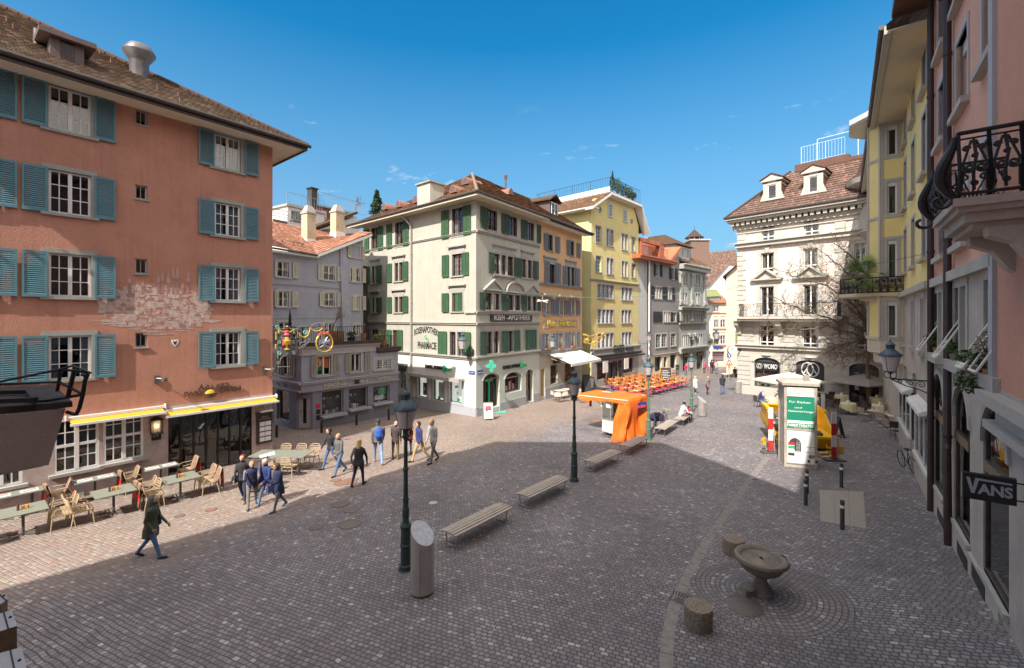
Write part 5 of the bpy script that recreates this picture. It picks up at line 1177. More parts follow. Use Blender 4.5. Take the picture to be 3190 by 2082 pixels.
for i,(px,h,r_,lab)in enumerate(((1903,2.3,.55,'tallest evergreen shrub on the planted roof deck'),(1918,1.7,.5,'rounded green shrub beside the tallest evergreen on the roof deck'),(1936,1.4,.7,'wide shrub in the middle of the roof deck railing'),(1952,1.3,.6,'leafy shrub near the lower corner of the roof deck'),(1965,1.0,.5,'small shrub at the street end of the roof deck'))):
 plant(tuple(YF.pt(S(px),.2,zpk+.2)),h,r_,420,.1,'leaf_mid' if i%2 else'leaf_dark',lab,'shrub','roof_shrub','box','cone' if i==0 else'ball',60+i,'shrubs on the roof deck','concrete',potr=.3,poth=.35)
#ridge roof behind the terrace
q=MB(YF.T);a=YF.s_(1700,-8);
tiles(None,yq((YF.s_(1660,-7),-6.5,za-.2),(YF.s_(1800,-7),-6.5,za+.2),(YF.s_(1806,-10),-9.5,zpk+2.6),(YF.s_(1680,-10),-9.5,zpk+1.2)),'roof_old','rear_roof',bld,.25,.04)
#restaurant front
q=MB(YF.T);q.box(0,e,0,.25,Z(1842,1110),zsh);q.box(-.05,e+.05,0,.35,zsh,zsh+.15);q.build('shop_cornice','grey_trim',bld)
G0=[(S(1860),S(1890),Z(1860,1185),Z(1860,1132)),(S(1899),S(1910),Z(1899,1180),Z(1899,1132)),(S(1916),S(1925),Z(1899,1180),Z(1899,1132)),(S(1939),S(1972),Z(1939,1165),Z(1939,1120))]
wall(YF,0,e,zb,Z(1842,1110),G0,.3).build('ground_floor_wall','concrete',bld)
for i in range(4):shopwin(bld,YF,*G0[i],'black_paint',6,seed=50+i)
q=MB(YF.T)
for x in(1895,1912,1930):q.box(S(x)-.3,S(x)+.3,.02,.12,zb,Z(1899,1128))
q.build('black_piers','slate',bld)
sg=thing('restaurant_fascia_sign','grey raised restaurant lettering on the cornice of the yellow house','sign',YF.pt(S(1930),.3,Z(1930,1092)))
text(sg,YF,S(1904),S(1937),Z(1904,1097),.75,'SWISS','slate',.3,.1,bold=.03);text(sg,YF,S(1944),S(1966),Z(1904,1095),.5,'Restaurant','slate',.3,.1)
aw=thing('folded_awning','folded grey awning frame with wire arms over the restaurant front','awning',YF.pt(S(1900),.5,Z(1860,1115)))
q=MB(YF.T);zz=Z(1860,1112);q.box(S(1850),e,.25,.45,zz-.1,zz+.1)
for k in range(24):x=S(1855)+k*(e-S(1855))/24;q.box(x,x+.04,.4,.9,zz-.25,zz-.2)
q.box(S(1853),e,.85,.95,zz-.3,zz-.15);q.build('frame','dark_metal',aw)
q=MB(YF.T)
for px in(1862,1928):x=S(px);q.box(x-.5,x+.5,.9,.95,zz-1.6,zz-.4)
q.build('side_panel','awning_cream',aw)
gb_=thing('gilded_bracket','gilded scrollwork bracket projecting from the corner of the yellow house','sign',YS.pt(0,.1,Z(1845,1060)))
q=MB()
def gc(px,py,Y):return Vector(((px-CX)/FOC*Y,Y,CZ+(HY-py)/FOC*Y))
Yb=P6.y-1.5
def spiral(cx,cy,r,a0,a1,w=.05,n=20,k=.85):return[gc(cx+r*(1-k*i/n)*math.cos(a0+(a1-a0)*i/n),cy+r*(1-k*i/n)*math.sin(a0+(a1-a0)*i/n),Yb)for i in range(n+1)]
for a in((1824,1052,14,2.6,9.5),(1824,1062,9,0,7),(1868,1055,14,3.4,-4),(1852,1072,10,0,-6),(1880,1045,8,2,8),(1836,1064,12,-1,5)):q.tube(spiral(*a),.045,5)
q.tube([gc(1812,1043,Yb),gc(1840,1048,Yb),gc(1862,1040,Yb),gc(1884,1032,Yb)],.04,5);q.tube([gc(1815,1068,Yb),gc(1836,1056,Yb)],.04,5);q.build('scrollwork','leaf_gilt',gb_)

#THE HOUSE THE PICTURE WAS TAKEN FROM (behind the camera, it shades the square)
ld=Vector((LDIR.x,LDIR.y));ld/=ld.length;tanel=math.tan(R(SUN_EL))
def caster(px,py,Y=-1.6):
 g=G(px,py);t=(g.y-Y)/ld.y;return(g.x-ld.x*t,g.z+tanel*t)
prof=[caster(*p)for p in((0,1838),(841,1598),(1267,1454),(1543,1376),(2058,1379),(2240,1443),(2498,1541),(2613,1562))]
prof=[(prof[0][0]-.05,prof[0][1]-3)]+prof
bld=thing('camera_house','house at the near end of the square with the oriel and iron railing','building',(0,-1.6,gz(0,-1.6)))
poly=[(p[0],p[1])for p in prof];poly=[(poly[0][0]-9,-1),(poly[0][0]-9,poly[0][1]*.0+6)]+[(poly[0][0],poly[0][1])]+poly[1:]+[(poly[-1][0]+2.5,poly[-1][1]-1.5),(poly[-1][0]+2.5,-1)]
q=MB();q.prism(poly,-11,-1.6,'o');q.build('wall','granite_pink',bld)
#oriel trough with dark stone cap beside the camera and its wrought railing
def cp(px,py,Y):return Vector(((px-CX)/FOC*Y,Y,CZ+(HY-py)/FOC*Y))
mat('render_brown',(0.50,0.43,0.385),.9,.06,1.5,.5,60);mat('old_stone_dark',(0.055,0.048,0.045),.95,.35,6,.8,60)
t=thing('oriel','brown rendered oriel box with a dark weathered stone cap beside the terracotta house','oriel',(-4.2,2.4,5.2))
Yo=3.3;dv_=Vector((-.62,-.06,0))
b0,b1,b2,b3=cp(205,1272,Yo),cp(152,1449,Yo*.99),cp(72,1466,Yo*.97),cp(-90,1500,Yo*.93)
c0=cp(-90,1300,Yo*.93)
q=MB();bk=Vector((-.5,.6,.0));pts=[b0,b1,b2,b3,c0]
bk=Vector((-1.2,-1.2,0));q.add(pts+[p+bk for p in pts],[(0,1,2,3,4),(9,8,7,6,5)]+[(i,(i+1)%5,5+(i+1)%5,5+i)for i in range(5)]);q.build('oriel_wall','render_brown',t)
q=MB();f0,f1=cp(226,1252,Yo*1.0),cp(-90,1262,Yo*.93);g0,g1=cp(226,1268,Yo),cp(-90,1312,Yo*.93)
k0,k1=cp(166,1211,Yo*1.22),cp(-90,1219,Yo*1.15)
k0.z=f0.z+.02;k1.z=f0.z+.02;f1.z=f0.z-.01
q.hexa([g0,g1,k1-Vector((0,0,.15)),k0-Vector((0,0,.15)),f0,f1,k1,k0]);q.build('stone_cap','old_stone_dark',t)
q=MB();z_=f0.z+.035
def on(px,py):
 Y=(CZ-z_)*FOC/(py-HY);return cp(px,py,Y)
m0,m1,m2,m3=on(110,1246),on(-60,1252),on(-60,1224),on(88,1221)
for a,b in((m0,m1),(m0,m3),(m3,m2)):
 q.tube([a,b],.022,4)
q.build('cap_recess','black_paint',t)
q=MB()
def ir(pts,Y=Yo,r=.011):q.tube([cp(x,y,Y if not isinstance(Y,tuple)else Y[i])for i,(x,y)in enumerate(pts)],r,6)
ir([(-90,1204),(0,1198),(170,1191),(183,1190)],r=.009);
ir([(-90,1194),(0,1189.5),(188,1151),(283,1162)],r=.009);ir([(188,1151),(225,1140),(283,1162)],r=.008)
ir([(188,1152),(184,1190),(178,1219)]);ir([(232,1152),(212,1236)],r=.015);ir([(274,1166),(265,1186),(258,1230),(247,1273),(238,1291),(228,1290),(208,1284)],r=.014)
ir([(183,1190),(213,1205),(257,1228)]);ir([(256,1230),(200,1240),(100,1254),(-90,1280)],r=.011)
ir([(253,1168),(262,1172),(266,1183),(262,1188)],r=.008);ir([(186,1152),(192,1160),(188,1168)],r=.008)
q.build('railing','dark_metal',t)
#letter boxes of the shop sign below the window, seen from above
mat('letterbox_top',(0.36,0.36,0.38),.6,.12,4,dirt=.2);mat('letterbox_side',(0.20,0.15,0.10),.7,.25,3)
def lb(pts,Y,dz,lab):
 t=thing('sign_letter_box',lab,'sign',cp(pts[0][0],pts[0][1],Y),group='metal letter boxes below the camera')
 v=[cp(x,y,Y)for x,y in pts];z=v[0].z
 v=[cp(x,y,(CZ-z)*FOC/(y-HY))for x,y in pts];n=len(v)
 q=MB();q.add(v+[p-Vector((0,0,dz))for p in v],[tuple(range(n)),tuple(range(2*n-1,n-1,-1))],0);q.add(v+[p-Vector((0,0,dz))for p in v],[(i,(i+1)%n,n+(i+1)%n,n+i)for i in range(n)],1)
 q.build('box',['letterbox_top','letterbox_side'],t)
 a,b=v[1].lerp(v[0],.34),v[2].lerp(v[3],.3);q=MB();q.tube([a+Vector((0,0,.001)),b+Vector((0,0,.001))],.003,4);q.build('seam','black_paint',t)
 q=MB();c=(v[1]+v[2])/2;q.lathe([(.006,0),(.004,.006)],8,tuple(c.lerp(v[0],.15)));q.build('bolt','black_paint',t)
lb([(-40,1922),(37,1901),(53,1950),(-40,1980)],2.0,.17,'middle metal letter box, its grey top just above the lowest box')
lb([(-40,2046),(68,2016),(90,2110),(-40,2140)],1.8,.2,'lowest and largest metal letter box at the picture corner')
lb([(-40,1864),(17,1848),(24,1866),(3,1882),(-40,1898)],2.2,.12,'topmost metal letter box, only its grey tip in view')
#GREY HOUSE WITH COPPER ROOF ROOM
def FD(px,D,vp,flip=False):return Fac(((px-CX)/FOC*D,D),vp,flip)
GY=FD(2024,55,2950);S=GY.s_;Z=GY.z_;g_=Vector((GY.P.x,GY.P.y,gz(GY.P.x,GY.P.y)))
mat('grey_plaster',(0.235,0.225,0.22),.95,.08,1,.8,14);mat('grey_light',(0.44,0.44,0.43),.9,.06,1,.2,20);mat('grey_green',(0.36,0.375,0.345),.85,.06,1,.2,20,dirt=.15)
bld=thing('grey_house','rough grey plastered house with dark shutters and an orange copper roof room','building',g_)
zev=Z(2024,812);e=S(2115);zb=g_.z-2;zg=Z(2024,1108)
O=[ww(GY,2042,2051,823,860),ww(GY,2092,2100,835,870),ww(GY,2037,2061,893,930),ww(GY,2076,2092,895,932),ww(GY,2068,2088,972,1003),ww(GY,2094,2107,974,1003),ww(GY,2043,2077,1042,1084),ww(GY,2090,2105,1040,1079)]
wall(GY,0,e,zg,zev,O,.25).build('wall','grey_plaster',bld)
SH={0:[(2036,2042),(2055,2062)],1:[(2084,2091),(2102,2109)],2:[(2028,2036),(2062,2071)],3:[(2072,2076),(2092,2100)],4:[(2034,2061),(2088,2094)],5:[(2107,2114)]}
for i,w in enumerate(O):
 kw=dict(mull=[.5],nc=1,mx=2)if i in(6,)else dict(mull=[.333,.667],nc=1,mx=1)if i in(2,4)else dict(mull=[.5],nc=1,mx=1)if i in(3,)else dict(nc=1,mx=2)
 window(bld,GY,*w,dict(tm='stone_trim',tw=.16,fm='white_frame',mz=4,mw=.12,rec=.12,smat='dark_shutter',slats=14),sh=[(S(a),S(b))for a,b in SH.get(i,[])],curtain=('curtain_white',.6),**kw)
G0=[(S(2040),S(2062),Z(2040,1160),Z(2040,1113)),(S(2068),S(2079),Z(2068,1160),Z(2068,1113)),(S(2088),S(2107),Z(2088,1152),Z(2088,1106))]
wall(GY,0,e,zb,zg,G0,.3).build('ground_floor_wall','soffit_cream',bld)
for i in range(3):shopwin(bld,GY,*G0[i],'white_frame',4,seed=70+i)
band(bld,GY,0,e,zg-.12,zg,.1,'stone_trim')
q=MB(GY.T);q.box(-2.3,0,-3,-.3,zb,zev);q.build('side_wall','grey_light',bld)
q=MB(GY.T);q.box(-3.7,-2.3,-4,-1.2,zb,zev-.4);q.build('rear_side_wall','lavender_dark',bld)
core(bld,GY,.3,e,zb,zev,.8,8)
q=MB(GY.T);q.box(-4,S(2090),-3,.9,zev-.1,zev+.15);q.box(-4,S(2091),-3,1.1,zev+.15,zev+.35);q.build('copper_eaves','copper_new',bld)
q=MB(GY.T);zt_=Z(2068,757);x0,x1=GY.s_(2000,0),S(2072)
q.box(x0,x1,-.6,-.1,zt_-.5,zt_);q.box(x1-1.2,x1,-4,-.1,zev+.35,zt_);q.box(x0,x0+.3,-4,-.1,zev+.35,zt_-.2);q.box(x0+.3,x1-1.2,-4.1,-4,zev+.3,zt_);q.build('copper_room','copper_new',bld)
q=MB(GY.T);q.box(x0+.3,x1-1.2,-1.0,-.95,zev+.35,zt_-.5);q.build('pane','glass',bld)
q=MB(GY.T)
a_,b_x=S(2074),S(2118)
q.hexa([(a_,-5,zev+.2),(a_+.9,-5,zev+.2),(a_+.9,.5,zev+.2),(a_,.5,zev+.2),(b_x-.9,-5,zt_+.2),(b_x,-5,zt_+.2),(b_x,.5,zt_-.1),(b_x-.9,.5,zt_-.1)]);q.build('copper_slope','copper_new',bld)
q=MB(GY.T);q.prism([(a_+.5,zev),(S(2115),zev),(S(2115),zt_-.4)],-.3,0);q.build('gable','grey_plaster',bld)
q=MB(GY.T);zz=zt_+1.6;q.box(S(1985),S(2052),-6,-5.8,zt_-.2,zz);q.box(S(2052)-.1,S(2052),-6,-3,zt_,zz);q.build('copper_screen','copper_new',bld);q=MB(GY.T);q.tube([(S(1998),-5,zt_),(S(1998),-5,zt_+2.4)],.15,6);q.build('flue','copper_new',bld)
railing(bld,GY,S(2000),S(2060),zev+.35,1.2,.3,.8,'dark_metal')
q=MB(GY.T);q.tube([(-.5,.2,zev),(-.5,.15,zb)],.1,6);q.build('downpipe','white_metal',bld)
#neoclassical grey-green house
NC=Fac(GY.pt(e),2960);S=NC.s_;Z=NC.z_;g_=NC.pt(0);g_.z=gz(g_.x,g_.y);zb=g_.z-2
bld=thing('pilastered_house','grey-green house with pilasters and scroll capitals beside the rough grey house','building',g_)
e=S(2200);zev=Z(2116,826);zg=Z(2116,1102)
O=[ww(NC,2127,2141,848,879),ww(NC,2167,2180,856,886),ww(NC,2127,2141,912,947),ww(NC,2167,2180,914,948),ww(NC,2128,2143,980,1009),ww(NC,2160,2188,978,1007),ww(NC,2125,2142,1045,1092),ww(NC,2150,2160,1043,1090),ww(NC,2169,2188,1042,1088)]
wall(NC,0,e,zg,zev,O,.3).build('wall','grey_green',bld)
for i,w in enumerate(O):
 n={5:4,4:2,6:3,8:3,7:1}.get(i,2)
 window(bld,NC,*w,dict(tm='grey_light',tw=.2,fm='white_frame',mx=1,mz=2 if i<6 else 3,rec=.2,mw=.12),nc=1,mull=[k/n for k in range(1,n)],curtain=('curtain_white',.8))
for y0,y1,o in((826,838,.7),(958,966,.45),(1008,1012,.2),(1088,1102,.35)):
 band(bld,NC,-.1,e+.1,Z(2116,y1),Z(2116,y0),o,'grey_green')
def scroll_cap(fr,x,z,par,w=.5):
 q=MB(fr.T);q.box(x-w,x+w,0,.35,z,z+.15)
 for sx in(-1,1):q.tube([(x+sx*w*.7+.18*math.cos(a),.3,z-.15+.18*math.sin(a))for a in[i*.7 for i in range(9)]],.07,5)
 q.build('capital','grey_light',par)
for px in(2120,2154,2194):
 for y0,y1 in((847,950),(966,1000)):
  x=S(px);q=MB(NC.T);q.box(x-.35,x+.35,0,.22,Z(2116,y1),Z(2116,y0));q.build('pilaster','grey_green',bld)
 scroll_cap(NC,S(px),Z(2116,850),bld);scroll_cap(NC,S(px),Z(2116,938),bld,.45)
for px in(2147,2164):scroll_cap(NC,S(px),Z(2116,1044),bld,.5)
G0=[(S(2127),S(2142),Z(2127,1158),Z(2127,1103)),(S(2170),S(2190),Z(2170,1152),Z(2170,1098))]
wall(NC,0,e,zb,zg,G0,.4).build('ground_floor_wall','grey_green',bld)
for i,(a,b,c,d)in enumerate(G0):
 shopwin(bld,NC,a,b,c,d,'dark_metal',3,seed=80+i);q=MB(NC.T);q.box(a,b,.02,.12,d-.6,d);sg=q.build('shop_board','black_paint',bld);text(bld,NC,a+.2,b-.2,d-.45,.3,'DIE BAR','awning_yellow',.13,.02,name='yellow_lettering')
core(bld,NC,0,e,zb,zev,.8,10)
q=MB(NC.T);q.box(.2,S(2163),-4,-.8,zev+.8,zev+3.0);q.build('attic','grey_light',bld)
for px in(2122,2137):a=NC.s_(px,-.8);w=(a,a+.9,zev+1.3,zev+2.8);window(bld,NC.off(-.75),*w,dict(tm='grey_light',tw=.12,fm='white_frame',nc=2,mx=1,mz=1,rec=-.01))
q=MB(NC.T);q.hexa([(-.2,-5,zev+3),(S(2163)+.8,-5,zev+3),(S(2163)+.8,-.2,zev+3),(-.2,-.2,zev+3),(.8,-5,zev+4.6),(S(2150),-5,zev+4.2),(S(2150),-2.4,zev+4.2),(.8,-2.4,zev+4.6)]);q.build('attic_roof','roof_old',bld)
tiles(None,[NC.pt(0,.5,zev+.5),NC.pt(e+.8,.5,zev+.5),NC.pt(e-3,-5,zev+4),NC.pt(0,-5,zev+4)],'roof_old','roof',bld,.3,.04)
#END OF THE STREET
def XF(D):return Fac((0,D),CX)
def mkx(D):
 f=Fac.__new__(Fac);f.e=Vector((1,0));f.n=Vector((0,-1));f.P=Vector((0,D));f.T=Matrix(((1,0,0,0),(0,-1,0,D),(0,0,1,0),(0,0,0,1)));return f
mat('pale_rose',(0.60,0.52,0.46),.9,.05,1,.1,20);mat('beige_plaster',(0.62,0.53,0.41),.9,.04,.6,.1,20);mat('olive_metal',(0.20,0.22,0.08),.6,.1)
EN=mkx(72);S=EN.s_;Z=EN.z_;bld=thing('street_end_house','cream and stone house with shoe shop closing the far end of the street','building',(S(2230),72,gz(S(2230),72)))
zb=gz(S(2230),72)-1
q=MB(EN.T);q.box(S(2190),S(2219),-8,0,zb,Z(0,943));q.build('wall','white_plaster',bld)
O=[ww(EN,2223,2239,952,971),ww(EN,2224,2238,996,1020),ww(EN,2244,2259,996,1020),ww(EN,2224,2238,1045,1072),ww(EN,2244,2259,1045,1072)]
SHW=(S(2218),S(2258),Z(0,1128),Z(0,1095))
wall(EN,S(2219),S(2267),zb,Z(0,943),O+[SHW],.3).build('wall','beige_plaster',bld)
for w in O:window(bld,EN,*w,dict(tm='pale_rose',tw=.15,fm='white_frame',nc=2,mx=1,mz=2,rec=.12),curtain=('curtain_white',.5))
shopwin(bld,EN,*SHW,'white_frame',0,back='paper',seed=9)
for k in range(6):
 q=MB(EN.T);zz=SHW[2]+.15+k*(SHW[3]-SHW[2]-.2)/6
 for j in range(9):x=SHW[0]+.1+j*(SHW[1]-SHW[0]-.2)/9;q.box(x,x+.15,-.4,-.3,zz,zz+.1)
 q.build('shoe_row',('slate','coral','greyblue_shutter')[k%3],bld)
sg=thing('shoe_shop_sign','dark lower-case shoe shop lettering on the far end house','sign',EN.pt(S(2238),.1,Z(0,1088)));text(sg,EN,S(2222),S(2248),Z(0,1090),.8,'snipes','sign_blue',.12,.1,bold=.03)
q=MB(EN.T);q.lathe([(0,-.2),(.25,0),(0,.2)],10,(S(2250),.15,Z(0,1081)),sy=.4);q.build('red_dot','red_cloth',sg)
core(bld,EN,S(2219),S(2266),zb,Z(0,945),.7,6)
band(bld,EN,S(2219),S(2266),Z(0,1078),Z(0,1076),.15,'pale_rose');band(bld,EN,S(2219),S(2266),Z(0,1027),Z(0,1025),.15,'pale_rose');band(bld,EN,S(2190),S(2266),Z(0,977),Z(0,975),.15,'pale_rose')
q=MB(EN.T)
for px in(2229,2251):
 for py in(985,1035):q.lathe([(0,-.1),(.35,0),(0,.1)],10,(S(px),.02,Z(0,py)),sx=1.4,sy=.3)
q.build('relief','pale_rose',bld)
tiles(None,[EN.pt(S(2192),.5,Z(0,945)),EN.pt(S(2270),.5,Z(0,944)),EN.pt(S(2270),-4,Z(0,905)),EN.pt(S(2192),-4,Z(0,925))],'roof_red','roof',bld,.3,.04)
q=MB(EN.T);q.hexa([(S(2201),-.6,Z(0,925)),(S(2252),-.6,Z(0,922)),(S(2252),-.5,Z(0,922)),(S(2201),-.5,Z(0,925)),(S(2222),-4,Z(0,900)),(S(2266),-4,Z(0,897)),(S(2266),-3.9,Z(0,897)),(S(2222),-3.9,Z(0,900))]);q.build('dormer_roof','olive_metal',bld)
q=MB(EN.T);q.box(S(2208),S(2248),-2.5,-.8,Z(0,938),Z(0,924));dd=q.build('dormer','grey_light',bld);q=MB(EN.T);q.box(S(2211),S(2246),-.8,-.75,Z(0,935),Z(0,927));q.build('pane','glass',dd)
#middle house with gable behind
MH=mkx(80);S=MH.s_;Z=MH.z_;bld=thing('gabled_house','white gabled house with brown tiled roof above the street end','building',(S(2240),80,-2))
q=MB(MH.T);q.prism([(S(2190),Z(0,960)),(S(2275),Z(0,960)),(S(2285),Z(0,830)),(S(2266),Z(0,828)),(S(2200),Z(0,893)),(S(2190),Z(0,893))],-6,0);q.build('wall','white_plaster',bld)
tiles(None,[MH.pt(S(2186),.5,Z(0,893)),MH.pt(S(2205),.5,Z(0,893)),MH.pt(S(2270),.3,Z(0,824)),MH.pt(S(2186),-6,Z(0,815))],'roof_choc','roof',bld,.35,.04)
for px,py in((2247,880),(2257,878)):
 w=ww(MH,px,px+5,py-13,py+14);window(bld,MH,*w,dict(tm='white_frame',tw=.1,nc=1,mx=1,mz=2,rec=-.01))
#beige blank wall house
BW=mkx(55);S=BW.s_;Z=BW.z_;gg=gz(S(2280),55);bld=thing('beige_house','narrow beige house side without windows beside the white corner house','building',(S(2280),55,gg))
q=MB(BW.T);f_=[(S(2263),gg-2),(S(2310),gg-2),(S(2310),Z(0,815)),(S(2263),Z(0,862))];q.add([(a,0,b)for a,b in f_]+[(a+6,-10,b)for a,b in f_],[(0,1,2,3),(7,6,5,4)]+[(i,(i+1)%4,4+(i+1)%4,4+i)for i in range(4)]);q.build('wall','beige_plaster',bld)
q=MB(BW.T);q.hexa([(S(2247)+6,-10,Z(0,867)),(S(2310)+6,-10,Z(0,815)),(S(2310),.4,Z(0,815)),(S(2247),.4,Z(0,867)),(S(2247)+6,-10,Z(0,861)),(S(2310)+6,-10,Z(0,808)),(S(2310),.4,Z(0,808)),(S(2247),.4,Z(0,861))]);q.build('roof','brown_pipe',bld)
q=MB(BW.T);q.box(S(2291),S(2296),0,.1,Z(0,1068),Z(0,1031));q.build('shutter','olive_metal',bld)
#great brown roof with lantern tower
CH_=mkx(105);S=CH_.s_;Z=CH_.z_;bld=thing('great_roof_house','large old building with a huge brown roof and a small open lantern tower','building',(S(2250),105,-3))
tiles(None,[CH_.pt(S(2140),2,Z(0,960)),CH_.pt(S(2330),2,Z(0,960)),CH_.pt(S(2330),-6,Z(0,766)),CH_.pt(S(2150),-6,Z(0,785))],'roof_choc','roof',bld,.5,.05)
q=MB(CH_.T);q.box(S(2100),S(2330),-16,-7,-3,Z(0,900));q.build('wall','white_plaster',bld)
tx0,tx1=S(2126),S(2180)
q=MB(CH_.T);q.box(tx0,tx1,0,5,5,Z(0,761));q.build('tower_wall','tower_brown' if'tower_brown' in MATS else mat('tower_brown',(.17,.11,.085),.9,.2,3),bld)
q=MB(CH_.T);q.box(tx0-.3,tx1+.3,-.3,5.3,Z(0,761),Z(0,757));q.build('tower_cornice','concrete',bld)
q=MB(CH_.T);cx,cy=(S(2126)+S(2173))/2,2.5
for k in range(8):a=k*math.pi/4+.39;q.tube([(cx+1.5*math.cos(a),cy+1.5*math.sin(a),Z(0,758)),(cx+1.5*math.cos(a),cy+1.5*math.sin(a),Z(0,745))],.14,5)
q.build('lantern_post','stone_trim',bld)
q=MB(CH_.T);hz=Z(0,722)-Z(0,748);q.lathe([(2.2,0),(1.5,hz*.28),(.8,hz*.62),(.3,hz*.9),(.05,hz)],8,(cx,cy,Z(0,748)));q.tube([(cx,cy,Z(0,722)),(cx,cy,Z(0,711))],.05,5);q.build('lantern_roof','roof_choc',bld)
#WHITE CORNER HOUSE
WP=G(2297,1226);WH=Fac(WP,330,True);S=WH.s_;Z=WH.z_;zb=WP.z-2;r=2297
mat('cream_wall',(0.70,0.62,0.565),.85,.03,.7,.1,20,streak=.2,dirt=.12);mat('cream_stone',(0.47,0.445,0.40),.85,.06,1,.15,30,dirt=.18)
bld=thing('white_corner_house','white stuccoed corner house with quoins, balcony and dormers beside the street end','building',WP)
zev=Z(r,694);z3=Z(r,775);z2=Z(r,985);z1=Z(r,1083);e=S(2740)
O=[ww(WH,2373,2412,690,752),ww(WH,2505,2551,672,739),ww(WH,2371,2411,787,854),ww(WH,2503,2548,777,835),ww(WH,2368,2411,893,987),ww(WH,2501,2549,889,985),ww(WH,2660,2694,880,975),ww(WH,2662,2698,765,835),ww(WH,2366,2412,1012,1079),ww(WH,2499,2550,1011,1085),ww(WH,2665,2722,1022,1094)]
def fixrow(ix):
 zt_=sum(O[i][3]for i in ix)/len(ix);zb_=sum(O[i][2]for i in ix)/len(ix)
 for i in ix:O[i]=(O[i][0],O[i][1],zb_,zt_)
for ix in((0,1),(2,3,7),(4,5,6),(8,9,10)):fixrow(ix)
wall(WH,0,e,z2,zev,[w for w in O[:8]],.25).build('wall','cream_wall',bld)
wall(WH,0,e,z1,z2,O[8:],.3).build('stone_wall','cream_stone',bld)
for i,w in enumerate(O):
 window(bld,WH,*w,dict(tm='cream_stone',tw=.32,top=.36,fm='white_frame',nc=2,mx=1,mz=1,rec=.18,bar=.07),transom=None if 4<=i<=6 else.22,sill=not(4<=i<=6),curtain=('curtain_beige' if i<4 else'curtain_white',.9 if i in(2,3)else.3))
for i in(4,5,6):
 a,b,c,d=O[i];q=MB(WH.T);z=d+.55;m_=(a+b)/2;w_=(b-a)/2+.65
 q.box(m_-w_,m_+w_,0,.4,z,z+.12);q.prism([(m_-w_,z+.12),(m_+w_,z+.12),(m_,z+.85)],0,.12);q.prism([(m_-w_-.1,z+.12),(m_-w_+.25,z+.12),(m_,z+.85),(m_,z+1.0)],0,.42);q.prism([(m_+w_+.1,z+.12),(m_+w_-.25,z+.12),(m_,z+.85),(m_,z+1.0)],0,.42);q.build('pediment','cream_stone',bld)
for i in(2,3,8,9,0,1):
 a,b,c,d=O[i];q=MB(WH.T);m_=(a+b)/2;q.prism([(m_-.12,d+.02),(m_+.12,d+.02),(m_+.2,d+.5),(m_-.2,d+.5)],0,.14);q.build('keystone','cream_stone',bld)
def quoins(x0,x1,za,zb_,dirn):
 q=MB(WH.T);n=int((zb_-za)/.42)
 for k in range(n):
  z=za+k*(zb_-za)/n;w=.75 if k%2 else.5
  q.box(x0 if dirn>0 else x1-w,x0+w if dirn>0 else x1,-.05,.07,z+.03,z+(zb_-za)/n-.03)
 q.build('quoins','cream_stone',bld)
quoins(0,1,z2+.1,z3-.3,1);quoins(0,1,z3+.1,zev-1.1,1);xq=S(2637);quoins(xq-1,xq,z2,z3-.3,-1);quoins(xq-1,xq,z3+.1,zev-1.1,-1)
q=MB(WH.T)
def rust(x0,x1,za,zb_,h=.38):
 n=int((zb_-za)/h)
 for k in range(n):z=za+k*(zb_-za)/n;q.box(x0,x1,-.02,.06,z+.025,z+(zb_-za)/n-.025)
mid=[(0.02,O[8][0]-.5),(O[8][1]+.5,O[9][0]-.5),(O[9][1]+.5,O[10][0]-.5),(O[10][1]+.4,e)]
for a,b in mid:rust(a,b,z1+.2,z2-.5)
q.build('rustication','cream_stone',bld)
for ya,yb,o in((775,764,.35),(1083,1074,.3)):
 band(bld,WH,-.1,e,Z(r,ya),Z(r,yb),o,'cream_stone')
q=MB(WH.T);q.box(-.3,e,0,.25,zev-.75,zev-.35);q.box(-.6,e,0,.8,zev-.1,zev+.1);q.box(-.75,e,0,1.0,zev+.1,zev+.35);q.box(-.1,e,0,.12,zev-1.1,zev-1.0);q.build('eaves_cornice','cream_stone',bld)
for k in range(24):
 x=-.2+k*e/23;q=MB(WH.T);q.box(x-.13,x+.13,.0,.62,zev-.4,zev-.1);q.box(x-.11,x+.11,.0,.3,zev-.62,zev-.4);q.build('eaves_bracket','cream_stone',bld)
q=MB(WH.T)
for k in range(110):x=k*e/110;q.box(x,x+.12,.22,.32,zev-.5,zev-.38)
q.build('dentils','cream_stone',bld);q=MB(WH.T);q.tube([(-.8,1.05,zev+.35),(e,1.05,zev+.35)],.1,6);q.build('gutter','gutter',bld)
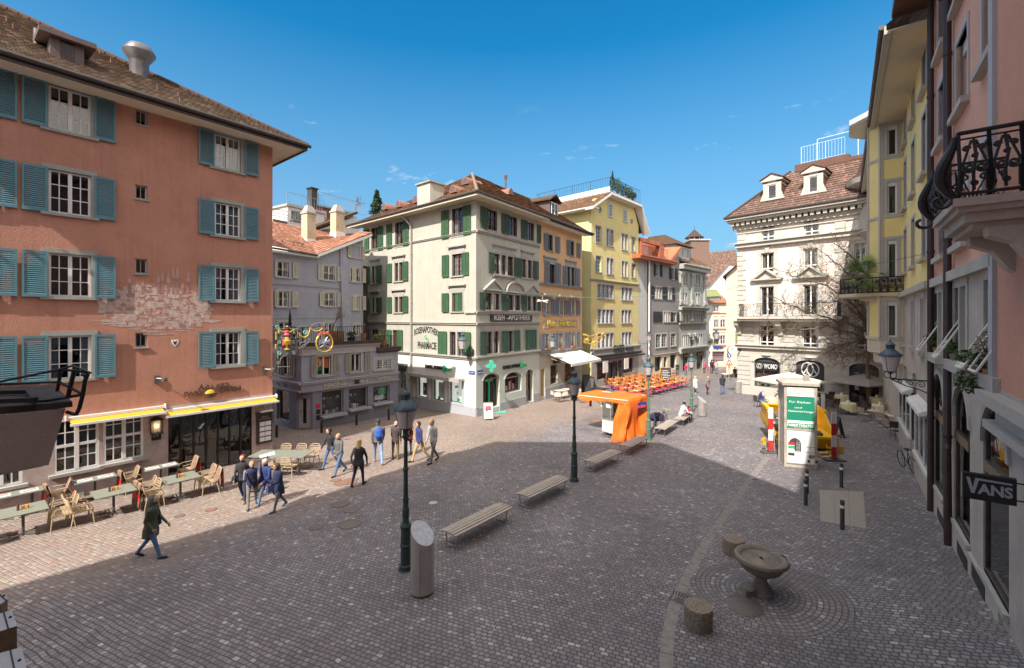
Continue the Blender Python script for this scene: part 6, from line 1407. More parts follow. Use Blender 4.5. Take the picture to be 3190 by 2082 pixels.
#ground floor shops and bar
B=[(S(2350),S(2429),Z(r,1213),Z(2350,1112),Z(2350,1127)),(S(2480),S(2568),Z(r,1213),Z(2350,1112),Z(2350,1127)),(S(2645),S(2738),Z(r,1226)-.3,Z(2350,1112),Z(2350,1127))]
B=[(a,b,WH.g((a+b)/2)+(.75 if i<2 else.05),d,s_)for i,(a,b,c,d,s_)in enumerate(B)]
wall(WH,0,e+.5,zb,z1,B,.35).build('ground_floor_wall','cream_stone',bld)
q=MB(WH.T)
for a,b in((0.02,B[0][0]-.35),(B[0][1]+.35,B[1][0]-.35),(B[1][1]+.35,B[2][0]-.4)):rust(a,b,WH.g(a)+.9,z1-.35,.4)
q.build('rustication','cream_stone',bld)
mat('shop_dark',(0.05,0.065,0.07),.5,.1)
for i,(a,b,c,d,s_)in enumerate(B[:2]):
 zt_=s_-(.2 if i==0 else.9)
 w=shopwin(bld,WH,a,b,c,zt_,'shop_dark',8,back='wares',seed=90+i)
 q=MB(WH.T);q.prism(arc(a,b,d,s_)+[(b,zt_),(a,zt_)],-.2,-.12);q.build('arched_fanlight','shop_dark' if i==0 else'slate',bld)
 q=MB(WH.T);q.box(a,b,-.12,-.05,zt_-.08,zt_+.08);q.build('transom','shop_dark',bld)
 if i==0:q=MB(WH.T);q.box(a+.1,b-.1,-.12,-.06,s_-.75,s_+.05);q.build('sign_board','black_paint',bld)
q=MB(WH.T);a,b,c,d,s_=B[0];q.box(a+.1,b-.1,-.35,-.3,s_-1.45,s_-.9);q.build('roller_blind','brown_frame',bld)
sg=thing('fashion_shop_sign','white raised shop name and interlaced emblem on a black board in the arched shop window','sign',WH.pt((a+b)/2,-.05,s_-.4))
text(sg,WH,a+.75,b-.2,s_-.55,.42,'WOMO','paper',-.04,.04,bold=.02)
def emblem(par,fr,x,z,r_,o):
 q=MB(fr.T)
 for sx in(-1,1):q.tube([(x+sx*r_*.35+r_*.75*math.cos(k*.449),o,z+r_*math.sin(k*.449))for k in range(14)],r_*.09,5,closed=True)
 q.tube([(x-r_*.8,o,z-r_*.6),(x,o,z+r_*.9),(x+r_*.8,o,z-r_*.6)],r_*.08,5);q.build('emblem','paper',par)
emblem(sg,WH,a+.4,s_-.35,.2,-.03)
a,b,c,d,s_=B[1];sg=thing('window_emblem','white interlaced emblem on the second arched shop window','sign',WH.pt((a+b)/2,-.1,s_-.2));emblem(sg,WH,(a+b)/2,s_-.35,.55,-.06)
a,b,c,d,s_=B[2]
q=MB(WH.T)
for x0,x1 in((a,(a+b)/2-.02),((a+b)/2+.02,b)):
 q.box(x0,x0+.3,-.3,-.2,c,s_);q.box(x1-.3,x1,-.3,-.2,c,s_);q.box(x0+.3,x1-.3,-.3,-.2,c,c+.6);q.box(x0+.3,x1-.3,-.3,-.2,c+1.6,c+1.9);q.box(x0+.3,x1-.3,-.3,-.2,s_-.3,s_)
q.prism(arc(a,b,d,s_)+[],-.3,-.2);dr=q.build('bar_door','plinth_grey' if 0 else'slate',bld);q=MB(WH.T);q.box(a,b,-.27,-.25,c,s_);q.build('pane','glass',dr)
sg=thing('bar_sign','dark spaced bar lettering over the grey arched door of the white house','sign',WH.pt((a+b)/2,.1,d+.3));
for k,ch in enumerate('BAR'):x=(a+b)/2-.32+k*.42;text(sg,WH,x-.13,x+.13,d+.32,.4,ch,'slate',.03,.05)
for a,b,c,d,s_ in B:
 q=MB(WH.T);ar=arc(a-.25,b+.25,d+.22,s_+.05);ai=arc(a,b,d,s_);q.prism(ar+list(reversed(ai)),-.02,.1);q.lathe([(.0,-.1),(.3,0),(0,.1)],10,((a+b)/2,.15,d+.2),sx=1.3,sy=.5);q.build('arch_moulding','cream_stone',bld)
mb_=thing('bar_menu_board','dark brown wall menu board between the bar door and the oriel','sign',WH.pt(S(2772),.1,Z(2738,1190)))
q=MB(WH.T);a=e-.9;q.box(a,a+.85,.05,.12,WH.g(a)+.9,WH.g(a)+2.6);q.build('board','brown_frame',mb_)
#balcony
def scroll_panel(par,fr,s0,s1,z0,h,m='dark_metal',o=0.0,unit=.9,bulge=0.0,r=.018,name='railing',gilt=False):
 q=MB(fr.T);qg=MB(fr.T)
 def B_(x,t):return(x,o+bulge*math.sin(math.pi*min(1,max(0,1-t)))*(1-t),z0+t*h)
 q.tube([B_(s0,1),B_(s1,1)],r*1.5,6);q.tube([B_(s0,.06),B_(s1,.06)],r*1.2,6);q.tube([B_(s0,.9),B_(s1,.9)],r*.7,5)
 n=max(1,round(abs(s1-s0)/unit));w=(s1-s0)/n
 for i in range(n):
  x=s0+i*w
  for xx in(x,x+w):q.tube([B_(xx,t/6)for t in range(7)],r*1.2,5)
  def sp(cx,ct,rad,a0,turns,k=.8,nn=18,th=1.0):
   q.tube([B_(x+(cx+rad*(1-k*j/nn)*math.cos(a0+turns*6.283*j/nn))*w,ct+rad*(1-k*j/nn)*math.sin(a0+turns*6.283*j/nn)*abs(w)/h)for j in range(nn+1)],r*th,5)
  sp(.3,.42,.22,2.6,1.6);sp(.7,.42,.22,.5,-1.6);sp(.25,.74,.12,0,1.3);sp(.75,.74,.12,3.14,-1.3);sp(.5,.2,.12,1.57,1.2);sp(.5,.62,.1,1.57,-1.2)
  q.tube([B_(x+.5*w,.1),B_(x+.44*w,.35),B_(x+.56*w,.6),B_(x+.5*w,.88)],r,5)
  q.tube([B_(x+.08*w,.1),B_(x+.12*w,.5),B_(x+.42*w,.86)],r*.8,5);q.tube([B_(x+.92*w,.1),B_(x+.88*w,.5),B_(x+.58*w,.86)],r*.8,5)
  if gilt:p=B_(x+.5*w,.8);qg.lathe([(0,-.1),(.09,0),(0,.1)],8,(p[0],p[1]+.03,p[2]));p=B_(x,.55);qg.lathe([(0,-.1),(.05,0),(0,.1)],8,(p[0],p[1]+.03,p[2]))
 g=q.build(name,m,par)
 if gilt:qg.build('gilding','leaf_gilt',g)
 return g
b0_,b1_=WH.s_(2303,1.2),WH.s_(2609,1.2);zbal=WH.z_(2303,986,1.2)
bal=bld;q=MB(WH.T);q.box(b0_-.4,b1_+.3,0,1.35,zbal-.22,zbal-.04);q.box(b0_-.2,b1_+.1,0,1.2,zbal-.4,zbal-.22);q.build('balcony_slab','cream_stone',bld)
for px in(2315,2446,2620):x=S(px)-.3;q=MB(WH.T);q.prism([(0,zbal-.4),(1.0,zbal-.4),(.9,zbal-.8),(.35,zbal-1.1),(.2,zbal-1.6),(0,zbal-1.7)],x-.2,x+.2,'s');q.build('balcony_bracket','cream_stone',bld)
scroll_panel(bld,WH,b0_,b1_,zbal-.04,1.1,o=1.2,unit=1.15,gilt=True,name='balcony_railing')
q=MB(WH.T)
for k in range(10):
 for x in(b0_,b1_):y=.1+k*.12;q.tube([(x,y,zbal),(x,y,zbal+1.05)],.015,4)
q.build('balcony_railing','dark_metal',bld)
#roof with dormers and terrace railing
zr=zev+.4;dpt=4.6;zrt=Z(2480,545,)if 0 else None
def wroof(px,py):pass
top_l=WH.pt(3.4,-3.0,0);pkz=CZ+(HY-538)*top_l.y/FOC
tiles(None,[WH.pt(-.6,.9,zr),WH.pt(e,.9,zr),WH.pt(e,-3.0,pkz),WH.pt(3.4,-3.0,pkz)],'roof_choc','roof',bld,.33,.05)
q=MB();q.add([WH.pt(-.6,.9,zr),WH.pt(3.4,-3.0,pkz),WH.pt(-.6,-8,zr)],[(0,1,2)]);q.build('roof_side','roof_choc',bld)
q=MB();n=20
for i in range(n):a=WH.pt(-.6,.9,zr+.05).lerp(WH.pt(3.4,-3.0,pkz+.05),i/n);b=WH.pt(-.6,.9,zr+.08).lerp(WH.pt(3.4,-3.0,pkz+.08),(i+1.1)/n);q.tube([a,b],[.12,.09],6)
q.build('hip_ridge','roof_choc',bld)
for px0,px1,py0,py1 in((2391,2419,578,622),(2519,2548,552,602)):
 o=.0;fr=WH.off(o);a,b,c,d=fr.s_(px0),fr.s_(px1),fr.z_(px0,py1),fr.z_(px0,py0)
 q=MB(fr.T);q.box(a-.35,a,-2.2,0,c-.1,d+.15);q.box(b,b+.35,-2.2,0,c-.1,d+.15);q.box(a,b,-2.2,0,d,d+.3);q.box(a,b,-.3,0,c-.1,c)
 q.prism([(a-.6,c-.1),(a-.35,c-.1),(a-.35,c+.6)],-.1,0);q.prism([(b+.6,c-.1),(b+.35,c-.1),(b+.35,c+.6)],-.1,0)
 m_=(a+b)/2;q.box(a-.5,b+.5,-2.2,.15,d+.3,d+.42);q.prism([(a-.5,d+.42),(b+.5,d+.42),(m_,d+.9)],-2.2,.1);dm_=q.build('dormer','cream_stone',bld)
 q=MB(fr.T);q.box(a-.36,a-.355,-2.1,-.05,c,d);q.box(b+.355,b+.36,-2.1,-.05,c,d);q.hexa([(a-.6,-2.3,d+.44),(m_,-2.3,d+.92),(m_,.2,d+.92),(a-.6,.2,d+.44),(a-.6,-2.3,d+.52),(m_,-2.3,d+1.0),(m_,.2,d+1.0),(a-.6,.2,d+.52)]);q.hexa([(m_,-2.3,d+.92),(b+.6,-2.3,d+.44),(b+.6,.2,d+.44),(m_,.2,d+.92),(m_,-2.3,d+1.0),(b+.6,-2.3,d+.52),(b+.6,.2,d+.52),(m_,.2,d+1.0)]);q.build('dormer_roof','brown_frame',dm_)
 casement(dm_,fr,a,b,c,d,'white_frame',1,1,1,.1,.07)
q=MB(WH.T);x0,x1=WH.s_(2475,-2.8),WH.s_(2645,-2.8);q.box(x0,x1,-5,-2.8,pkz-.1,pkz+.5);q.box(x1,x1+3.5,-5,-2.8,pkz-.1,pkz+.2);q.build('roof_parapet','brown_frame',bld)
railing(bld,WH,x0+.5,x1-.3,pkz+.5,1.5,.22,-2.9,'rail_blue' if'rail_blue' in MATS else mat('rail_blue',(.55,.68,.72),.5,.03))
q=MB(WH.T)
for x in(x0+1.3,x1+.3):q.tube([(x,-4.6,pkz+.5),(x,-4.6,pkz+2.9)],.035,5)
q.tube([(x0+1.3,-4.6,pkz+2.9),(x1+.3,-4.6,pkz+2.9)],.035,5);q.tube([(x1+1,-4.6,pkz+1.6),(x1+3,-4.6,pkz+1.6),(x1+3,-4.6,pkz+.3)],.03,5);q.build('rail_frame','rail_blue',bld)
core(bld,WH,.2,e,zb,zev,.8,9)
#corner turret of the white house (partly behind the yellow oriel)
tc=WH.pt(e+.3,-.7,0);tr=1.7
q=MB();q.lathe([(.2,z3-1.2),(tr-.5,z3-.5),(tr,z3),(tr+.3,z3+.1),(tr,z3+.3),(tr,zev+1.0),(tr+.7,zev+1.4),(tr+.8,zev+1.75)],16,(tc.x,tc.y,0));q.build('turret_wall','cream_stone',bld)
q=MB();zt_=zev+1.75;q.lathe([(tr+.8,zt_),(tr+.1,zt_+.6),(tr-.4,zt_+2.2),(tr-.9,zt_+4.5),(.3,zt_+7.5),(.05,zt_+9)],16,(tc.x,tc.y,0));q.build('turret_roof','roof_choc',bld)
TF=mkx(tc.y-tr);w=(TF.s_(2712),TF.s_(2726),TF.z_(0,712),TF.z_(0,625));q=MB(TF.T);window(bld,TF,*w,dict(tm='white_frame',tw=.15,fm='white_frame',nc=1,mx=1,mz=3,rec=-.02,proud=.06))

#RIGHT-HAND ROW
RP=G(2901.6,1567);RB=Fac(RP,2627,True);S=RB.s_;Z=RB.z_
mat('salmon',(0.68,0.38,0.285),.92,.06,1.2,.8,26);mat('salmon_deep',(0.62,0.31,0.22),.92,.06,1.2,.8,30)
mat('row_stone',(0.46,0.41,0.365),.9,.14,1.2,.4,40,streak=.15,dirt=.25);mat('row_trim',(0.42,0.40,0.37),.85,.08,1,.25,40,dirt=.2);mat('blue_trim',(0.42,0.425,0.45),.8,.06,1.5,.15,40)
mat('yellow_row',(0.78,0.64,0.28),.9,.05,1,.4,26);mat('blind',(0.62,0.60,0.55),.8,.04)
s_y=S(2908);s_p=S(3124);s_end=S(2740);z_str=Z(2888,894);g_=RB.pt(s_y);g_.z=gz(g_.x,g_.y);zb=g_.z-3
#salmon house
bld=thing('salmon_house','salmon house over a grey stone base with arched shop windows and tilted-out panes','building',g_)
zpe=15.5
cols=[(2927,2946),(2989,3019),(3072,3142-18)]
sl=[7.37,10.63,13.3];hgt=1.75
cols_s=[S(2925),S(2982),S(3064)];cwid=1.25
O=[(c,c+cwid,z,z+hgt)for z in sl for c in cols_s]
wall(RB,s_y,s_p,z_str,zpe,O,.28).build('wall','salmon',bld)
for w in O:window(bld,RB,*w,dict(tm='blue_trim',tw=.14,fm='letter_grey',nc=2,mx=1,mz=1,rec=.24,sm='row_trim',sillo=.16,sillh=.14),curtain=('blind',.15))
for w in O:
 q=MB(RB.T);q.box(w[0]+.02,w[1]-.02,-.2,-.1,w[3]-.3,w[3]);q.build('blind','blind',bld)
#stone floor with mullioned windows
SW=[(S(2914),S(2933)),(S(2976),S(3019)),(S(3071),S(3122))];c0=[S(2913),S(2975),S(3070)]
SO=[(c,c+1.35,4.55,6.35)for c in c0]
A3=[(S(2911),S(2911)+1.75),(S(2973),S(2973)+1.75),(S(3063),S(3063)+1.75)]
AO=[(a,b,.5,3.95,3.1)for a,b in A3]
wall(RB,s_y,s_p,4.3,z_str,SO,.4).build('stone_wall','row_stone',bld)
wall(RB,s_y,s_p+6,zb,4.3,AO,.12).build('stone_wall','row_stone',bld)
q=MB(RB.T);q.box(s_y,s_p,0,.16,z_str-.12,z_str+.12);q.build('string_course','row_trim',bld)
q=MB(RB.T);rr=random.Random(8)
for k,z in enumerate((1.0,1.9,2.8,3.6,4.25,5.2,6.0)):
 for a,b in((s_y,c0[0]-.2),(c0[0]+1.9,c0[1]-.2),(c0[1]+1.9,c0[2]-.2)):
  if z>4:q.box(a,b,0,.006,z-.012,z+.012)
 pass
q.build('joints','row_trim',bld)
for w in SO:
 ob=window(bld,RB,*w,dict(tm='row_trim',tw=.2,top=.3,fm='letter_grey',nc=1,mx=1,mz=1,rec=.34,mull=[.5],mw=.07,sillo=.2,sillh=.25,glass='glass'))
 q=MB(RB.T);q.box(w[0]+.02,w[1]-.02,-.3,-.2,w[3]-.25,w[3]);q.build('blind','blind',ob)
#tilted-out sashes with plant pots
def sash(a,b,z0,z1,out,lab):
 q=MB(RB.T)
 for x in(a,b):q.tube([(x,-.1,z1),(x,out,z0)],.022,5)
 q.tube([(a,out,z0),(b,out,z0)],.03,5);q.tube([(a,-.1,z1),(b,-.1,z1)],.022,5);o=q.build('open_sash','white_metal',bld)
 q=MB(RB.T);q.add([(a,-.09,z1),(b,-.09,z1),(b,out,z0+.02),(a,out,z0+.02)],[(0,1,2,3)]);q.build('pane','glass_shop',o)
for c in c0:sash(c+.04,c+.6,4.62,5.6,.42,'')
sash(c0[2]+.76,c0[2]+1.3,4.62,5.5,.35,'')
plant(tuple(RB.pt(c0[0]+.3,.0,4.56)),.45,.3,260,.05,'leaf_mid','grey-green herb in a clay pot in the farthest stone window',pot='round',seed=21,potr=.1,poth=.15)
plant(tuple(RB.pt(c0[1]+.3,.0,4.56)),.3,.26,200,.06,'leaf_mid','leafy plant in a wicker pot in the middle stone window',pot='round',seed=22,pm='wares',potr=.16,poth=.16)
plant(tuple(RB.pt(c0[2]+.35,.12,4.5)),.35,.38,520,.05,'leaf_mid','bushy trailing green plant in the nearest stone window',pot='box',seed=23,potr=.2,poth=.15)
plant(tuple(RB.pt(c0[2]+.8,.1,4.5)),.7,.2,120,.05,'leaf_dry','dry reddish plant in a clay pot beside the bushy one',pot='round',seed=24,potr=.09,poth=.15)
q=MB(RB.T);rr=random.Random(3);leaves(q,(c0[2]+.3,.22,4.35),.3,.25,400,.05,rr);o=q.build('trailing_foliage','leaf_mid');tag(o,'green foliage hanging over the stone sill of the nearest window','plant')
mat('bronze',(0.10,0.085,0.07),.4,.2,metal=.5);mat('shop_warm',(0.30,0.18,0.07),.8,.5,3)
for i,(a,b,c,d,sp)in enumerate(AO):
 q=MB(RB.T);q.box(a-.3,b+.3,-1.6,-1.5,c-.3,d);q.box(a-.3,b+.3,-1.5,-.2,c-.32,c-.3);q.build('shop_interior','shop_back' if i<2 else'shop_warm',bld)
 q=MB(RB.T);y0,y1=-.10,-.02;q.box(a,a+.09,y0,y1,c,sp);q.box(b-.09,b,y0,y1,c,sp);q.box(a+.09,b-.09,y0,y1,c,c+.08)
 zt_=2.55;q.box(a+.09,b-.09,y0,y1+.03,zt_,zt_+.22);ar=arc(a,b,d,sp);ai=arc(a+.09,b-.09,d-.09,sp);q.prism(ar+list(reversed(ai)),y0,y1);f=q.build('arched_shop_window','bronze',bld)
 q=MB(RB.T);q.prism([(a+.05,c)]+arc(a+.05,b-.05,d-.03,sp)+[(b-.05,c)],-.06,-.055);q.build('pane','glass',f)
 q=MB(RB.T);q.box(a-.05,b+.05,-.1,.08,c-.1,c);q.build('sill','row_trim',f)
 q=MB(RB.T);ar=arc(a-.16,b+.16,d+.16,sp);ai=arc(a,b,d,sp);q.prism(ar+list(reversed(ai)),-.02,.05);q.build('arch_moulding','row_trim',bld)
q=MB(RB.T);q.box(s_y,s_p,-.02,.06,zb,.38);q.build('plinth','row_stone',bld)
for a in(c0[0]+.9,c0[1]+.7,c0[2]-.8):
 q=MB(RB.T);g=RB.g(a,.1);q.box(a,a+1.1,.05,.068,g+.08,g+.38);q.build('cellar_grate','dark_metal',bld)
#drain pipes
for px,nm in((2951,'near'),(2899,'far')):
 q=MB(RB.T);x=RB.s_(px,.12);g=RB.g(x,.12)
 top=[(x,.12,15.4)]if nm=='near' else[(x-.1,1.0,Z(2860,52)),(x-.1,.95,Z(2860,52)-.25),(x,.2,Z(2860,52)-.45),(x,.12,Z(2860,52)-.9)]
 end=[(x,.12,g+3.0),(x,.12,g)]if nm=='far' else[(x,.12,g+2.6),(x+.1,.14,g+2.5),(x+.1,.12,g)]
 q.tube(top+end,.085,10)
 for z in(2.5,5.0,7.6,9.5,12.4):q.tube([(x,.12,z),(x,.12,z+.08)],.1,10)
 q.build('drain_pipe','brown_pipe',bld)
q=MB(RB.T);q.box(s_y+.2,s_p+14,-1.9,-1.7,zb,zpe);q.box(s_y+.2,s_p+14,-10,-2.0,zb,zpe);q.build('interior','interior',bld)
q=MB(RB.T);q.box(s_y-.1,s_p+14,-10,1.0,zpe,zpe+.25);q.build('soffit','brown_frame',bld);q=MB(RB.T);q.hexa([(s_y,-6,zpe+.25),(s_p+14,-6,zpe+.25),(s_p+14,.9,zpe+.25),(s_y,.9,zpe+.25),(s_y,-6,zpe+3),(s_p+14,-6,zpe+3),(s_p+14,-3,zpe+3),(s_y,-3,zpe+3)]);q.build('roof','roof_choc',bld)
#house at the very edge with the balcony
g2=RB.pt(s_p+1);g2.z=gz(g2.x,g2.y)
bld=thing('balcony_house','orange-salmon house with a carved stone balcony and iron scroll railing','building',g2)
q=MB(RB.T);q.box(s_p,s_p+14,-.4,.1,4.3,zpe);q.build('wall','salmon_deep',bld)
q=MB(RB.T);q.box(s_p-.14,s_p+.14,-.3,.16,4.3,zpe);q.build('corner_strip','blue_trim',bld)
q=MB(RB.T);q.box(s_p+.14,s_p+14,-.4,.12,3.7,4.35);q.box(s_p-.1,s_p+14,0,.34,4.1,4.3);q.box(s_p-.1,s_p+14,0,.24,3.62,3.76);q.build('stone_base','row_trim',bld)
nB=RB.n
A_=Vector(((2904-CX)/FOC*8,8));B_b=Vector(((2981-CX)/FOC*8*.806,8*.806));zsl=CZ+(HY-640)*B_b.y/FOC
sA=(A_-RB.P).dot(RB.e);sB=(B_b-RB.P).dot(RB.e);pj=(A_-RB.P).dot(nB)
q=MB(RB.T);zt_=zsl+.1
for(d0,d1,h0,h1)in((0,0,-.12,0),(.06,.06,-.2,-.12),(.14,.14,-.34,-.2),(.24,.24,-.42,-.34)):q.box(sA+d0,sB-d1,0,pj-d0,zt_+h0,zt_+h1)
sl_=q.build('balcony_slab','row_stone',bld)
for x in(sA+.45,sB-.35):
 q=MB(RB.T);q.prism([(0,zt_-.42),(pj*.62,zt_-.42),(pj*.6,zt_-.55),(pj*.35,zt_-.66),(pj*.18,zt_-.95),(0,zt_-1.1)],x-.14,x+.14,'s');q.build('balcony_bracket','row_stone',bld)
scroll_panel(bld,RB,sA+.05,sB-.05,zt_,.95,o=pj-.06,unit=.3,bulge=.22,r=.017,name='balcony_railing')
SB_=Fac(RB.pt(sB-.05,pj-.06),0);SB_.e=-RB.n.copy();SB_.n=RB.e.copy();SB_.P=Vector(RB.pt(sB-.05,pj-.06).xy);SB_.T=Matrix(((SB_.e.x,SB_.n.x,0,SB_.P.x),(SB_.e.y,SB_.n.y,0,SB_.P.y),(0,0,1,0),(0,0,0,1)))
scroll_panel(bld,SB_,0,pj-.06,zt_,.95,o=0,unit=.36,bulge=.2,r=.021,name='balcony_railing')
SA_=Fac(RB.pt(sA,0),0);SA_.e=-RB.n.copy();SA_.n=-RB.e.copy();SA_.P=Vector(RB.pt(sA+.05,pj-.06).xy);SA_.T=Matrix(((SA_.e.x,SA_.n.x,0,SA_.P.x),(SA_.e.y,SA_.n.y,0,SA_.P.y),(0,0,1,0),(0,0,0,1)))
scroll_panel(bld,SA_,0,pj-.06,zt_,.95,o=0,unit=.5,bulge=.2,r=.016,name='balcony_railing')
q=MB(RB.T)
for x in(sA+.05,sB-.05):
 q.tube([(x,pj-.02+.28*math.sin(3.1*t)*(1-t),zt_+t*.9)for t in[i/10 for i in range(11)]],[.03+.04*math.sin(3.1*i/10)for i in range(11)],8)
 q.tube([(x,pj+.14+(.16-.012*i)*math.cos(2.5+i*.5),zt_+.0+(.16-.012*i)*math.sin(2.5+i*.5))for i in range(11)],.03,6)
q.build('corner_scroll','dark_metal',bld)
#hanging skate shop sign
Lp=cp(3000,1472,7.25);Rp=cp(3168,1491,6.9);eb=(Rp.xy-Lp.xy);wS=eb.length;VF=Fac(Lp,0);VF.e=eb.normalized();VF.n=Vector((VF.e.y,-VF.e.x));VF.P=Lp.xy.copy();VF.T=Matrix(((VF.e.x,VF.n.x,0,Lp.x),(VF.e.y,VF.n.y,0,Lp.y),(0,0,1,0),(0,0,0,1)))
t=thing('shop_blade_sign','black hanging shop sign with heavy silver capitals under a long bar','sign',Lp);zt_=Lp.z;hS=.41
q=MB(VF.T);q.box(0,wS,-.07,.0,zt_-hS,zt_);q.build('sign_box','black_paint',t);q=MB(VF.T);q.box(-.012,wS+.01,-.075,-.068,zt_-hS-.01,zt_+.01);q.box(-.012,0,-.07,-.0,zt_-hS,zt_);q.build('edge','zinc',t)
mat('letter_silver',(.38,.37,.40),.5,.03);ml='letter_silver'
zl=zt_-hS*.75;hl=hS*.42
text(t,VF,wS*.28,wS*.93,zl,hl,'ANS',ml,.004,.008,bold=.035)
q=MB(VF.T);q.prism([(wS*.06,zl+hl*1.45),(wS*.13,zl+hl*1.45),(wS*.19,zl+hl*.45),(wS*.235,zl+hl*1.45),(wS*.92,zl+hl*1.36),(wS*.92,zl+hl*1.22),(wS*.30,zl+hl*1.25),(wS*.22,zl),(wS*.155,zl)],0.0,.008);q.build('lettering',ml,t)
q=MB(VF.T);q.tube([(wS,-.03,zt_-.06),(wS+.9,-.03,zt_-.06)],.012,6);q.tube([(wS,-.03,zt_-.33),(wS+.9,-.03,zt_-.33)],.012,6);q.build('bracket','dark_metal',t)
#yellow house with the oriel
g3=RB.pt(S(2815));g3.z=gz(g3.x,g3.y)
bld=thing('yellow_oriel_house','yellow house with a grey-framed corner oriel under a tall pointed tile roof','building',g3)
zye=Z(2819,360);s_o=S(2815)
cy=[S(2818),S(2841),S(2874)];wy=[.85,1.0,1.0]
rz=[(Z(2841,399),Z(2841,235)),(Z(2841,618),Z(2841,455)),(Z(2841,838),Z(2841,690))]
O=[(c,c+w,a+.05,b)for(a,b)in rz for c,w in zip(cy,wy)]
wall(RB,s_end,s_y,z_str,zye,O,.25).build('wall','yellow_row',bld)
for w in O:window(bld,RB,*w,dict(tm='blue_trim',tw=.13,fm='letter_grey',nc=2,mx=1,mz=1,rec=.2,sm='row_trim',sillo=.16,sillh=.12))
SO=[(c,c+.85,Z(2837,1075),Z(2837,940))for c in(S(2813),S(2840),S(2870))]
NA=[(S(2815),S(2826),.6,Z(2815,1137),Z(2815,1150)),(S(2842),S(2855),.6,Z(2815,1137),Z(2815,1150))]
wall(RB,s_end,s_y,zb,z_str,SO+NA,.35).build('stone_wall','row_stone',bld)
for w in SO:window(bld,RB,*w,dict(tm='row_trim',tw=.16,top=.25,fm='white_frame',nc=1,mx=1,mz=1,rec=.25,mull=[.5],mw=.06,sillo=.18,sillh=.2))
q=MB(RB.T);q.box(s_end,s_y,0,.22,z_str-.1,z_str+.12);q.build('string_course','row_trim',bld)
q=MB(RB.T);q.box(s_end,s_y+.02,-1.0,-.9,zb,zye);q.box(s_end+.2,s_y,-9,-1.0,zb,zye);q.build('interior','interior',bld)
ov=1.15
q=MB(RB.T);q.box(s_end,s_y+.2,0,ov,zye,zye+.05);q.build('soffit','soffit_cream',bld);q=MB(RB.T);q.box(s_end,s_y+.2,ov,ov+.06,zye-.06,zye+.22);q.box(s_end,s_y+.2,ov-.12,ov,zye-.06,zye);q.build('fascia','row_trim',bld)
q=MB(RB.T);q.tube([(s_end,ov+.12,zye+.2),(s_y+.2,ov+.12,zye+.2)],.08,8);q.build('gutter','brown_pipe',bld)
tiles(None,[RB.pt(s_y+.2,ov,zye+.2),RB.pt(s_end,ov,zye+.2),RB.pt(s_end,-5,zye+6),RB.pt(s_y+.2,-5,zye+6)],'roof_choc','roof',bld,.3,.04)
#oriel: octagonal bay
oc=s_o-1.35;pr=.86
def ob(o1):return[(s_o,-.3),(s_o,o1-.0),(s_o-.55,o1+.42),(s_o-2.0,o1+.42),(s_o-2.6,o1),(s_o-2.6,-.3)]
OF=Fac(RB.pt(s_o,pr),0);OF.e=-RB.n.copy();OF.n=RB.e.copy();OF.P=Vector(RB.pt(s_o,pr).xy);OF.T=Matrix(((OF.e.x,OF.n.x,0,OF.P.x),(OF.e.y,OF.n.y,0,OF.P.y),(0,0,1,0),(0,0,0,1)))
ZO=lambda py:OF.z_(2750,py)
q=MB(RB.T);zo0,zo1=ZO(1100),ZO(366)
q.prism(ob(pr),zo0+.0,ZO(1058),'z');q.prism(ob(pr-.25),zo0-.5,zo0,'z');q.prism(ob(pr+.06),ZO(1058),ZO(1050),'z');q.build('oriel_base','soffit_cream',bld)
zwin=[(1050,940),(870,749),(669,569),(486,394)]
wx0,wx1=OF.s_(2764),OF.s_(2795)
WO=[(wx0,wx1,OF.z_(2764,b),OF.z_(2764,t_))for b,t_ in zwin]
wall(OF,0,pr,ZO(1050),zo1,WO,.15).build('oriel_wall','yellow_row',bld)
q=MB(RB.T);q.prism([(s_o-.2,-.3),(s_o-.2,pr-.1),(s_o-.5,pr+.3),(s_o-2.0,pr+.3),(s_o-2.5,pr-.2),(s_o-2.5,-.3)],ZO(1050),zo1,'z');q.build('oriel_core','interior',bld)
#chamfer and street faces
for(p0,p1)in(((s_o,pr),(s_o-.55,pr+.42)),((s_o-.55,pr+.42),(s_o-2.0,pr+.42)),((s_o-2.0,pr+.42),(s_o-2.6,pr)),((s_o-2.6,pr),(s_o-2.6,0))):
 q=MB(RB.T);q.add([(p0[0],p0[1],ZO(1050)),(p1[0],p1[1],ZO(1050)),(p1[0],p1[1],zo1),(p0[0],p0[1],zo1)],[(0,1,2,3)]);q.build('oriel_wall','yellow_row',bld)
q=MB(OF.T)
for w in WO:q.box(0.03,pr,-.05,.035,w[2]-.16,w[2]);q.box(0.03,pr,-.05,.03,w[3],w[3]+.16);q.box(w[0]-.13,w[0],-.05,.028,w[2],w[3]);q.box(w[1],w[1]+.13,-.05,.028,w[2],w[3])
q.box(-.02,.12,-.05,.04,ZO(1050),zo1);q.build('oriel_frames','row_trim',bld)
q=MB(RB.T)
for x,y in((s_o,pr),(s_o-.55,pr+.42)):q.lathe([(.07,ZO(1050)),(.07,zo1)],6,(x,y,0))
for w in WO:
 q.prism(ob(pr+.04),w[2]-.17,w[2]-.05,'z')
q.build('oriel_bands','row_trim',bld)
for i,w in enumerate(WO):
 casement(bld,OF,*w,'white_frame',1 if i else 1,1,1,.12,.07,name='oriel_window',curtain=('curtain_beige',1.0)if i==0 else None);q=MB(OF.T);q.box(w[0],w[1],-.1,-.02,w[3]-.2,w[3]);q.build('roller_blind','blind',bld)
q=MB(RB.T);zz=zo1
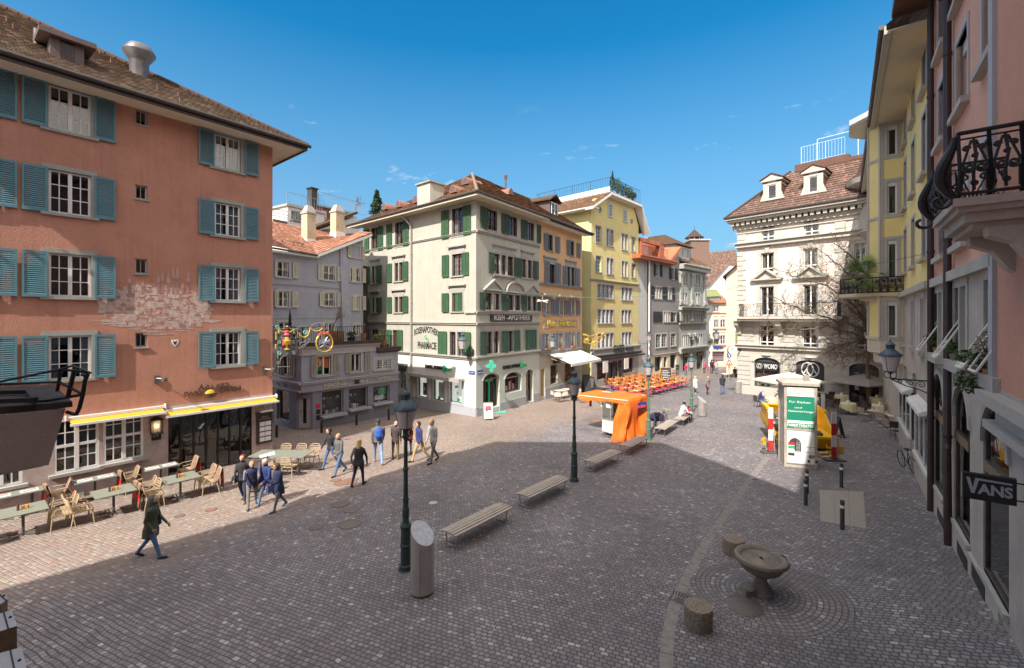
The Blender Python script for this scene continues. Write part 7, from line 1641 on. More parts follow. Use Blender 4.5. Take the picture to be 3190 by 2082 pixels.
q.prism([(s_o+.5,-.3),(s_o+.5,pr+.3),(s_o-.4,pr+1.1),(s_o-2.2,pr+1.1),(s_o-3.1,pr+.3),(s_o-3.1,-.3)],zz,zz+.06,'z');q.prism([(s_o+.55,-.3),(s_o+.55,pr+.35),(s_o-.4,pr+1.18),(s_o-2.2,pr+1.18),(s_o-3.15,pr+.35),(s_o-3.15,-.3)],zz+.06,zz+.32,'z');q.build('oriel_eaves','white_plaster',bld)
q=MB();c=RB.pt(s_o-1.25,-.2,0);zz+=.32;zpk=CZ+(HY-60)*c.y/FOC
H_=zpk-zz;q.lathe([(2.15,0),(1.55,H_*.12),(1.15,H_*.35),(.75,H_*.62),(.3,H_*.92),(.14,H_)],8,(c.x,c.y,zz),smooth=False)
m_=mat('spire_tiles',(.14,.10,.085),.9,.25,5,.6,20);q.build('spire','spire_tiles',bld)
q=MB();q.lathe([(.16,0),(.5,.12),(.56,.35),(.4,.6),(.15,.8),(.08,1.1),(.12,1.2),(.02,2.2)],12,(c.x,c.y,zpk));q.build('finial','copper_old',bld)
#palm balcony on the oriel
zb_=OF.z_(2745,913);q=MB(RB.T);q.prism([(s_o+.15,0),(s_o+.15,pr+.9),(s_o-.6,pr+1.6),(s_o-2.0,pr+1.6),(s_o-2.8,pr+.9),(s_o-2.8,0)],zb_-.16,zb_,'z');q.build('oriel_balcony','soffit_cream',bld)
q=MB(RB.T)
for k in range(3):q.prism([(pr,zb_-.16),(pr+.8,zb_-.16),(pr+.7,zb_-.3),(pr,zb_-.5)],s_o-.3-k*.8,s_o-.15-k*.8,'s')
q.build('balcony_bracket','soffit_cream',bld)
pts=[(s_o+.1,0),(s_o+.1,pr+.86),(s_o-.6,pr+1.54),(s_o-2.0,pr+1.54)]
for(a,b)in zip(pts[:-1],pts[1:]):
 pa,pb=RB.pt(*a),RB.pt(*b);d=(pb-pa).xy;F=Fac(pa,0);F.e=d.normalized();F.n=Vector((F.e.y,-F.e.x));F.P=pa.xy.copy();F.T=Matrix(((F.e.x,F.n.x,0,pa.x),(F.e.y,F.n.y,0,pa.y),(0,0,1,0),(0,0,0,1)))
 scroll_panel(bld,F,0,d.length,zb_,.75,unit=.6,r=.02,name='balcony_railing')
#palm
pt_=RB.pt(s_o+.0,pr+.55,zb_);t=thing('palm','fan palm with drooping green fronds standing on the oriel balcony','tree',pt_,local=True);zc_=.95
q=MB();q.tube([(0,0,0),(.03,0,.5),(0,0,zc_)],[.16,.17,.13],10);q.build('trunk','bark',t);rr=random.Random(12)
for k in range(44):
 a=rr.uniform(0,6.283);el=rr.uniform(-.7,1.35);L_=rr.uniform(.5,.85);d=Vector((math.cos(a)*math.cos(el),math.sin(a)*math.cos(el),math.sin(el)));base=Vector((0,0,zc_));tip=base+d*L_+Vector((0,0,-.08))
 q=MB();q.tube([base,(base+tip)/2+Vector((0,0,.05)),tip],.008,3)
 x=d.cross(Vector((0,0,1)));x=x.normalized()if x.length>.05 else Vector((1,0,0));y=x.cross(d).normalized()
 for j in range(15):
  th=-1.35+2.7*j/14;dr=(d*math.cos(th)+x*math.sin(th));l=.58*(1-.25*abs(th));e_=tip+dr*l+Vector((0,0,-.16*abs(th)-.06));w=dr.cross(y).normalized()*.022
  q.add([tip-w,tip+w,e_],[(0,1,2)])
 q.build('frond','leaf_mid' if k%3 else'leaf_light',t)
#white shop vitrines along the right-hand row
def vitrine(pxa,pxb,zroof,lab,zbot):
 a,b=RB.s_(pxa,.1),RB.s_(pxb,.1);t=thing('shop_vitrine',lab,'shopfront',RB.pt((a+b)/2,.3,zbot),group='white glazed vitrines')
 q=MB(RB.T);q.hexa([(a,0,zroof),(b,0,zroof),(b,.34,zroof-.12),(a,.34,zroof-.12),(a,0,zroof+.16),(b,0,zroof+.16),(b,.34,zroof+.0),(a,.34,zroof+.0)])
 for k in range(2):q.box(a,b,.1+k*.1,.112+k*.1,zroof+.1-.05*k,zroof+.125-.047*k)
 q.build('vitrine_roof','white_metal',t)
 q=MB(RB.T);n=3
 for k in range(n+1):x=a+.05+(b-a-.1)*k/n;q.box(x-.035,x+.035,.05,.1,zbot,zroof-.02)
 q.box(a+.02,b-.02,.04,.16,zbot,zbot+.12);q.box(a+.05,b-.05,.045,.1,zroof-.2,zroof-.08)
 pass
 q.build('frame','white_metal',t);q=MB(RB.T);q.box(a+.05,b-.05,.07,.075,zbot+.12,zroof-.2);q.build('pane','glass',t);q=MB(RB.T);q.box(a+.05,b-.05,.01,.02,zbot,zroof);q.build('display_back','shop_back',t)
 q=MB(RB.T);q.box(a,b,0,.09,RB.g(b,.1)-.6,zbot);q.build('plinth','row_stone',t)
vitrine(2848,2893,RB.z_(2899,1284),'nearer white glazed vitrine with a plank roof, close to the bicycle',RB.z_(2893,1495,.1))
vitrine(2799,2834,RB.z_(2834,1213),'farther white glazed vitrine with a plank roof, beyond the iron bracket lamp',RB.z_(2834,1370,.1))

#STREET FURNITURE
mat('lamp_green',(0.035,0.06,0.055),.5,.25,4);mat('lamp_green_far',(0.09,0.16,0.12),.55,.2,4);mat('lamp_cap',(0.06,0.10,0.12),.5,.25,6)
m=bpy.data.materials.new('milk_glass');b_=NB(m);b_.set('Base Color',(.62,.56,.56));b_.set('Roughness',.35);b_.p.inputs['Transmission Weight'].default_value=.25;MATS['milk_glass']=m
mat('steel',(0.46,0.43,0.40),.4,.15,3,metal=.5,streak=.25);mat('steel_dark',(0.10,0.095,0.09),.5,.15);mat('bench_wood',(0.36,0.315,0.275),.8,.15,5,.3,50);mat('tube_steel',(0.35,0.34,0.33),.35,.1,metal=.6)
mat('stone_rough',(0.25,0.21,0.165),.95,.5,30,1.0,70);mat('fountain_stone',(0.21,0.18,0.15),.85,.25,25,.5,80,dirt=.35);mat('iron_cover',(0.14,0.12,0.11),.55,.25,30,.6,60)
def lantern(t,z,s=1.0,c=(0,0),post=True):
 q=MB();x,y=c
 q.lathe([(.055,z-.02),(.07,z),(.07,z+.03),(.15*s,z+.05),(.155*s,z+.08)],16,(x,y,0));q.build('lantern_base','lamp_green',t)
 q=MB();q.lathe([(.145*s,z+.08),(.245*s,z+.52*s)],24,(x,y,0));g=q.build('lamp_glass','milk_glass',t)
 q=MB()
 for k in range(4):a=k*math.pi/2+.4;q.tube([(x+.147*s*math.cos(a),y+.147*s*math.sin(a),z+.08),(x+.25*s*math.cos(a),y+.25*s*math.sin(a),z+.52*s)],.009,5)
 for k in range(8):a=k*math.pi/4;q.lathe([(0,-.025),(.022,0),(0,.04)],6,(x+.275*s*math.cos(a),y+.275*s*math.sin(a),z+.56*s))
 q.build('lantern_rib','lamp_cap',g)
 zz=z+.50*s
 q=MB();q.lathe([(.26*s,zz),(.285*s,zz+.02),(.28*s,zz+.06),(.2*s,zz+.15),(.115*s,zz+.23),(.09*s,zz+.25),(.09*s,zz+.36),(.12*s,zz+.37),(.12*s,zz+.40),(.07*s,zz+.46),(.02,zz+.50),(.035,zz+.53),(.015,zz+.56),(.008,zz+.64)],24,(x,y,0));q.build('lantern_cap','lamp_cap',t)
 q=MB()
 for k in range(8):a=k*math.pi/4;q.box(x+.092*s*math.cos(a)-.01,x+.092*s*math.cos(a)+.01,y+.092*s*math.sin(a)-.01,y+.092*s*math.sin(a)+.01,zz+.26,zz+.36)
 q.build('vent_rib','lamp_green',t)
def lamp_post(px,py,top_px,lab,m='lamp_green'):
 p=G(px,py);H=(py-top_px)*p.y/FOC;t=thing('street_lamp',lab,'street lamp',tuple(p),group='lamp posts on the square',local=True)
 q=MB();k=H/4.4
 q.lathe([(.15,0),(.15,.12),(.125,.14),(.125,.55),(.14,.57),(.14,.60),(.12,.63),(.115,1.0),(.135,1.02),(.135,1.06),(.09,1.12),(.075,1.2),(.085,1.3),(.085,1.45),(.07,1.5),(.062,1.6),(.075,1.66),(.075,1.7),(.058,1.75),(.052,2.35),(.07,2.38),(.07,2.42),(.05,2.46),(.045,3.05*k),(.06,3.07*k),(.085,3.15*k),(.06,3.2*k),(.06,3.25*k)],10,smooth=False);q.build('column',m,t)
 zl=H-1.16
 q=MB()
 for i in range(4):
  a=i*math.pi/2+.5;q.tube([(.05*math.cos(a),.05*math.sin(a),3.1*k),(.12*math.cos(a),.12*math.sin(a),3.14*k),(.13*math.cos(a),.13*math.sin(a),zl-.12),(.1*math.cos(a),.1*math.sin(a),zl+.02)],.014,6)
  q.tube([(.13*math.cos(a)+.035*math.cos(b),.13*math.sin(a),zl-.06+.035*math.sin(b))for b in[j*.7 for j in range(8)]],.009,5)
 q.build('lantern_bracket',m,t);lantern(t,zl)
 q=MB();q.lathe([(.19,0),(.17,.03)],16);q.build('base_ring',m,t)
 return t
lamp_post(1264,1774,1192,'tallest looking dark lamp post beside the slanted steel bin');lamp_post(1789,1499,1141,'dark green lamp post between the second and third bench')
lamp_post(2020,1373,1103,'weathered green lamp post beside the orange market cart','lamp_green_far');lamp_post(2154,1291,1096,'weathered green lamp post behind the bench with the seated adult and child','lamp_green_far')
#(lantern meshes are built round the origin, so shift them to the end of the bracket)
_old=lantern
def lantern_at(t,s,off):
 before=set(t.children);_old(t,0,s,(0,0))
 for ch in t.children:
  if ch not in before:
   L=Vector(t['_o'])
   for o in[ch]+list(ch.children):
    me=o.data;me.transform(Matrix.Translation(Vector(off)))
def bracket_lamp(fr,px,py_arm,s,lab,L,m='lamp_green',dirn=None):
 x=fr.s_(px);z=fr.z_(px,py_arm);b=fr.pt(x,0,z);t=thing('bracket_lamp',lab,'street lamp',tuple(b),group='lanterns on wall brackets',local=True)
 d=dirn or(fr.n.x,fr.n.y);d=Vector((d[0],d[1])).normalized();T=Matrix(((d.y,d.x,0,0),(-d.x,d.y,0,0),(0,0,1,0),(0,0,0,1)))
 q=MB(T);q.tube([(0,0,0),(0,L,0)],.022*s,6);q.box(-.03,.03,0,.03,-.4*s,.12*s)
 for(cy,cz,r)in((.22*L,-.12*s,.10*s),(.5*L,-.1*s,.08*s),(.75*L,-.07*s,.055*s)):q.tube([(0,cy+r*(1-i/18)*math.cos(i*.6),cz+r*(1-i/18)*math.sin(i*.6))for i in range(16)],.013*s,5)
 q.tube([(0,.02,-.38*s),(0,.25*L,-.27*s),(0,.6*L,-.18*s),(0,.97*L,-.02)],.016*s,6)
 for sx in(-1,1):q.tube([(0,L,.02),(0,L+sx*.12*s,.04),(0,L+sx*.15*s,.14*s),(0,L+sx*.11*s,.2*s)],.012*s,5)
 q.tube([(0,L,0),(0,L,.2*s)],.02*s,6);q.build('bracket',m,t,(0,0,0));p=T@Vector((0,L,.16*s));lantern_at(t,s,p);return t
bracket_lamp(RB,2899,1188,1.15,'large lantern on a scrolled iron bracket over the white vitrines',1.0)
bracket_lamp(GL,1474,1098,1.3,'wall lantern on the sunlit corner of the pale green house',1.0)
bracket_lamp(OR,1686,1090,1.2,'wall lantern between the pharmacy house and the orange hotel',1.1)
bracket_lamp(YF,1990,1068,1.3,'green wall lantern between the yellow and the grey house',1.3,'lamp_green_far',(.75,-.6))
bracket_lamp(EN,2206,1063,2.0,'small dark wall lantern on the far house at the street end',1.2,'lamp_green',(.9,-.4))
#bins
def bin_(px,py,wpx,tallpx,lab,slant=True):
 p=G(px,py);r=wpx/2*p.y/FOC*.97;H=tallpx*p.y/FOC;t=thing('litter_bin',lab,'litter bin',tuple(p),group='round steel litter bins',local=True)
 q=MB();n=32;dirx=Vector((p.x,p.y)).normalized();lean=Vector((-.75,.66))if slant else Vector((0,0))
 vs=[]
 for k in range(n):
  a=2*math.pi*k/n;c,s_=math.cos(a),math.sin(a);h=H+(lean.x*c+lean.y*s_)*r*.75
  vs+=[(r*c,r*s_,.06),(r*c,r*s_,h),(r*.99*c,r*.99*s_,h)]
 fs=[(3*k,3*((k+1)%n),3*((k+1)%n)+1,3*k+1)for k in range(n)]+[tuple(3*k+1 for k in range(n))]
 q.add(vs,fs[:-1],0,True);q.build('shell','steel',t)
 q=MB();q.add([(r*.985*math.cos(2*math.pi*k/n),r*.985*math.sin(2*math.pi*k/n),H+(lean.x*math.cos(2*math.pi*k/n)+lean.y*math.sin(2*math.pi*k/n))*r*.75-.004)for k in range(n)],[tuple(range(n))]);q.build('slanted_lid','steel_lid' if'steel_lid' in MATS else mat('steel_lid',(.42,.44,.48),.5,.2,12,metal=.3),t)
 q=MB();q.lathe([(r*.97,0),(r*.97,.08)],32);q.build('base','steel_dark',t)
 q=MB();q.box(-.003,.003,-r-.002,-r+.004,.1,H*.8);q.box(-.006,.006,-r-.004,-r+.004,H*.35,H*.36);q.build('door_seam','black_paint',t);return t
bin_(1316,1846,74,186,'big slanted steel litter bin beside the nearest lamp post');bin_(2187,1297,26.5,52,'slanted steel litter bin right of the far green lamp post in the sun');bin_(2300,1227,20.5,38,'round steel litter bin at the corner of the white house',False)
#benches
def make_bench(L=2.3):
 t=thing('bench','','bench',(0,0,0),local=True,group='slatted benches in a row across the square')
 prof=[(-.30,.375),(-.27,.425),(-.18,.44),(-.06,.445),(.06,.445),(.18,.44),(.27,.42),(.30,.36)]
 for i,(y,z)in enumerate([(-.275,.415),(-.17,.44),(-.057,.447),(.057,.447),(.17,.44),(.275,.405)]):
  q=MB();w=.048;tl=[.18,.05,0,0,-.05,-.35][i];q.hexa([(-L/2,y-w,z-.03-tl*-w),(L/2,y-w,z-.03-tl*-w),(L/2,y+w,z-.03+tl*w),(-L/2,y+w,z-.03+tl*w),(-L/2,y-w,z-tl*-w),(L/2,y-w,z-tl*-w),(L/2,y+w,z+tl*w),(-L/2,y+w,z+tl*w)]);q.build('slat','bench_wood',t)
 for sx in(-1,1):
  x=sx*(L/2-.18);q=MB()
  q.tube([(x,-.29,.38),(x,-.2,.415),(x,0,.42),(x,.2,.415),(x,.29,.37)],.016,6)
  q.tube([(x,-.25,.40),(x,-.21,.08),(x,-.17,.03),(x,0,.02),(x,.17,.03),(x,.21,.08),(x,.25,.39)],.018,8);q.build('leg_frame','tube_steel',t)
 return t
BN=make_bench();first=True
for(a,b,lab)in(((1408,1702),(1559,1622),'nearest slatted bench, beside the big slanted bin'),((1636,1579),(1743,1525),'second slatted bench, just before the middle lamp post'),((1841,1468),(1910,1436),'third slatted bench, between the lamp post and the orange cart'),((1948,1415),(2000,1388),'fourth slatted bench with a reddish glow in front of the orange cart'),((2056,1358),(2092,1334),'sunlit slatted bench beside the bicycle'),((2115,1327),(2145,1306),'sunlit slatted bench with the seated adult and child')):
 A,B=G(*a),G(*b);c=(A+B)/2;L=(B-A).length;rz=math.atan2(B.y-A.y,B.x-A.x)
 t=BN if first else copy_tree(BN);first=False;t.location=onground(c.x,c.y);t['label']=lab;k=(L+.36)/2.3;t.scale=(k,1,1);t.rotation_euler=(0,0,rz)
 t.rotation_euler=(0,-math.atan2(gz(B.x,B.y)-gz(A.x,A.y),L),rz)
#stone stumps, fountain, covers
def stump(px,py,wpx,hh,lab,seed):
 p=G(px,py);r=wpx/2*p.y/math.hypot(FOC,px-CX);rr=random.Random(seed);q=MB();n=36;prof=[(r*.98,-.03),(r,.1),(r,hh-.04),(r*.96,hh-.005),(r*.5,hh),(0.01,hh+.004)]
 q.lathe(prof,n,tuple(p));
 for i in range(len(q.v)):q.v[i]+=Vector((rr.gauss(0,.004),rr.gauss(0,.004),rr.gauss(0,.003)))
 o=q.build('stone_stump','stone_rough',None,tuple(p));tag(o,lab,'bollard','round stone stumps by the fountain')
stump(2175,1950,91,.40,'round brown stone stump in front of the fountain beside the drain grate',1);stump(2285,1722,69,.36,'round grey stone stump half hidden behind the fountain basin',2)
f0=G(2371,1846);t=thing('fountain','round stone drinking fountain with a wide rimmed basin on a stem','fountain',tuple(f0),local=True)
q=MB();q.lathe([(.25,0),(.25,.05),(.22,.08),(.2,.13),(.14,.2),(.115,.28),(.12,.38),(.16,.42),(.24,.46)],32);q.build('stem','fountain_stone',t)
q=MB();q.lathe([(.05,.42),(.26,.44),(.38,.52),(.43,.60),(.44,.64),(.475,.66),(.52,.70),(.53,.74),(.51,.785),(.465,.805),(.42,.79),(.37,.74),(.355,.69),(.05,.66)],48);q.build('basin','fountain_stone',t)
m=bpy.data.materials.new('water');b_=NB(m);co=b_.n('TexCoord').outputs['Object'];w_=b_.n('TexWave',{'Vector':co,'Scale':9.0,'Distortion':3.5,'Detail':2.0},wave_type='RINGS',rings_direction='Z').outputs[0]
b_.set('Base Color',b_.mix(w_,(.10,.075,.045),(.26,.21,.15)));b_.set('Roughness',.06);b_.p.inputs['Specular IOR Level'].default_value=.8;b_.bump(w_,.6,.012);MATS['water']=m
q=MB();q.lathe([(.365,.735),(.36,.737),(.001,.737)],40);q.build('water','water',t)
q=MB();q.lathe([(.03,.735),(.025,.765),(.0,.77)],12);q.build('drain','black_paint',t)
q=MB();q.tube([(.40,-.05,.80),(.34,-.02,.86),(.24,.02,.85),(.16,.04,.74)],.004,5);q.build('water_jet','milk_glass',t)
q=MB();q.tube([(.43,.0,.80),(.46,-.09,.815),(.42,-.2,.80)],[.012,.02,.012],8);q.build('spout','bronze',t)
q=MB();q.box(-.42,-.2,-.18,.0,0,.12);q.lathe([(.07,.10),(.09,.16),(.07,.17)],14,(-.33,-.1,0),sy=1.5);q.tube([(-.26,-.02,.22),(-.24,-.12,.24),(-.24,-.2,.1)],.016,6);q.build('dog_bowl','fountain_stone',t)
fg=Vector(f0);q=MB();ring=[]
for k in range(48):a=k*math.pi/24;x=1.6*math.cos(a)+.1;y=1.35*math.sin(a)-.1;ring.append((x,y,gz(f0.x+x,f0.y+y)-f0.z+.004))
q.add(ring+[(0,0,.004)],[(k,(k+1)%48,48)for k in range(48)]);o=q.build('pavement_ring','cobbles_ring');o.location=f0;tag(o,kind='structure')
def cover(px,py,r,lab,m='iron_cover',ring=True,name='manhole_cover',grp='round iron covers in the paving'):
 p=G(px,py);t=thing(name,lab,'manhole cover',(p.x,p.y,p.z+.006),local=True,group=grp)
 s=(gz(p.x,p.y+1)-gz(p.x,p.y));t.rotation_euler=(math.atan(s),-math.atan(gz(p.x+1,p.y)-gz(p.x,p.y)),0)
 q=MB();q.lathe([(r*.9,0),(r*.88,.006),(.001,.006)],32);q.build('lid',m,t)
 if ring:q=MB();q.lathe([(r,0),(r,.005),(r*.92,.005),(r*.91,0)],32);q.build('rim','steel_dark',t)
mat('rust_cover',(0.24,0.13,0.09),.7,.3,20,.5,60);mat('worn_cover',(0.16,0.13,0.12),.7,.2,20,.5,60)
cover(2315,1889,.36,'large round iron manhole cover in front of the fountain')
for(px,py,r,m,lab)in((1067,1505,.30,'rust_cover','rusty cover left of the blonde woman, lowest of its cluster'),(1094,1496,.27,'rust_cover','rusty cover beside the shadow of the blonde woman'),(1096,1505,.2,'rust_cover','small rusty cover closest to the blonde woman'),(1045,1497,.2,'rust_cover','small rusty cover at the far edge of the cluster'),(1061,1572,.3,'worn_cover','worn round cover in the shade beyond the nearest lamp'),(1094,1590,.25,'worn_cover','worn cover in the shade halfway to the nearest lamp'),(1090,1635,.33,'worn_cover','worn cover in the shade closest to the nearest lamp'),(985,1643,.22,'worn_cover','faint worn cover far left of the nearest lamp'),(1349,1567,.16,'letter_grey','small pale cover beyond the nearest bench'),(1858,1310,.5,'rust_cover','brown cover on the sunlit setts left of the orange cart'),(657,1589,.17,'rust_cover','small cover by the woman in the green coat'),(560,1608,.14,'worn_cover','tiny cover between the green coat and the couples'),(2268,1246,.45,'rust_cover','faint brown cover on the setts near the steel bin by the white house')):cover(px,py,r,lab,m)
def quadpatch(name,pxs,m,lab,cat,h=.006,parts=None):
 P_=[G(*p)for p in pxs];c=sum(P_,Vector())/len(P_);t=thing(name,lab,cat,tuple(c));q=MB();q.add([p+Vector((0,0,h))for p in P_]+[p-Vector((0,0,.03))for p in P_],[(0,1,2,3),(0,1,5,4),(1,2,6,5),(2,3,7,6),(3,0,4,7)]);q.build('plate',m,t);return t,P_
t,P_=quadpatch('drain_grate',[(2078,1871),(2128,1888),(2163,1858),(2100,1837)],'iron_cover','cast iron drain grate with chevron slots beside the brown stone stump','drain')
for i in range(7):
 for j,(v0,v1)in enumerate(((.08,.45),(.55,.92))):
  f=(i+.5)/7;def_=.04 if j else-.04;L0=P_[0].lerp(P_[1],f);L1=P_[3].lerp(P_[2],f);e_=(P_[1]-P_[0])*.035
  a=L0.lerp(L1,v0)+(P_[1]-P_[0])*def_;b=L0.lerp(L1,v1)-(P_[1]-P_[0])*def_;q=MB();z=Vector((0,0,.0075));q.add([a-e_+z,a+e_+z,b+e_+z,b-e_+z],[(0,1,2,3)]);q.build('slot','black_paint',t)
m=mat('plate_metal',(.33,.30,.27),.5,.2,60,.8,40,metal=.35)
t,P_=quadpatch('access_plate',[(2556,1624),(2698,1648),(2690,1532),(2553,1527)],'plate_metal','large rectangular ribbed metal plate set into the setts between the bollards','access cover')
for f in(.33,.66):q=MB();q.tube([P_[0].lerp(P_[1],f)+Vector((0,0,.008)),P_[3].lerp(P_[2],f)+Vector((0,0,.008))],.006,4);q.build('seam','steel_dark',t)
for i in range(26):f=(i+.5)/26;q=MB();q.tube([P_[0].lerp(P_[3],f)+Vector((0,0,.007)),P_[1].lerp(P_[2],f)+Vector((0,0,.007))],.004,3,caps=False);q.build('rib','letter_grey',t)
#pale gutter strip across the square
mat('strip_stone',(0.23,0.215,0.20),.85,.2,8,.5,40)
pts=[(2075,2090),(2078,1990),(2098,1900),(2140,1800),(2200,1690),(2290,1560),(2340,1490),(2390,1425)]
q=MB();rr=random.Random(2);pw=[G(*p)for p in pts]
for a,b in zip(pw[:-1],pw[1:]):
 n=max(1,int((b-a).length/.32));d=(b-a).normalized();s_=Vector((d.y,-d.x,0))*.11
 for i in range(n):
  p0=a.lerp(b,i/n+.01);p1=a.lerp(b,(i+1)/n-.01);z=Vector((0,0,.005));
  for v in(p0,p1):v.z=gz(v.x,v.y)
  q.add([p0-s_+z,p0+s_+z,p1+s_+z,p1-s_+z],[(0,1,2,3)])
tag(q.build('gutter_stones','strip_stone'),kind='structure')
q=MB()
for px,py in((2340,1512),(2352,1495),(2364,1480),(2376,1466),(2388,1452),(2400,1438)):
 p=G(px,py);q.tube([p+Vector((-.12,0,.008)),p+Vector((.12,.03,.008))],.012,4)
tag(q.build('paving_marks','rust_cover'),kind='structure')
#bollards
def bollard(px,py,top,lab,m='slate',band=True,r=.055,grp='dark bollards with a white band'):
 p=G(px,py);H=(py-top)*p.y/FOC;t=thing('bollard',lab,'bollard',tuple(p),local=True,group=grp)
 q=MB();q.lathe([(r,0),(r,H*.98),(r*.85,H)],16);q.build('post',m,t)
 if band:q=MB();q.lathe([(r*1.03,H*.74),(r*1.03,H*.84)],16);q.build('reflective_band','paper',t)
bollard(2624,1650,1559,'bollard at the near edge of the ribbed metal plate');bollard(2621,1518,1444,'bollard beyond the ribbed metal plate, close to the barrier foot');bollard(2514,1537,1463,'bollard with its foot hidden, behind the left-hand one by the plate');bollard(2510,1574,1495,'bollard in front of its twin beside the sunlit patch')
for px,py,tp,lab in((1002,1349,1313,'thin black bollard in front of the piercing shop window, closest to the door'),(1111,1325,1291,'thin black bollard before the middle shop window of the lavender shop'),(1211,1309,1274,'thin black bollard near the pharmacy corner'),(862,1363,1325,'thin black bollard beside the corner of the terracotta house')):bollard(px,py,tp,lab,'black_paint',False,.07,'black bollards along the lane')
#poster column
p=G(2495,1458);t=thing('poster_column','stone-topped advertising column with a green theatre poster over a white one','advertising column',tuple(p))
KF=Fac(p,0);KF.e=Vector((.938,-.347)).normalized();KF.n=Vector((KF.e.y,-KF.e.x));KF.P=p.xy.copy();KF.T=Matrix(((KF.e.x,KF.n.x,0,p.x),(KF.e.y,KF.n.y,0,p.y),(0,0,1,0),(0,0,0,1)))
a,b=KF.s_(2443),KF.s_(2546);zz=p.z-.1;zt_=KF.z_(2443,1200);dK=b-a
mat('column_stone',(0.40,0.36,0.30),.9,.2,4,.5,50,dirt=.5);mat('poster_green',(0.015,0.22,0.13),.5,.03)
q=MB(KF.T);q.box(a+.03,b-.03,-dK+.03,-.03,zz,zt_-.05);q.build('core','column_stone',t)
q=MB(KF.T);q.box(a,a+.09,-.09,.0,zz,zt_);q.box(b-.09,b,-.09,0,zz,zt_);q.box(b-.09,b,-dK,-dK+.09,zz,zt_);q.box(a,a+.09,-dK,-dK+.09,zz,zt_);q.build('corner_post','column_stone',t)
q=MB(KF.T);q.box(a-.08,b+.08,-dK-.08,.08,zt_,zt_+.1);q.hexa([(a-.08,-dK-.08,zt_+.1),(b+.08,-dK-.08,zt_+.1),(b+.08,.08,zt_+.1),(a-.08,.08,zt_+.1),(a+.1,-dK+.1,zt_+.2),(b-.1,-dK+.1,zt_+.2),(b-.1,-.1,zt_+.2),(a+.1,-.1,zt_+.2)]);q.build('roof_slab','column_stone',t)
zA=KF.z_(2443,1232);q=MB(KF.T)
for i in range(6):z=zA+i*(zt_-.03-zA)/6;q.hexa([(a+.1,-.05,z),(b-.1,-.05,z),(b-.1,.0,z-.02),(a+.1,.0,z-.02),(a+.1,-.05,z+.035),(b-.1,-.05,z+.035),(b-.1,0,z+.015),(a+.1,0,z+.015)])
q.build('vent_louvre','white_metal',t)
zg0,zg1=KF.z_(2452,1332),KF.z_(2452,1236)
q=MB(KF.T);q.box(a+.09,b-.09,-.03,-.012,zg0,zg1);po=q.build('theatre_poster','poster_green',t)
for tx,x0,x1,zf,h in(('Für Risiken',.15,.8,.87,.09),('und',.32,.55,.70,.07),('Nebenwirkungen',.12,.95,.56,.1)):text(po,KF,a+dK*x0,a+dK*x1,zg0+(zg1-zg0)*zf-.08,h,tx,'paper',-.010,.004,font_shear=.15)
q=MB(KF.T);q.box(a+.11,b-.11,-.012,-.009,zg0+.2,zg0+.31);q.build('poster_label','paper',po)
text(po,KF,a+.11,b-.11,zg0+.06,.11,'FABRIKTHEATER','paper',-.009,.004,bold=.02);text(po,KF,a+.35,b-.3,zg0+.015,.03,'Rote Fabrik Zürich','paper',-.009,.004)
zw0,zw1=KF.z_(2450,1440),KF.z_(2450,1341)
q=MB(KF.T);q.box(a+.06,b-.06,-.04,-.005,zw0-.05,zw1+.04);q.build('poster_frame','steel',t)
q=MB(KF.T);q.box(a+.1,b-.1,-.02,-.002,zw0,zw1);po=q.build('colour_poster','paper',t)
hw=zw1-zw0
q=MB(KF.T);ar=arc(a+.17,a+.6,zw0+hw*.78,zw0+hw*.6);q.prism(ar,-.002,0);q.box(a+.36,a+.6,-.002,.0005,zw0+hw*.36,zw0+hw*.6);q.build('poster_shape','slate',po)
for k,m_ in enumerate(('red_cloth','sign_green','paper','slate')):q=MB(KF.T);q.box(a+.14,a+.37,.0,.002,zw0+hw*(.55-k*.11),zw0+hw*(.64-k*.11));q.build('colour_patch',m_,po)
for i in range(7):text(po,KF,a+.42,a+.56,zw0+hw*(.62-i*.045),.03,'of','paper',.001,.003)
for i in range(8):text(po,KF,a+.45,a+.72,zw0+hw*(.93-i*.04),.028,'of Color','letter_grey',.001,.003)
q=MB(KF.T)
for(x0,x1,z0,z1)in((.68,1.12,.36,.375),(.68,1.12,.52,.535),(.68,.70,.375,.52),(1.10,1.12,.375,.52)):q.box(a+x0,a+x1,0,.002,zw0+hw*z0,zw0+hw*z1)
q.build('poster_box','wood_door',po)
for k,m_ in enumerate(('red_cloth','awning_yellow','sign_green','sign_blue','coral','mint_sign')):
 cx,cz=a+.98,zw0+hw*.24;a0=k*math.pi/3;q=MB(KF.T);q.prism([(cx,cz)]+[(cx+.11*math.cos(a0+j*.175),cz+.09*math.sin(a0+j*.175))for j in range(7)],0,.002);q.build('colour_wheel',m_,po)
for x in(.83,1.1):q=MB(KF.T);q.box(a+x,a+x+.09,0,.002,zw0+hw*.05,zw0+hw*.13);q.build('poster_shape','slate',po)
q=MB(KF.T);q.tube([(b-.3,-.3,zt_+.1),(b-.3,-.3,zt_+.62)],.02,6);q.box(b-.42,b-.2,-.36,-.24,zt_+.22,zt_+.36);q.tube([(b-.1,-.2,zt_+.2),(b+.25,-.1,zt_+.1),(b+.2,-.1,zt_-.2)],.015,5);q.build('rooftop_device','steel',t)
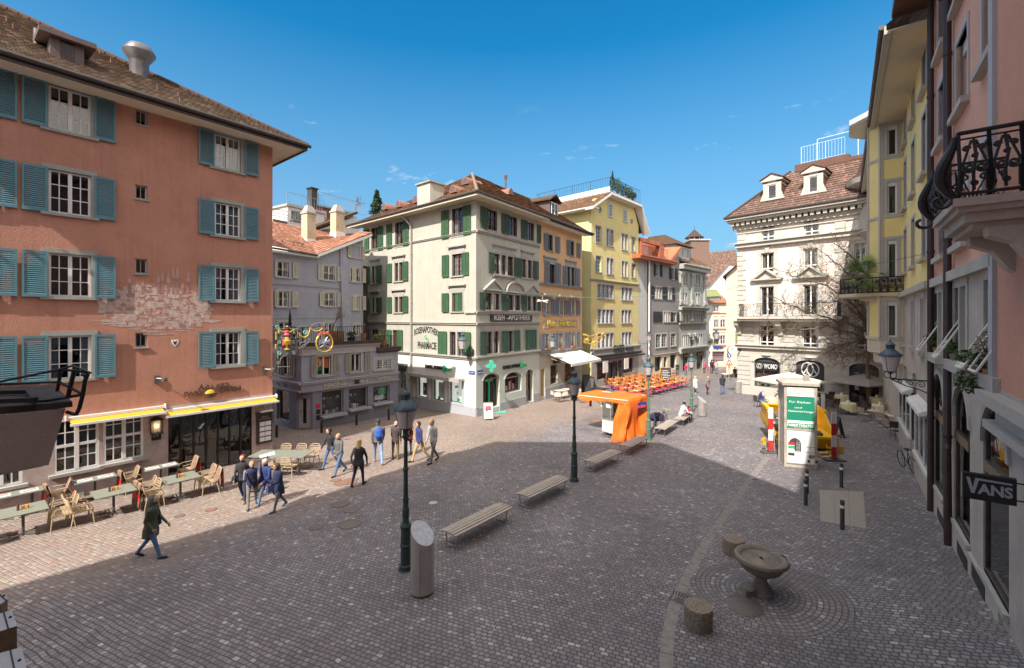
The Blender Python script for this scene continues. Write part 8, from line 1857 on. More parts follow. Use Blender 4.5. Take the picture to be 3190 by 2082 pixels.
#yellow skip with rubble, barriers, flashing lamps
mat('skip_yellow',(0.75,0.42,0.02),.45,.08,3,.1,20,dirt=.2);mat('rubble',(0.13,0.11,0.10),.95,.6,12,1,30);mat('barrier_red',(0.55,0.03,0.03),.5,.05);mat('amber',(0.80,0.30,0.02),.25,.05);mat('pallet_wood',(0.42,0.30,0.17),.85,.2,6)
c=G(2495,1400);DF=Fac(c,0);DF.e=KF.e;DF.n=KF.n;DF.P=c.xy.copy();DF.T=Matrix(((KF.e.x,KF.n.x,0,c.x),(KF.e.y,KF.n.y,0,c.y),(0,0,1,c.z),(0,0,0,1)))
sc_=c.y/FOC;x0,x1=DF.s_(2408),DF.s_(2603)
t=thing('skip','open yellow skip with sloping ends and dark rubble behind the poster column','skip',tuple(c));hz=.72;hb=1.55
q=MB(DF.T)
q.hexa([(x0+.3,-3.3,.12),(x1-.3,-3.3,.12),(x1-.3,.0,.12),(x0+.3,.0,.12),(x0,-3.6,hz),(x1,-3.6,hz),(x1,.35,hz),(x0,.35,hz)])
q.build('lower_body','skip_yellow',t)
for sx,xx in((0,x0),(1,x1)):
 q=MB(DF.T);d_=.1 if sx==0 else-.1;q.prism([(.3,hz),(-.2,hz+.1),(-1.5,hb),(-2.9,hb),(-3.6,hz)],xx,xx+d_,'s');q.prism([(-1.4,hb),(-3.0,hb),(-3.0,hb+.1),(-1.4,hb+.1)],xx-.05,xx+.15 if sx==0 else xx+.05,'s');q.build('side_wall','skip_yellow',t)
q=MB(DF.T);q.hexa([(x0,-2.9,hb-.05),(x1,-2.9,hb-.05),(x1,-3.0,hb-.05),(x0,-3.0,hb-.05),(x0,-2.9,hb+.05),(x1,-2.9,hb+.05),(x1,-3.0,hb+.05),(x0,-3.0,hb+.05)]);q.hexa([(x0,-3.6,hz),(x1,-3.6,hz),(x1,-3.5,hz),(x0,-3.5,hz),(x0,-2.95,hb),(x1,-2.95,hb),(x1,-2.85,hb),(x0,-2.85,hb)]);q.build('rear_wall','skip_yellow',t)
for k in range(5):x=x0+.2+k*(x1-x0-.4)/4;q=MB(DF.T);q.hexa([(x-.05,-.05,.15),(x+.05,-.05,.15),(x+.05,.06,.15),(x-.05,.06,.15),(x-.05,.3,hz),(x+.05,.3,hz),(x+.05,.42,hz),(x-.05,.42,hz)]);q.build('rib','skip_yellow',t)
q=MB(DF.T);q.box(x0-.05,x1+.05,.28,.42,hz-.06,hz+.04);q.build('rim','skip_yellow',t)
q=MB(DF.T)
for x in(x0+.35,x1-.35):q.tube([(x-.12,.42,.42),(x-.12,.5,.3),(x+.12,.5,.3),(x+.12,.42,.42)],.03,6);q.box(x-.12,x+.12,.2,.5,-.02,.1)
q.build('lifting_lug','skip_yellow',t)
rr=random.Random(31)
for i in range(70):
 x=x0+.2+abs(rr.gauss(0,.9));y=rr.uniform(-2.6,.1);s_=rr.uniform(.06,.2);q=MB(DF.T);h=hz+.05+max(0,.55-(x-x0)*.28)*rr.uniform(.3,1)
 if x>x1-.2:continue
 q.hexa([(x+rr.uniform(-s_,s_)*.4+dx*s_,y+rr.uniform(-s_,s_)*.4+dy*s_,h+dz*s_*1.2+rr.uniform(-.03,.03))for dz in(-1,0.4)for dx,dy in((-1,-1),(1,-1),(1,1),(-1,1))]);rb_=q.build('rubble_lump',('rubble','rubble','concrete')[i%3],t)
text(t,DF.off(.34),x0+.3,x0+.62,0.45+0,.06,'MULDE','barrier_red',.02,.01)
def barrier(px,py,top,lab,wp=.2,ph=0,lean=0.0,writ=None):
 p=G(px,py);H=(py-top)*p.y/FOC;t=thing('warning_board',lab,'barrier',tuple(p),local=True,group='red and white warning boards round the skip');t.rotation_euler=(0,lean,math.atan2(KF.e.y,KF.e.x)*.3)
 n=4 if writ is None else 2
 for k in range(n):
  q=MB();q.box(-wp/2,wp/2,-.02,.02,.08+k*(H-.08)/n,.08+(k+1)*(H-.08)/n);q.build('stripe_panel',('barrier_red','paper')[(k+ph)%2],t)
 q=MB();q.box(-.4,.4,-.2,.2,0,.07);q.box(-.12,.12,-.1,.1,.07,.14);q.build('foot','concrete' if px<2400 else'steel_dark',t)
 q=MB();q.tube([(wp/2+.06,0,.1),(wp/2+.06,0,H*.55)],.018,6);q.tube([(0,-.02,H*.45),(wp/2+.1,-.02,H*.45)],.012,5);q.tube([(0,-.02,H*.2),(wp/2+.1,-.02,H*.2)],.012,5);q.build('stake','iron_pale',t)
 if writ:
  cu=MB();F=Fac((0,0),CX);F.e=Vector((1,0));F.n=Vector((0,-1));F.P=Vector((0,0));F.T=Matrix(((1,0,0,0),(0,-1,0,0),(0,0,1,0),(0,0,0,1)))
  o=text(t,F,-.3,.3,-.05,.1,writ,'paper',.03,.01);o.data.transform(Matrix.Rotation(R(90),4,'Y'));o.data.transform(Matrix.Translation((0,0,H*.35)))
 return t
barrier(2401,1412,1270,'leftmost striped warning board beside the skip with a pale foot');barrier(2598,1435,1284,'rightmost striped warning board beside the skip with a dark foot')
barrier(2423,1340,1223,'half red board with a company name leaning behind the skip',.16,0,.07,'TREU');barrier(2564,1350,1231,'half red upright board with a company name behind the skip',.16,0,0,'BAU AG')
for px,py,lab in((2380,1372,'amber warning lamp left of the skip'),(2620,1402,'amber warning lamp right of the skip')):
 p=G(px,py+34);t=thing('warning_lamp',lab,'warning lamp',tuple(p),local=True,group='amber warning lamps');q=MB();q.tube([(-.12,0,0),(-.12,0,.62)],.015,6);q.tube([(-.12,0,.5),(0,0,.5)],.015,6);q.build('stake','iron_pale',t)
 q=MB();q.box(-.06,.06,-.05,.05,.3,.46);q.build('battery_box','awning_yellow',t);q=MB();q.lathe([(.09,.46),(.1,.6),(.09,.63)],14,sy=.6);q.build('lamp_lens','amber',t)
t=thing('wood_block','pale wooden beams lying on the setts under the skip','timber',tuple(G(2575,1430)),local=True);q=MB();q.box(-.25,.3,-.15,.1,0,.12);q.build('lower_beam','pallet_wood',t);q=MB();q.box(-.2,.2,.1,.32,.0,.22);q.build('upper_beam','pallet_wood',t)
#A-boards
def aboard(px,py,w,h,lab,face,frame,rz,cat='sign board',name='a_board'):
 p=G(px,py);t=thing(name,lab,cat,tuple(p),rz,local=True)
 for sy in(-1,1):
  T=Matrix.Translation((0,sy*-.0,0))@Matrix.Rotation(sy*R(12),4,'X');q=MB(Matrix.Translation((0,sy*h*.2,0))@Matrix.Rotation(sy*R(12),4,'X'))
  q.box(-w/2,w/2,-.012,.012,.12,h);q.build('panel',face,t)
  q=MB(Matrix.Translation((0,sy*h*.2,0))@Matrix.Rotation(sy*R(12),4,'X'))
  for x in(-w/2,w/2):q.box(x-.025,x+.025,-.02,.02,0,h+.02)
  q.box(-w/2,w/2,-.02,.02,h-.02,h+.03);q.box(-w/2,w/2,-.018,.018,.1,.14);q.build('frame',frame,t)
 return t
t=aboard(1520,1308,.62,1.15,'white folding board with a pink and black picture before the pharmacy door','paper','steel',.25)
F=Fac((0,0),CX);F.e=Vector((1,0));F.n=Vector((0,-1));F.P=Vector((0,0));F.T=Matrix(((1,0,0,0),(0,-1,0,0),(0,0,1,0),(0,0,0,1)))
def onboard(t,h,build,m,name):
 q=MB(Matrix.Translation((0,-h*.2,0))@Matrix.Rotation(-R(12),4,'X'));build(q);q.build(name,m,t)
onboard(t,1.15,lambda q:q.prism([(-.22,.75),(-.1,.98),(0,.9),(.12,.99),(.22,.8),(.1,.68),(-.05,.66)],-.02,-.013),'coral','picture');onboard(t,1.15,lambda q:(q.box(-.18,-.05,-.024,-.018,.6,.72),q.box(.05,.2,-.024,-.018,.66,.74)),'slate','picture')
t=aboard(788,1530,.62,1.15,'black menu chalkboard with grey rounded frame behind the walking couples','slate','zinc',-.2)
t=aboard(2074,1202,1.15,1.95,'orange framed chalkboard menu at the end of the steakhouse terrace','slate','orange_wood' if'orange_wood' in MATS else mat('orange_wood',(0.62,0.27,0.05),.6,.15,5),.1)
for i in range(8):onboard(t,1.95,lambda q,i=i:[q.box(-.42+.09*j,-.37+.09*j+.02*((i+j)%3),-.022,-.014,1.6-i*.18,1.65-i*.18)for j in range(9 if i%2 else 7)],'paper','chalk_writing')
t=aboard(1826,1232,.7,1.9,'leaning dark menu board between the steakhouse and the cart','slate','slate',.5);t2=aboard(1840,1212,.7,1.2,'small board with a white sheet beside the dark menu board','paper','slate',-.4)
t=aboard(2612,1360,.55,1.05,'dark folding board with white lettering beside the skip','slate','black_paint',1.2)
#orange market cart
c=G(1930,1362);t=thing('market_cart','white market cart on wheels half covered by a bright orange tarpaulin','market stall',tuple(c))
q1,q2_=G(1876,1358),G(1948,1374);ex=(q2_-q1).xy.normalized();CF=Fac(q1,0);CF.e=ex;CF.n=Vector((ex.y,-ex.x));CF.P=q1.xy.copy();CF.T=Matrix(((ex.x,CF.n.x,0,q1.x),(ex.y,CF.n.y,0,q1.y),(0,0,1,q1.z),(0,0,0,1)))
Lc=(q2_-q1).xy.length*1.08;Wd=1.35
mat('tarp',(0.80,0.15,0.018),.6,.12,3,.5,9,dirt=.15);mat('cart_white',(.70,.72,.66),.6,.05)
q=MB(CF.T);q.box(0,Lc,-Wd,0,.28,.95);q.build('counter','cart_white',t);q=MB(CF.T);q.box(-.03,Lc,-Wd-.02,.03,.93,.98);q.box(-.03,Lc,-.0,.03,.24,.29);q.build('counter_edge','steel',t)
q=MB(CF.T)
for x in(0,Lc*.35,Lc*.7,Lc):q.box(x-.025,x+.025,-.03,.01,.98,2.15)
for x in(0,Lc):q.box(x-.025,x+.025,-Wd,-Wd+.04,.98,2.15)
q.build('posts','steel',t);q=MB(CF.T);q.box(0.02,Lc*.7,-.02,-.012,.98,2.1);q.box(.0,.01,-Wd,-.03,.98,2.1);q.build('pane','glass_shop',t)
q=MB(CF.T);q.box(.28,.62,-.01,.0,1.6,1.92);q.build('notice','paper',t);q=MB(CF.T);q.box(.1,Lc,-Wd+.1,-.8,.95,1.9);q.build('stock','brown_frame',t)
q=MB(CF.T);q.tube([(.1,.02,.6),(.3,.02,.45),(.5,.02,.5),(.7,.02,.42),(.8,.02,.55)],.008,4);q.tube([(.2,.02,.72),(.8,.02,.74)],.01,4);q.build('faint_lettering','letter_grey',t)
q=MB(CF.T)
for y in(-.15,-Wd+.15):
 for x in(.35,.75):q.tube([(x,y-.05,.17),(x,y+.05,.17)],.17,16)
q.build('wheel','black_paint',t);q=MB(CF.T);q.box(.1,Lc,-Wd*.6,-.1,.16,.24);q.tube([(.1,-.2,.2),(.1,.1,.12),(.9,.1,.12)],.03,6);q.build('chassis','steel_dark',t)
rr=random.Random(9)
def cloth(pts_grid,name,m='tarp'):
 q=MB(CF.T);nu,nv=len(pts_grid),len(pts_grid[0]);vs=[p for row in pts_grid for p in row]
 q.add(vs,[(i*nv+j,(i+1)*nv+j,(i+1)*nv+j+1,i*nv+j+1)for i in range(nu-1)for j in range(nv-1)],0,True);o=q.build(name,m,t);md=o.modifiers.new('s','SOLIDIFY');md.thickness=.012;return o
def bl(P00,P10,P11,P01,nu,nv,f):
 g=[]
 for i in range(nu+1):
  r_=[]
  for j in range(nv+1):
   u,v=i/nu,j/nv;p=Vector(P00)*(1-u)*(1-v)+Vector(P10)*u*(1-v)+Vector(P11)*u*v+Vector(P01)*(1-u)*v;r_.append(p+Vector(f(u,v)))
  g.append(r_)
 return g
xL,xR=-1.75,Lc+.12
cloth(bl((xL,-Wd-.1,2.12),(xR,-Wd-.25,2.35),(xR,.12,2.22),(xL,.12,2.02),40,14,lambda u,v:(0,0,.05*math.sin(u*17+2*v)*(1-.5*u)-.22*math.sin(math.pi*min(1,u*2.1))*v*.5+.12*max(0,1-abs(u-.58)*8)*1)),'roof_tarp')
cloth(bl((xL,.12,2.02),(xR,.12,2.22),(xR,.16,1.98),(xL,.18,1.86),40,4,lambda u,v:(0,.03*math.sin(u*30)*v,.05*math.sin(u*17+2)*(1-.5*u)-.11*math.sin(math.pi*min(1,u*2.1))+.03*math.sin(u*23)*v)),'roof_valance')
cloth(bl((Lc*.72,.10,2.1),(xR+.02,.10,2.15),(xR+.12,.5,.0),(Lc*.62,.55,.02),26,16,lambda u,v:(.03*math.sin(v*9),.05*math.sin(u*11+4*v+2*math.sin(v*4))*(v+.2)+.03*math.sin(u*27-6*v)*v+.22*math.sin(v*4.2+u*3)*v*(1-v)*2,0)),'front_tarp')
cloth(bl((xR,.12,2.2),(xR,-Wd-.2,2.3),(xR+.12,-Wd-.25,.15),(xR+.12,.5,.0),26,16,lambda u,v:(.06*math.sin(u*13+5*v)*(.15+v)+.03*math.sin(u*31-4*v)*v+.2*math.sin(v*5+u*4)*v*(1-v)*2,.0,.08*math.sin(u*9)*v)),'side_tarp')
q=MB(CF.T);q.tube([(xL,.12,2.0),(xR,.12,2.2)],.02,6);q.tube([(xL,-Wd,2.1),(xR,-Wd,2.3)],.02,6);q.tube([(0,0,1.6),(-.55,.05,2.0)],.025,6);q.tube([(0,-Wd,1.6),(-.6,-Wd,2.0)],.025,6);q.build('roof_poles','white_metal',t)
q=MB(CF.T);q.tube([(-1.9,.1,.03),(.0,-.3,.2)],.015,5);q.build('drawbar','steel_dark',t);q=MB(CF.T);q.box(-1.35,-1.2,-.5,-.45,1.35,1.85);q.build('hanging_strip','red_cloth',t)
q=MB(CF.T);q.box(xR+.09,xR+.12,-1.3,-.55,1.65,2.0);bl_=q.build('name_board','sign_blue',t)
SF_=Fac((0,0),CX);SF_.e=-CF.n.copy();SF_.n=CF.e.copy();p_=CF.T@Vector((xR+.13,-.5,0));SF_.P=p_.xy.copy();SF_.T=Matrix(((SF_.e.x,SF_.n.x,0,p_.x),(SF_.e.y,SF_.n.y,0,p_.y),(0,0,1,q1.z),(0,0,0,1)))
text(t,SF_,.05,.75,1.72,.18,'Imbiss','coral',.01,.02,bold=.02)
#bicycles
def bicycle(px,py,rz,lab,m1,m2,tilt=.08):
 mat(m1[0],m1[1],.4,.05);mat(m2[0],m2[1],.4,.05)
 p=G(px,py);t=thing('bicycle',lab,'bicycle',tuple(p),rz,local=True);t.rotation_euler=(tilt,0,rz);r=.33
 for x in(-.5,.5):
  q=MB();q.tube([(x+r*math.cos(a),0,r+r*math.sin(a))for a in[i*math.pi/14 for i in range(28)]],.016,6,closed=True);w=q.build('wheel','black_paint',t)
  q=MB()
  for k in range(12):a=k*math.pi/6;q.tube([(x,0,r),(x+r*math.cos(a),0,r+r*math.sin(a))],.0025,3)
  q.build('spoke','steel',w)
 q=MB();bb=(-.08,0,.3);st=(-.2,0,.78);hd=(.33,0,.82)
 for a,b in((bb,st),(bb,(.36,0,.72)),(st,hd),((-.5,0,r),bb),((-.5,0,r),st)):q.tube([a,b],.015,6)
 q.build('frame',m1[0],t);q=MB();q.tube([(.5,0,r),(.38,0,.62),(.31,0,.95)],.014,6);q.build('fork',m2[0],t)
 q=MB();q.tube([(.3,-.25,.98),(.34,-.2,1.02),(.31,0,.98),(.34,.2,1.02),(.3,.25,.98)],.012,6);q.build('handlebar',m2[0],t);q=MB();q.box(-.34,-.1,-.06,.06,.88,.92);q.tube([st,(-.22,0,.9)],.012,6);q.build('saddle','black_paint',t)
 q=MB();q.tube([(-.08,-.08,.3),(-.02,-.08,.14)],.012,5);q.tube([(-.08,.08,.3),(-.14,.08,.46)],.012,5);q.lathe([(.09,-.005),(.09,.005)],14,(0,0,0));q.build('pedal','steel',t);return t
bicycle(2066,1328,1.0,'pink and white bicycle with lime handlebars between cart and bench',('bike_pink',(.65,.08,.2)),('bike_lime',(.45,.6,.05)),.1)
bicycle(2039,1342,1.35,'dark bicycle covered with a navy jacket behind the sunlit bench',('bike_dark',(.03,.03,.04)),('bike_grey',(.2,.2,.2)),.12)
q=MB();p=G(2046,1340);q.lathe([(.32,.55),(.36,.75),(.3,.92),(.12,1.0),(0,1.01)],12,(p.x,p.y,p.z),sx=1.2,sy=.8);tag(q.build('jacket','navy_cloth' if'navy_cloth' in MATS else mat('navy_cloth',(.03,.035,.07),.9,.2,8),None,tuple(p)),'navy jacket hung over the dark bicycle by the cart','jacket')
bicycle(2829,1466,1.2,'blue bicycle leaning on the stone wall under the nearer vitrine',('bike_blue',(.04,.04,.16)),('bike_grey2',(.35,.35,.36)),-.12)
#traffic signs and clock at the corner of the white house
p=G(2271,1188);p.z=gz(p.x,p.y);t=thing('sign_post','grey post carrying a blue dead-end sign over a red triangular roadworks sign','traffic sign',tuple(p),local=True);k=p.y/FOC
q=MB();q.tube([(0,0,0),(0,0,88*k)],.05,8);q.build('post','iron_pale',t);zt_=(1188-1175)*k
q=MB();z0,z1=(1188-1138)*k,(1188-1120)*k;q.prism([(-11*k,z0),(11*k,z0),(0,z1)],-.09,-.06);q.build('red_triangle','barrier_red',t);q=MB();q.prism([(-7.2*k,z0+.09),(7.2*k,z0+.09),(0,z1-.17)],-.1,-.09);q.build('white_triangle','paper',t)
q=MB();q.prism([(-.12,z0+.12),(.02,z0+.3),(.12,z0+.12)],-.11,-.1);q.build('digger_symbol','black_paint',t)
q=MB();q.box(-7*k,6*k,-.09,-.06,(1188-1114)*k,(1188-1099)*k);q.build('blue_panel','sign_blue',t);q=MB();q.box(-.06,.06,-.1,-.09,(1188-1112)*k,(1188-1104)*k);q.box(-.16,.16,-.1,-.09,(1188-1105)*k,(1188-1102)*k);q.build('panel_symbol','paper',t)
q=MB();q.lathe([(.12,0),(.12,.3)],10,(0,-.05,(1188-1146)*k));q.build('warning_light','amber',t)
t=thing('station_clock','round white clock with black hands on an arm from the white corner house','clock',WH.pt(.1,.3,WH.z_(2297,1090)));Yc=WP.y-.6;cc=gc(2281,1091,Yc);rc=14.5*Yc/FOC
q=MB(Matrix.Translation(cc)@Matrix.Rotation(R(90),4,'X'));q.lathe([(rc,-.12),(rc*1.03,0),(rc,.12),(rc*.93,.13)],32,smooth=True);q.build('clock_case','iron_pale',t)
q=MB(Matrix.Translation(cc)@Matrix.Rotation(R(90),4,'X'));q.lathe([(rc*.92,.12),(rc*.92,.135)],32);q.build('clock_face','paper',t)
q=MB(Matrix.Translation(cc+Vector((0,-.14,0))))
for h in range(12):a=h*math.pi/6;q.hexa([(rc*.75*math.sin(a)-.012,-.01,rc*.75*math.cos(a)-.012),(rc*.75*math.sin(a)+.012,-.01,rc*.75*math.cos(a)-.012),(rc*.75*math.sin(a)+.012,.0,rc*.75*math.cos(a)-.012),(rc*.75*math.sin(a)-.012,0,rc*.75*math.cos(a)-.012),(rc*.87*math.sin(a)-.012,-.01,rc*.87*math.cos(a)+.012),(rc*.87*math.sin(a)+.012,-.01,rc*.87*math.cos(a)+.012),(rc*.87*math.sin(a)+.012,0,rc*.87*math.cos(a)+.012),(rc*.87*math.sin(a)-.012,0,rc*.87*math.cos(a)+.012)])
q.build('hour_marks','black_paint',t);q=MB(Matrix.Translation(cc+Vector((0,-.16,0))));q.tube([(0,0,0),(-.03*1,0,rc*.5)],.02,5);q.tube([(.02,0,-.05),(-rc*.55,0,rc*.58)],.014,5);q.build('clock_hand','black_paint',t)
q=MB();q.tube([cc+Vector((rc,0,0)),WH.pt(.3,0,cc.z)],.05,6);q.build('arm','dark_metal',t)
#street name plates
for fr,x0,x1,ya,yb,lab,tx in((GL,1461,1480,1155,1165,'small blue street name plate on the sunlit side of the pharmacy corner','Rosengasse'),(GR,1487,1503,1155,1167,'small blue street name plate on the shaded side of the pharmacy corner','Niederdorfstrasse')):
 t=thing('street_name_plate',lab,'sign',fr.pt(fr.s_(x0),0,fr.z_(x0,yb)));a,b,c_,d=ww(fr,x0,x1,ya,yb);q=MB(fr.T);q.box(a,b,.02,.05,c_,d);q.build('plate','sign_blue',t);text(t,fr,a+.04,b-.04,c_+.07,.08,tx,'paper',.055,.006)
#overhead wires
q=MB()
a=GR.pt(.2,.1,GR.z_(1490,893));m_=cp(1860,925,26);b=RB.pt(RB.s_(2885),.1,RB.z_(2885,792));pts=[]
for i in range(25):f=i/24;pt_=a.lerp(b,f)-Vector((0,0,1.1*4*f*(1-f)));pts.append(pt_)
q.tube(pts,.012,4);tag(q.build('overhead_wire','bronze_green',None),'thin pale wire stretched high across the square','wire')
t=thing('hanging_ornament','small white crossed ornament hanging on the overhead wire','ornament',tuple(pts[6]),local=True);q=MB();q.tube([(0,0,0),(0,0,-.3)],.01,4);q.tube([(-.35,0,-.35),(.35,0,-.28)],.03,5);q.tube([(-.3,0,-.25),(.3,.0,-.42)],.03,5);q.build('bar','paper',t)

#TERRACE FURNITURE
mat('chair_beige',(0.43,0.32,0.20),.6,.06);mat('table_green',(0.22,0.235,0.19),.45,.06);mat('blanket',(0.25,0.155,0.11),.95,.1,5,.4,60);mat('chair_brown',(0.075,0.055,0.05),.7,.2,20,.4,80);mat('wicker',(0.34,0.28,0.20),.8,.25,40,.5,90)
mat('pink_cushion',(0.62,0.03,0.20),.8,.08);mat('orange_slat',(0.52,0.21,0.04),.55,.25,5);mat('cloth_cream',(0.66,0.62,0.40),.9,.05,3,.2,20);mat('cloth_beige',(0.60,0.48,0.28),.9,.05,3,.2,20);mat('glass_orange',(.75,.28,.03),.3,.1);mat('umbrella_taupe',(0.40,0.36,0.34),.9,.05);mat('umbrella_cream',(0.66,0.60,0.50),.9,.05);mat('table_wood_light',(.62,.56,.47),.6,.08)
def ctube(m,name,par,pts,r,n=6):q=MB();q.tube(pts,r,n);return q.build(name,m,par)
def beige_chair():
 t=thing('terrace_chair','','chair',(0,0,0),local=True,group='beige slatted chairs of the restaurant terrace');m='chair_beige'
 q=MB()
 for i in range(6):y=-.2+i*.075;q.box(-.21,.21,y,y+.062,.425,.447)
 q.box(-.22,-.195,-.2,.25,.415,.45);q.box(.195,.22,-.2,.25,.415,.45);q.build('seat',m,t)
 for sx in(-1,1):
  ctube(m,'leg',t,[(sx*.2,.22,.43),(sx*.225,.26,0)],[.02,.014]);ctube(m,'leg',t,[(sx*.2,-.19,.43),(sx*.235,-.27,0)],[.02,.014])
 q=MB();pts=[(-.2,-.2,.43),(-.225,-.26,.62),(-.215,-.31,.80),(-.15,-.335,.86),(0,-.345,.875),(.15,-.335,.86),(.215,-.31,.80),(.225,-.26,.62),(.2,-.2,.43)];q.tube(pts,.017,6)
 for z,y in((.58,-.265),(.65,-.285),(.72,-.305),(.79,-.32)):q.box(-.21,.21,y-.006,y+.008,z-.018,z+.018)
 q.build('backrest',m,t)
 for sx in(-1,1):ctube(m,'armrest',t,[(sx*.222,-.27,.66),(sx*.24,-.02,.66),(sx*.235,.15,.64),(sx*.225,.24,.45)],.013)
 return t
def terr_table(w,d,m='table_green',name='terrace_table'):
 t=thing(name,'','table',(0,0,0),local=True);q=MB();q.box(-w/2,w/2,-d/2,d/2,.715,.74);q.build('tabletop',m,t)
 for x in((0,)if w<1.2 else(-w*.3,w*.3)):
  ctube('steel_dark','table_leg',t,[(x,0,.03),(x,0,.72)],.035,8);q=MB();q.tube([(x-.3,-.3,.02),(x,0,.05),(x+.3,.3,.02)],.02,5);q.tube([(x-.3,.3,.02),(x,0,.05),(x+.3,-.3,.02)],.02,5);q.build('table_foot','steel_dark',t)
 return t
def throw_blanket():
 q=MB();n=8;vs=[];W_=.44
 prof=[(-.10,.44),(-.2,.46),(-.24,.55),(-.30,.78),(-.345,.885),(-.385,.86),(-.40,.6),(-.41,.32),(-.42,.12)]
 for i,(y,z)in enumerate(prof):
  for j in range(n+1):x=-W_/2+W_*j/n;vs.append((x*(1+.08*math.sin(i)),y-.014*math.sin(j*1.6)*(i>4),z+.008*math.sin(j*2.1+i)))
 m_=len(prof);fs=[(i*(n+1)+j,(i+1)*(n+1)+j,(i+1)*(n+1)+j+1,i*(n+1)+j+1)for i in range(m_-1)for j in range(n)]
 q.add(vs,fs,0,True);
 for k in range(len(fs)):
  if k//n==m_-3:q.mi[k]=1
 o=q.build('blanket',['blanket','barrier_red']);md=o.modifiers.new('s','SOLIDIFY');md.thickness=.015
 return tag(o,'','blanket','brown blankets over the terrace chairs')
CH0=beige_chair();BL0=throw_blanket();used_c=[False];used_b=[False]
RZ=math.atan2(RED.e.y,RED.e.x)
def put_chair(p,rz,lab,bl=None):
 c=copy_tree(CH0)if used_c[0]else CH0;used_c[0]=True;c.location=onground(p.x,p.y);c.rotation_euler=(0,0,rz);c['label']=lab
 if bl:
  b=copy_tree(BL0)if used_b[0]else BL0;used_b[0]=True;b.location=c.location;b.rotation_euler=c.rotation_euler;b['label']=bl
TB=[((72,1587),.95,.95,'square green table beside the oriel box','the square table by the oriel box',[(1,0),(1,0),(-1,0),(-1,0)]),((354,1529),1.0,.95,'square green table in the middle of the terrace','the middle square table',[(1,0),(1,0),(-1,0),(-1,0)]),((562,1487),1.0,.95,'square green table before the glass restaurant front','the square table by the glass front',[(1,1),(1,1),(-1,1),(-1,1)]),((296,1490),1.1,.6,'narrow green table under the grid windows','the narrow table under the grid windows',[(1,1),(-1,1)]),((501,1453),1.05,.6,'narrow green table under the wall lantern','the narrow table under the wall lantern',[(1,1),(-1,1)]),((48,1537),1.2,.6,'narrow green table with place mats beside the oriel box','the narrow table with place mats',[(1,1)])]
n_=0
for(px,py),w,d,lab,short,chs in TB:
 p=G(px,py,.74);t=terr_table(w,d);t.location=onground(p.x,p.y);t.rotation_euler=(0,0,RZ);t['label']=lab;t['group']='green terrace tables'
 cnt={1:0,-1:0};tot={k:sum(1 for c in chs if c[0]==k)for k in(1,-1)}
 for sx,bl in chs:
  k=cnt[sx];cnt[sx]+=1;off=0 if tot[sx]==1 else(-.26 if k==0 else.26)
  pos=Vector((p.x,p.y))+RED.e*(sx*(w/2+.3))+RED.n*off;rr=random.Random(px+k*7+sx)
  side='its far end' if sx>0 else'its near end';wh='' if tot[sx]==1 else(', wall side' if k==0 else', street side')
  put_chair(pos,RZ+(math.pi/2 if sx>0 else-math.pi/2)+rr.uniform(-.12,.12),f'beige slatted chair at {short}, {side}{wh}',f'brown blanket over chair at {short.replace("the ", "")}, {side}{wh}' if bl else None)
#cruet and place mats
 if d>.9:
  k=thing('cruet_set','small bottle and orange jars on '+short,'cruet',(p.x,p.y,gz(p.x,p.y)+.742),RZ,local=True);q=MB();q.lathe([(.03,0),(.03,.14),(.012,.19),(.012,.22)],10,(-.1,0,0));q.build('bottle','brown_frame',k)
  for i in range(2):q=MB();q.lathe([(.035,0),(.035,.1),(.02,.11)],10,(.0+i*.09,.02,0));q.build('jar','glass_orange',k)
 else:
  for i in(-1,1):
   q=MB();q.box(-.2,.2,-.14,.14,0,.003);o=q.build('place_mat','paper');o.location=(p.x+RED.e.x*i*w*.25,p.y+RED.e.y*i*w*.25,gz(p.x,p.y)+.742);o.rotation_euler=(0,0,RZ);tag(o,f'white place mat on {short}, '+('far half' if i>0 else'near half'),'place mat','paper place mats')
   q=MB();q.box(-.16,.16,-.03,.03,.003,.012);nk=q.build('napkin','red_cloth');nk.location=o.location;nk.rotation_euler=(0,0,RZ+.35);tag(nk,f'red napkin on {short}, '+('far half' if i>0 else'near half'),'napkin','red napkins')
p=G(878,1413,.74);t=terr_table(2.3,1.0);t.location=onground(p.x,p.y);t.rotation_euler=(0,0,RZ-math.pi*.30);t['label']='long green table at the corner of the terracotta house'
er=Vector((math.cos(RZ-math.pi*.30),math.sin(RZ-math.pi*.30)));nr=Vector((er.y,-er.x));pp=Vector((p.x,p.y))
for a,b,rz,lab in((.9,-.75,0,'beige chair at the outer end of the long table, far side'),(.3,-.75,0,'beige chair in the middle of the long table, far side'),(-.4,-.75,0,'beige chair near the wall at the long table, far side'),(.75,.75,math.pi,'beige chair at the outer end of the long table, near side'),(.05,.75,math.pi,'beige chair in the middle of the long table, near side')):
 pos=pp+er*a+nr*b;put_chair(pos,math.atan2(er.y,er.x)+(math.pi if b<0 else 0),lab)
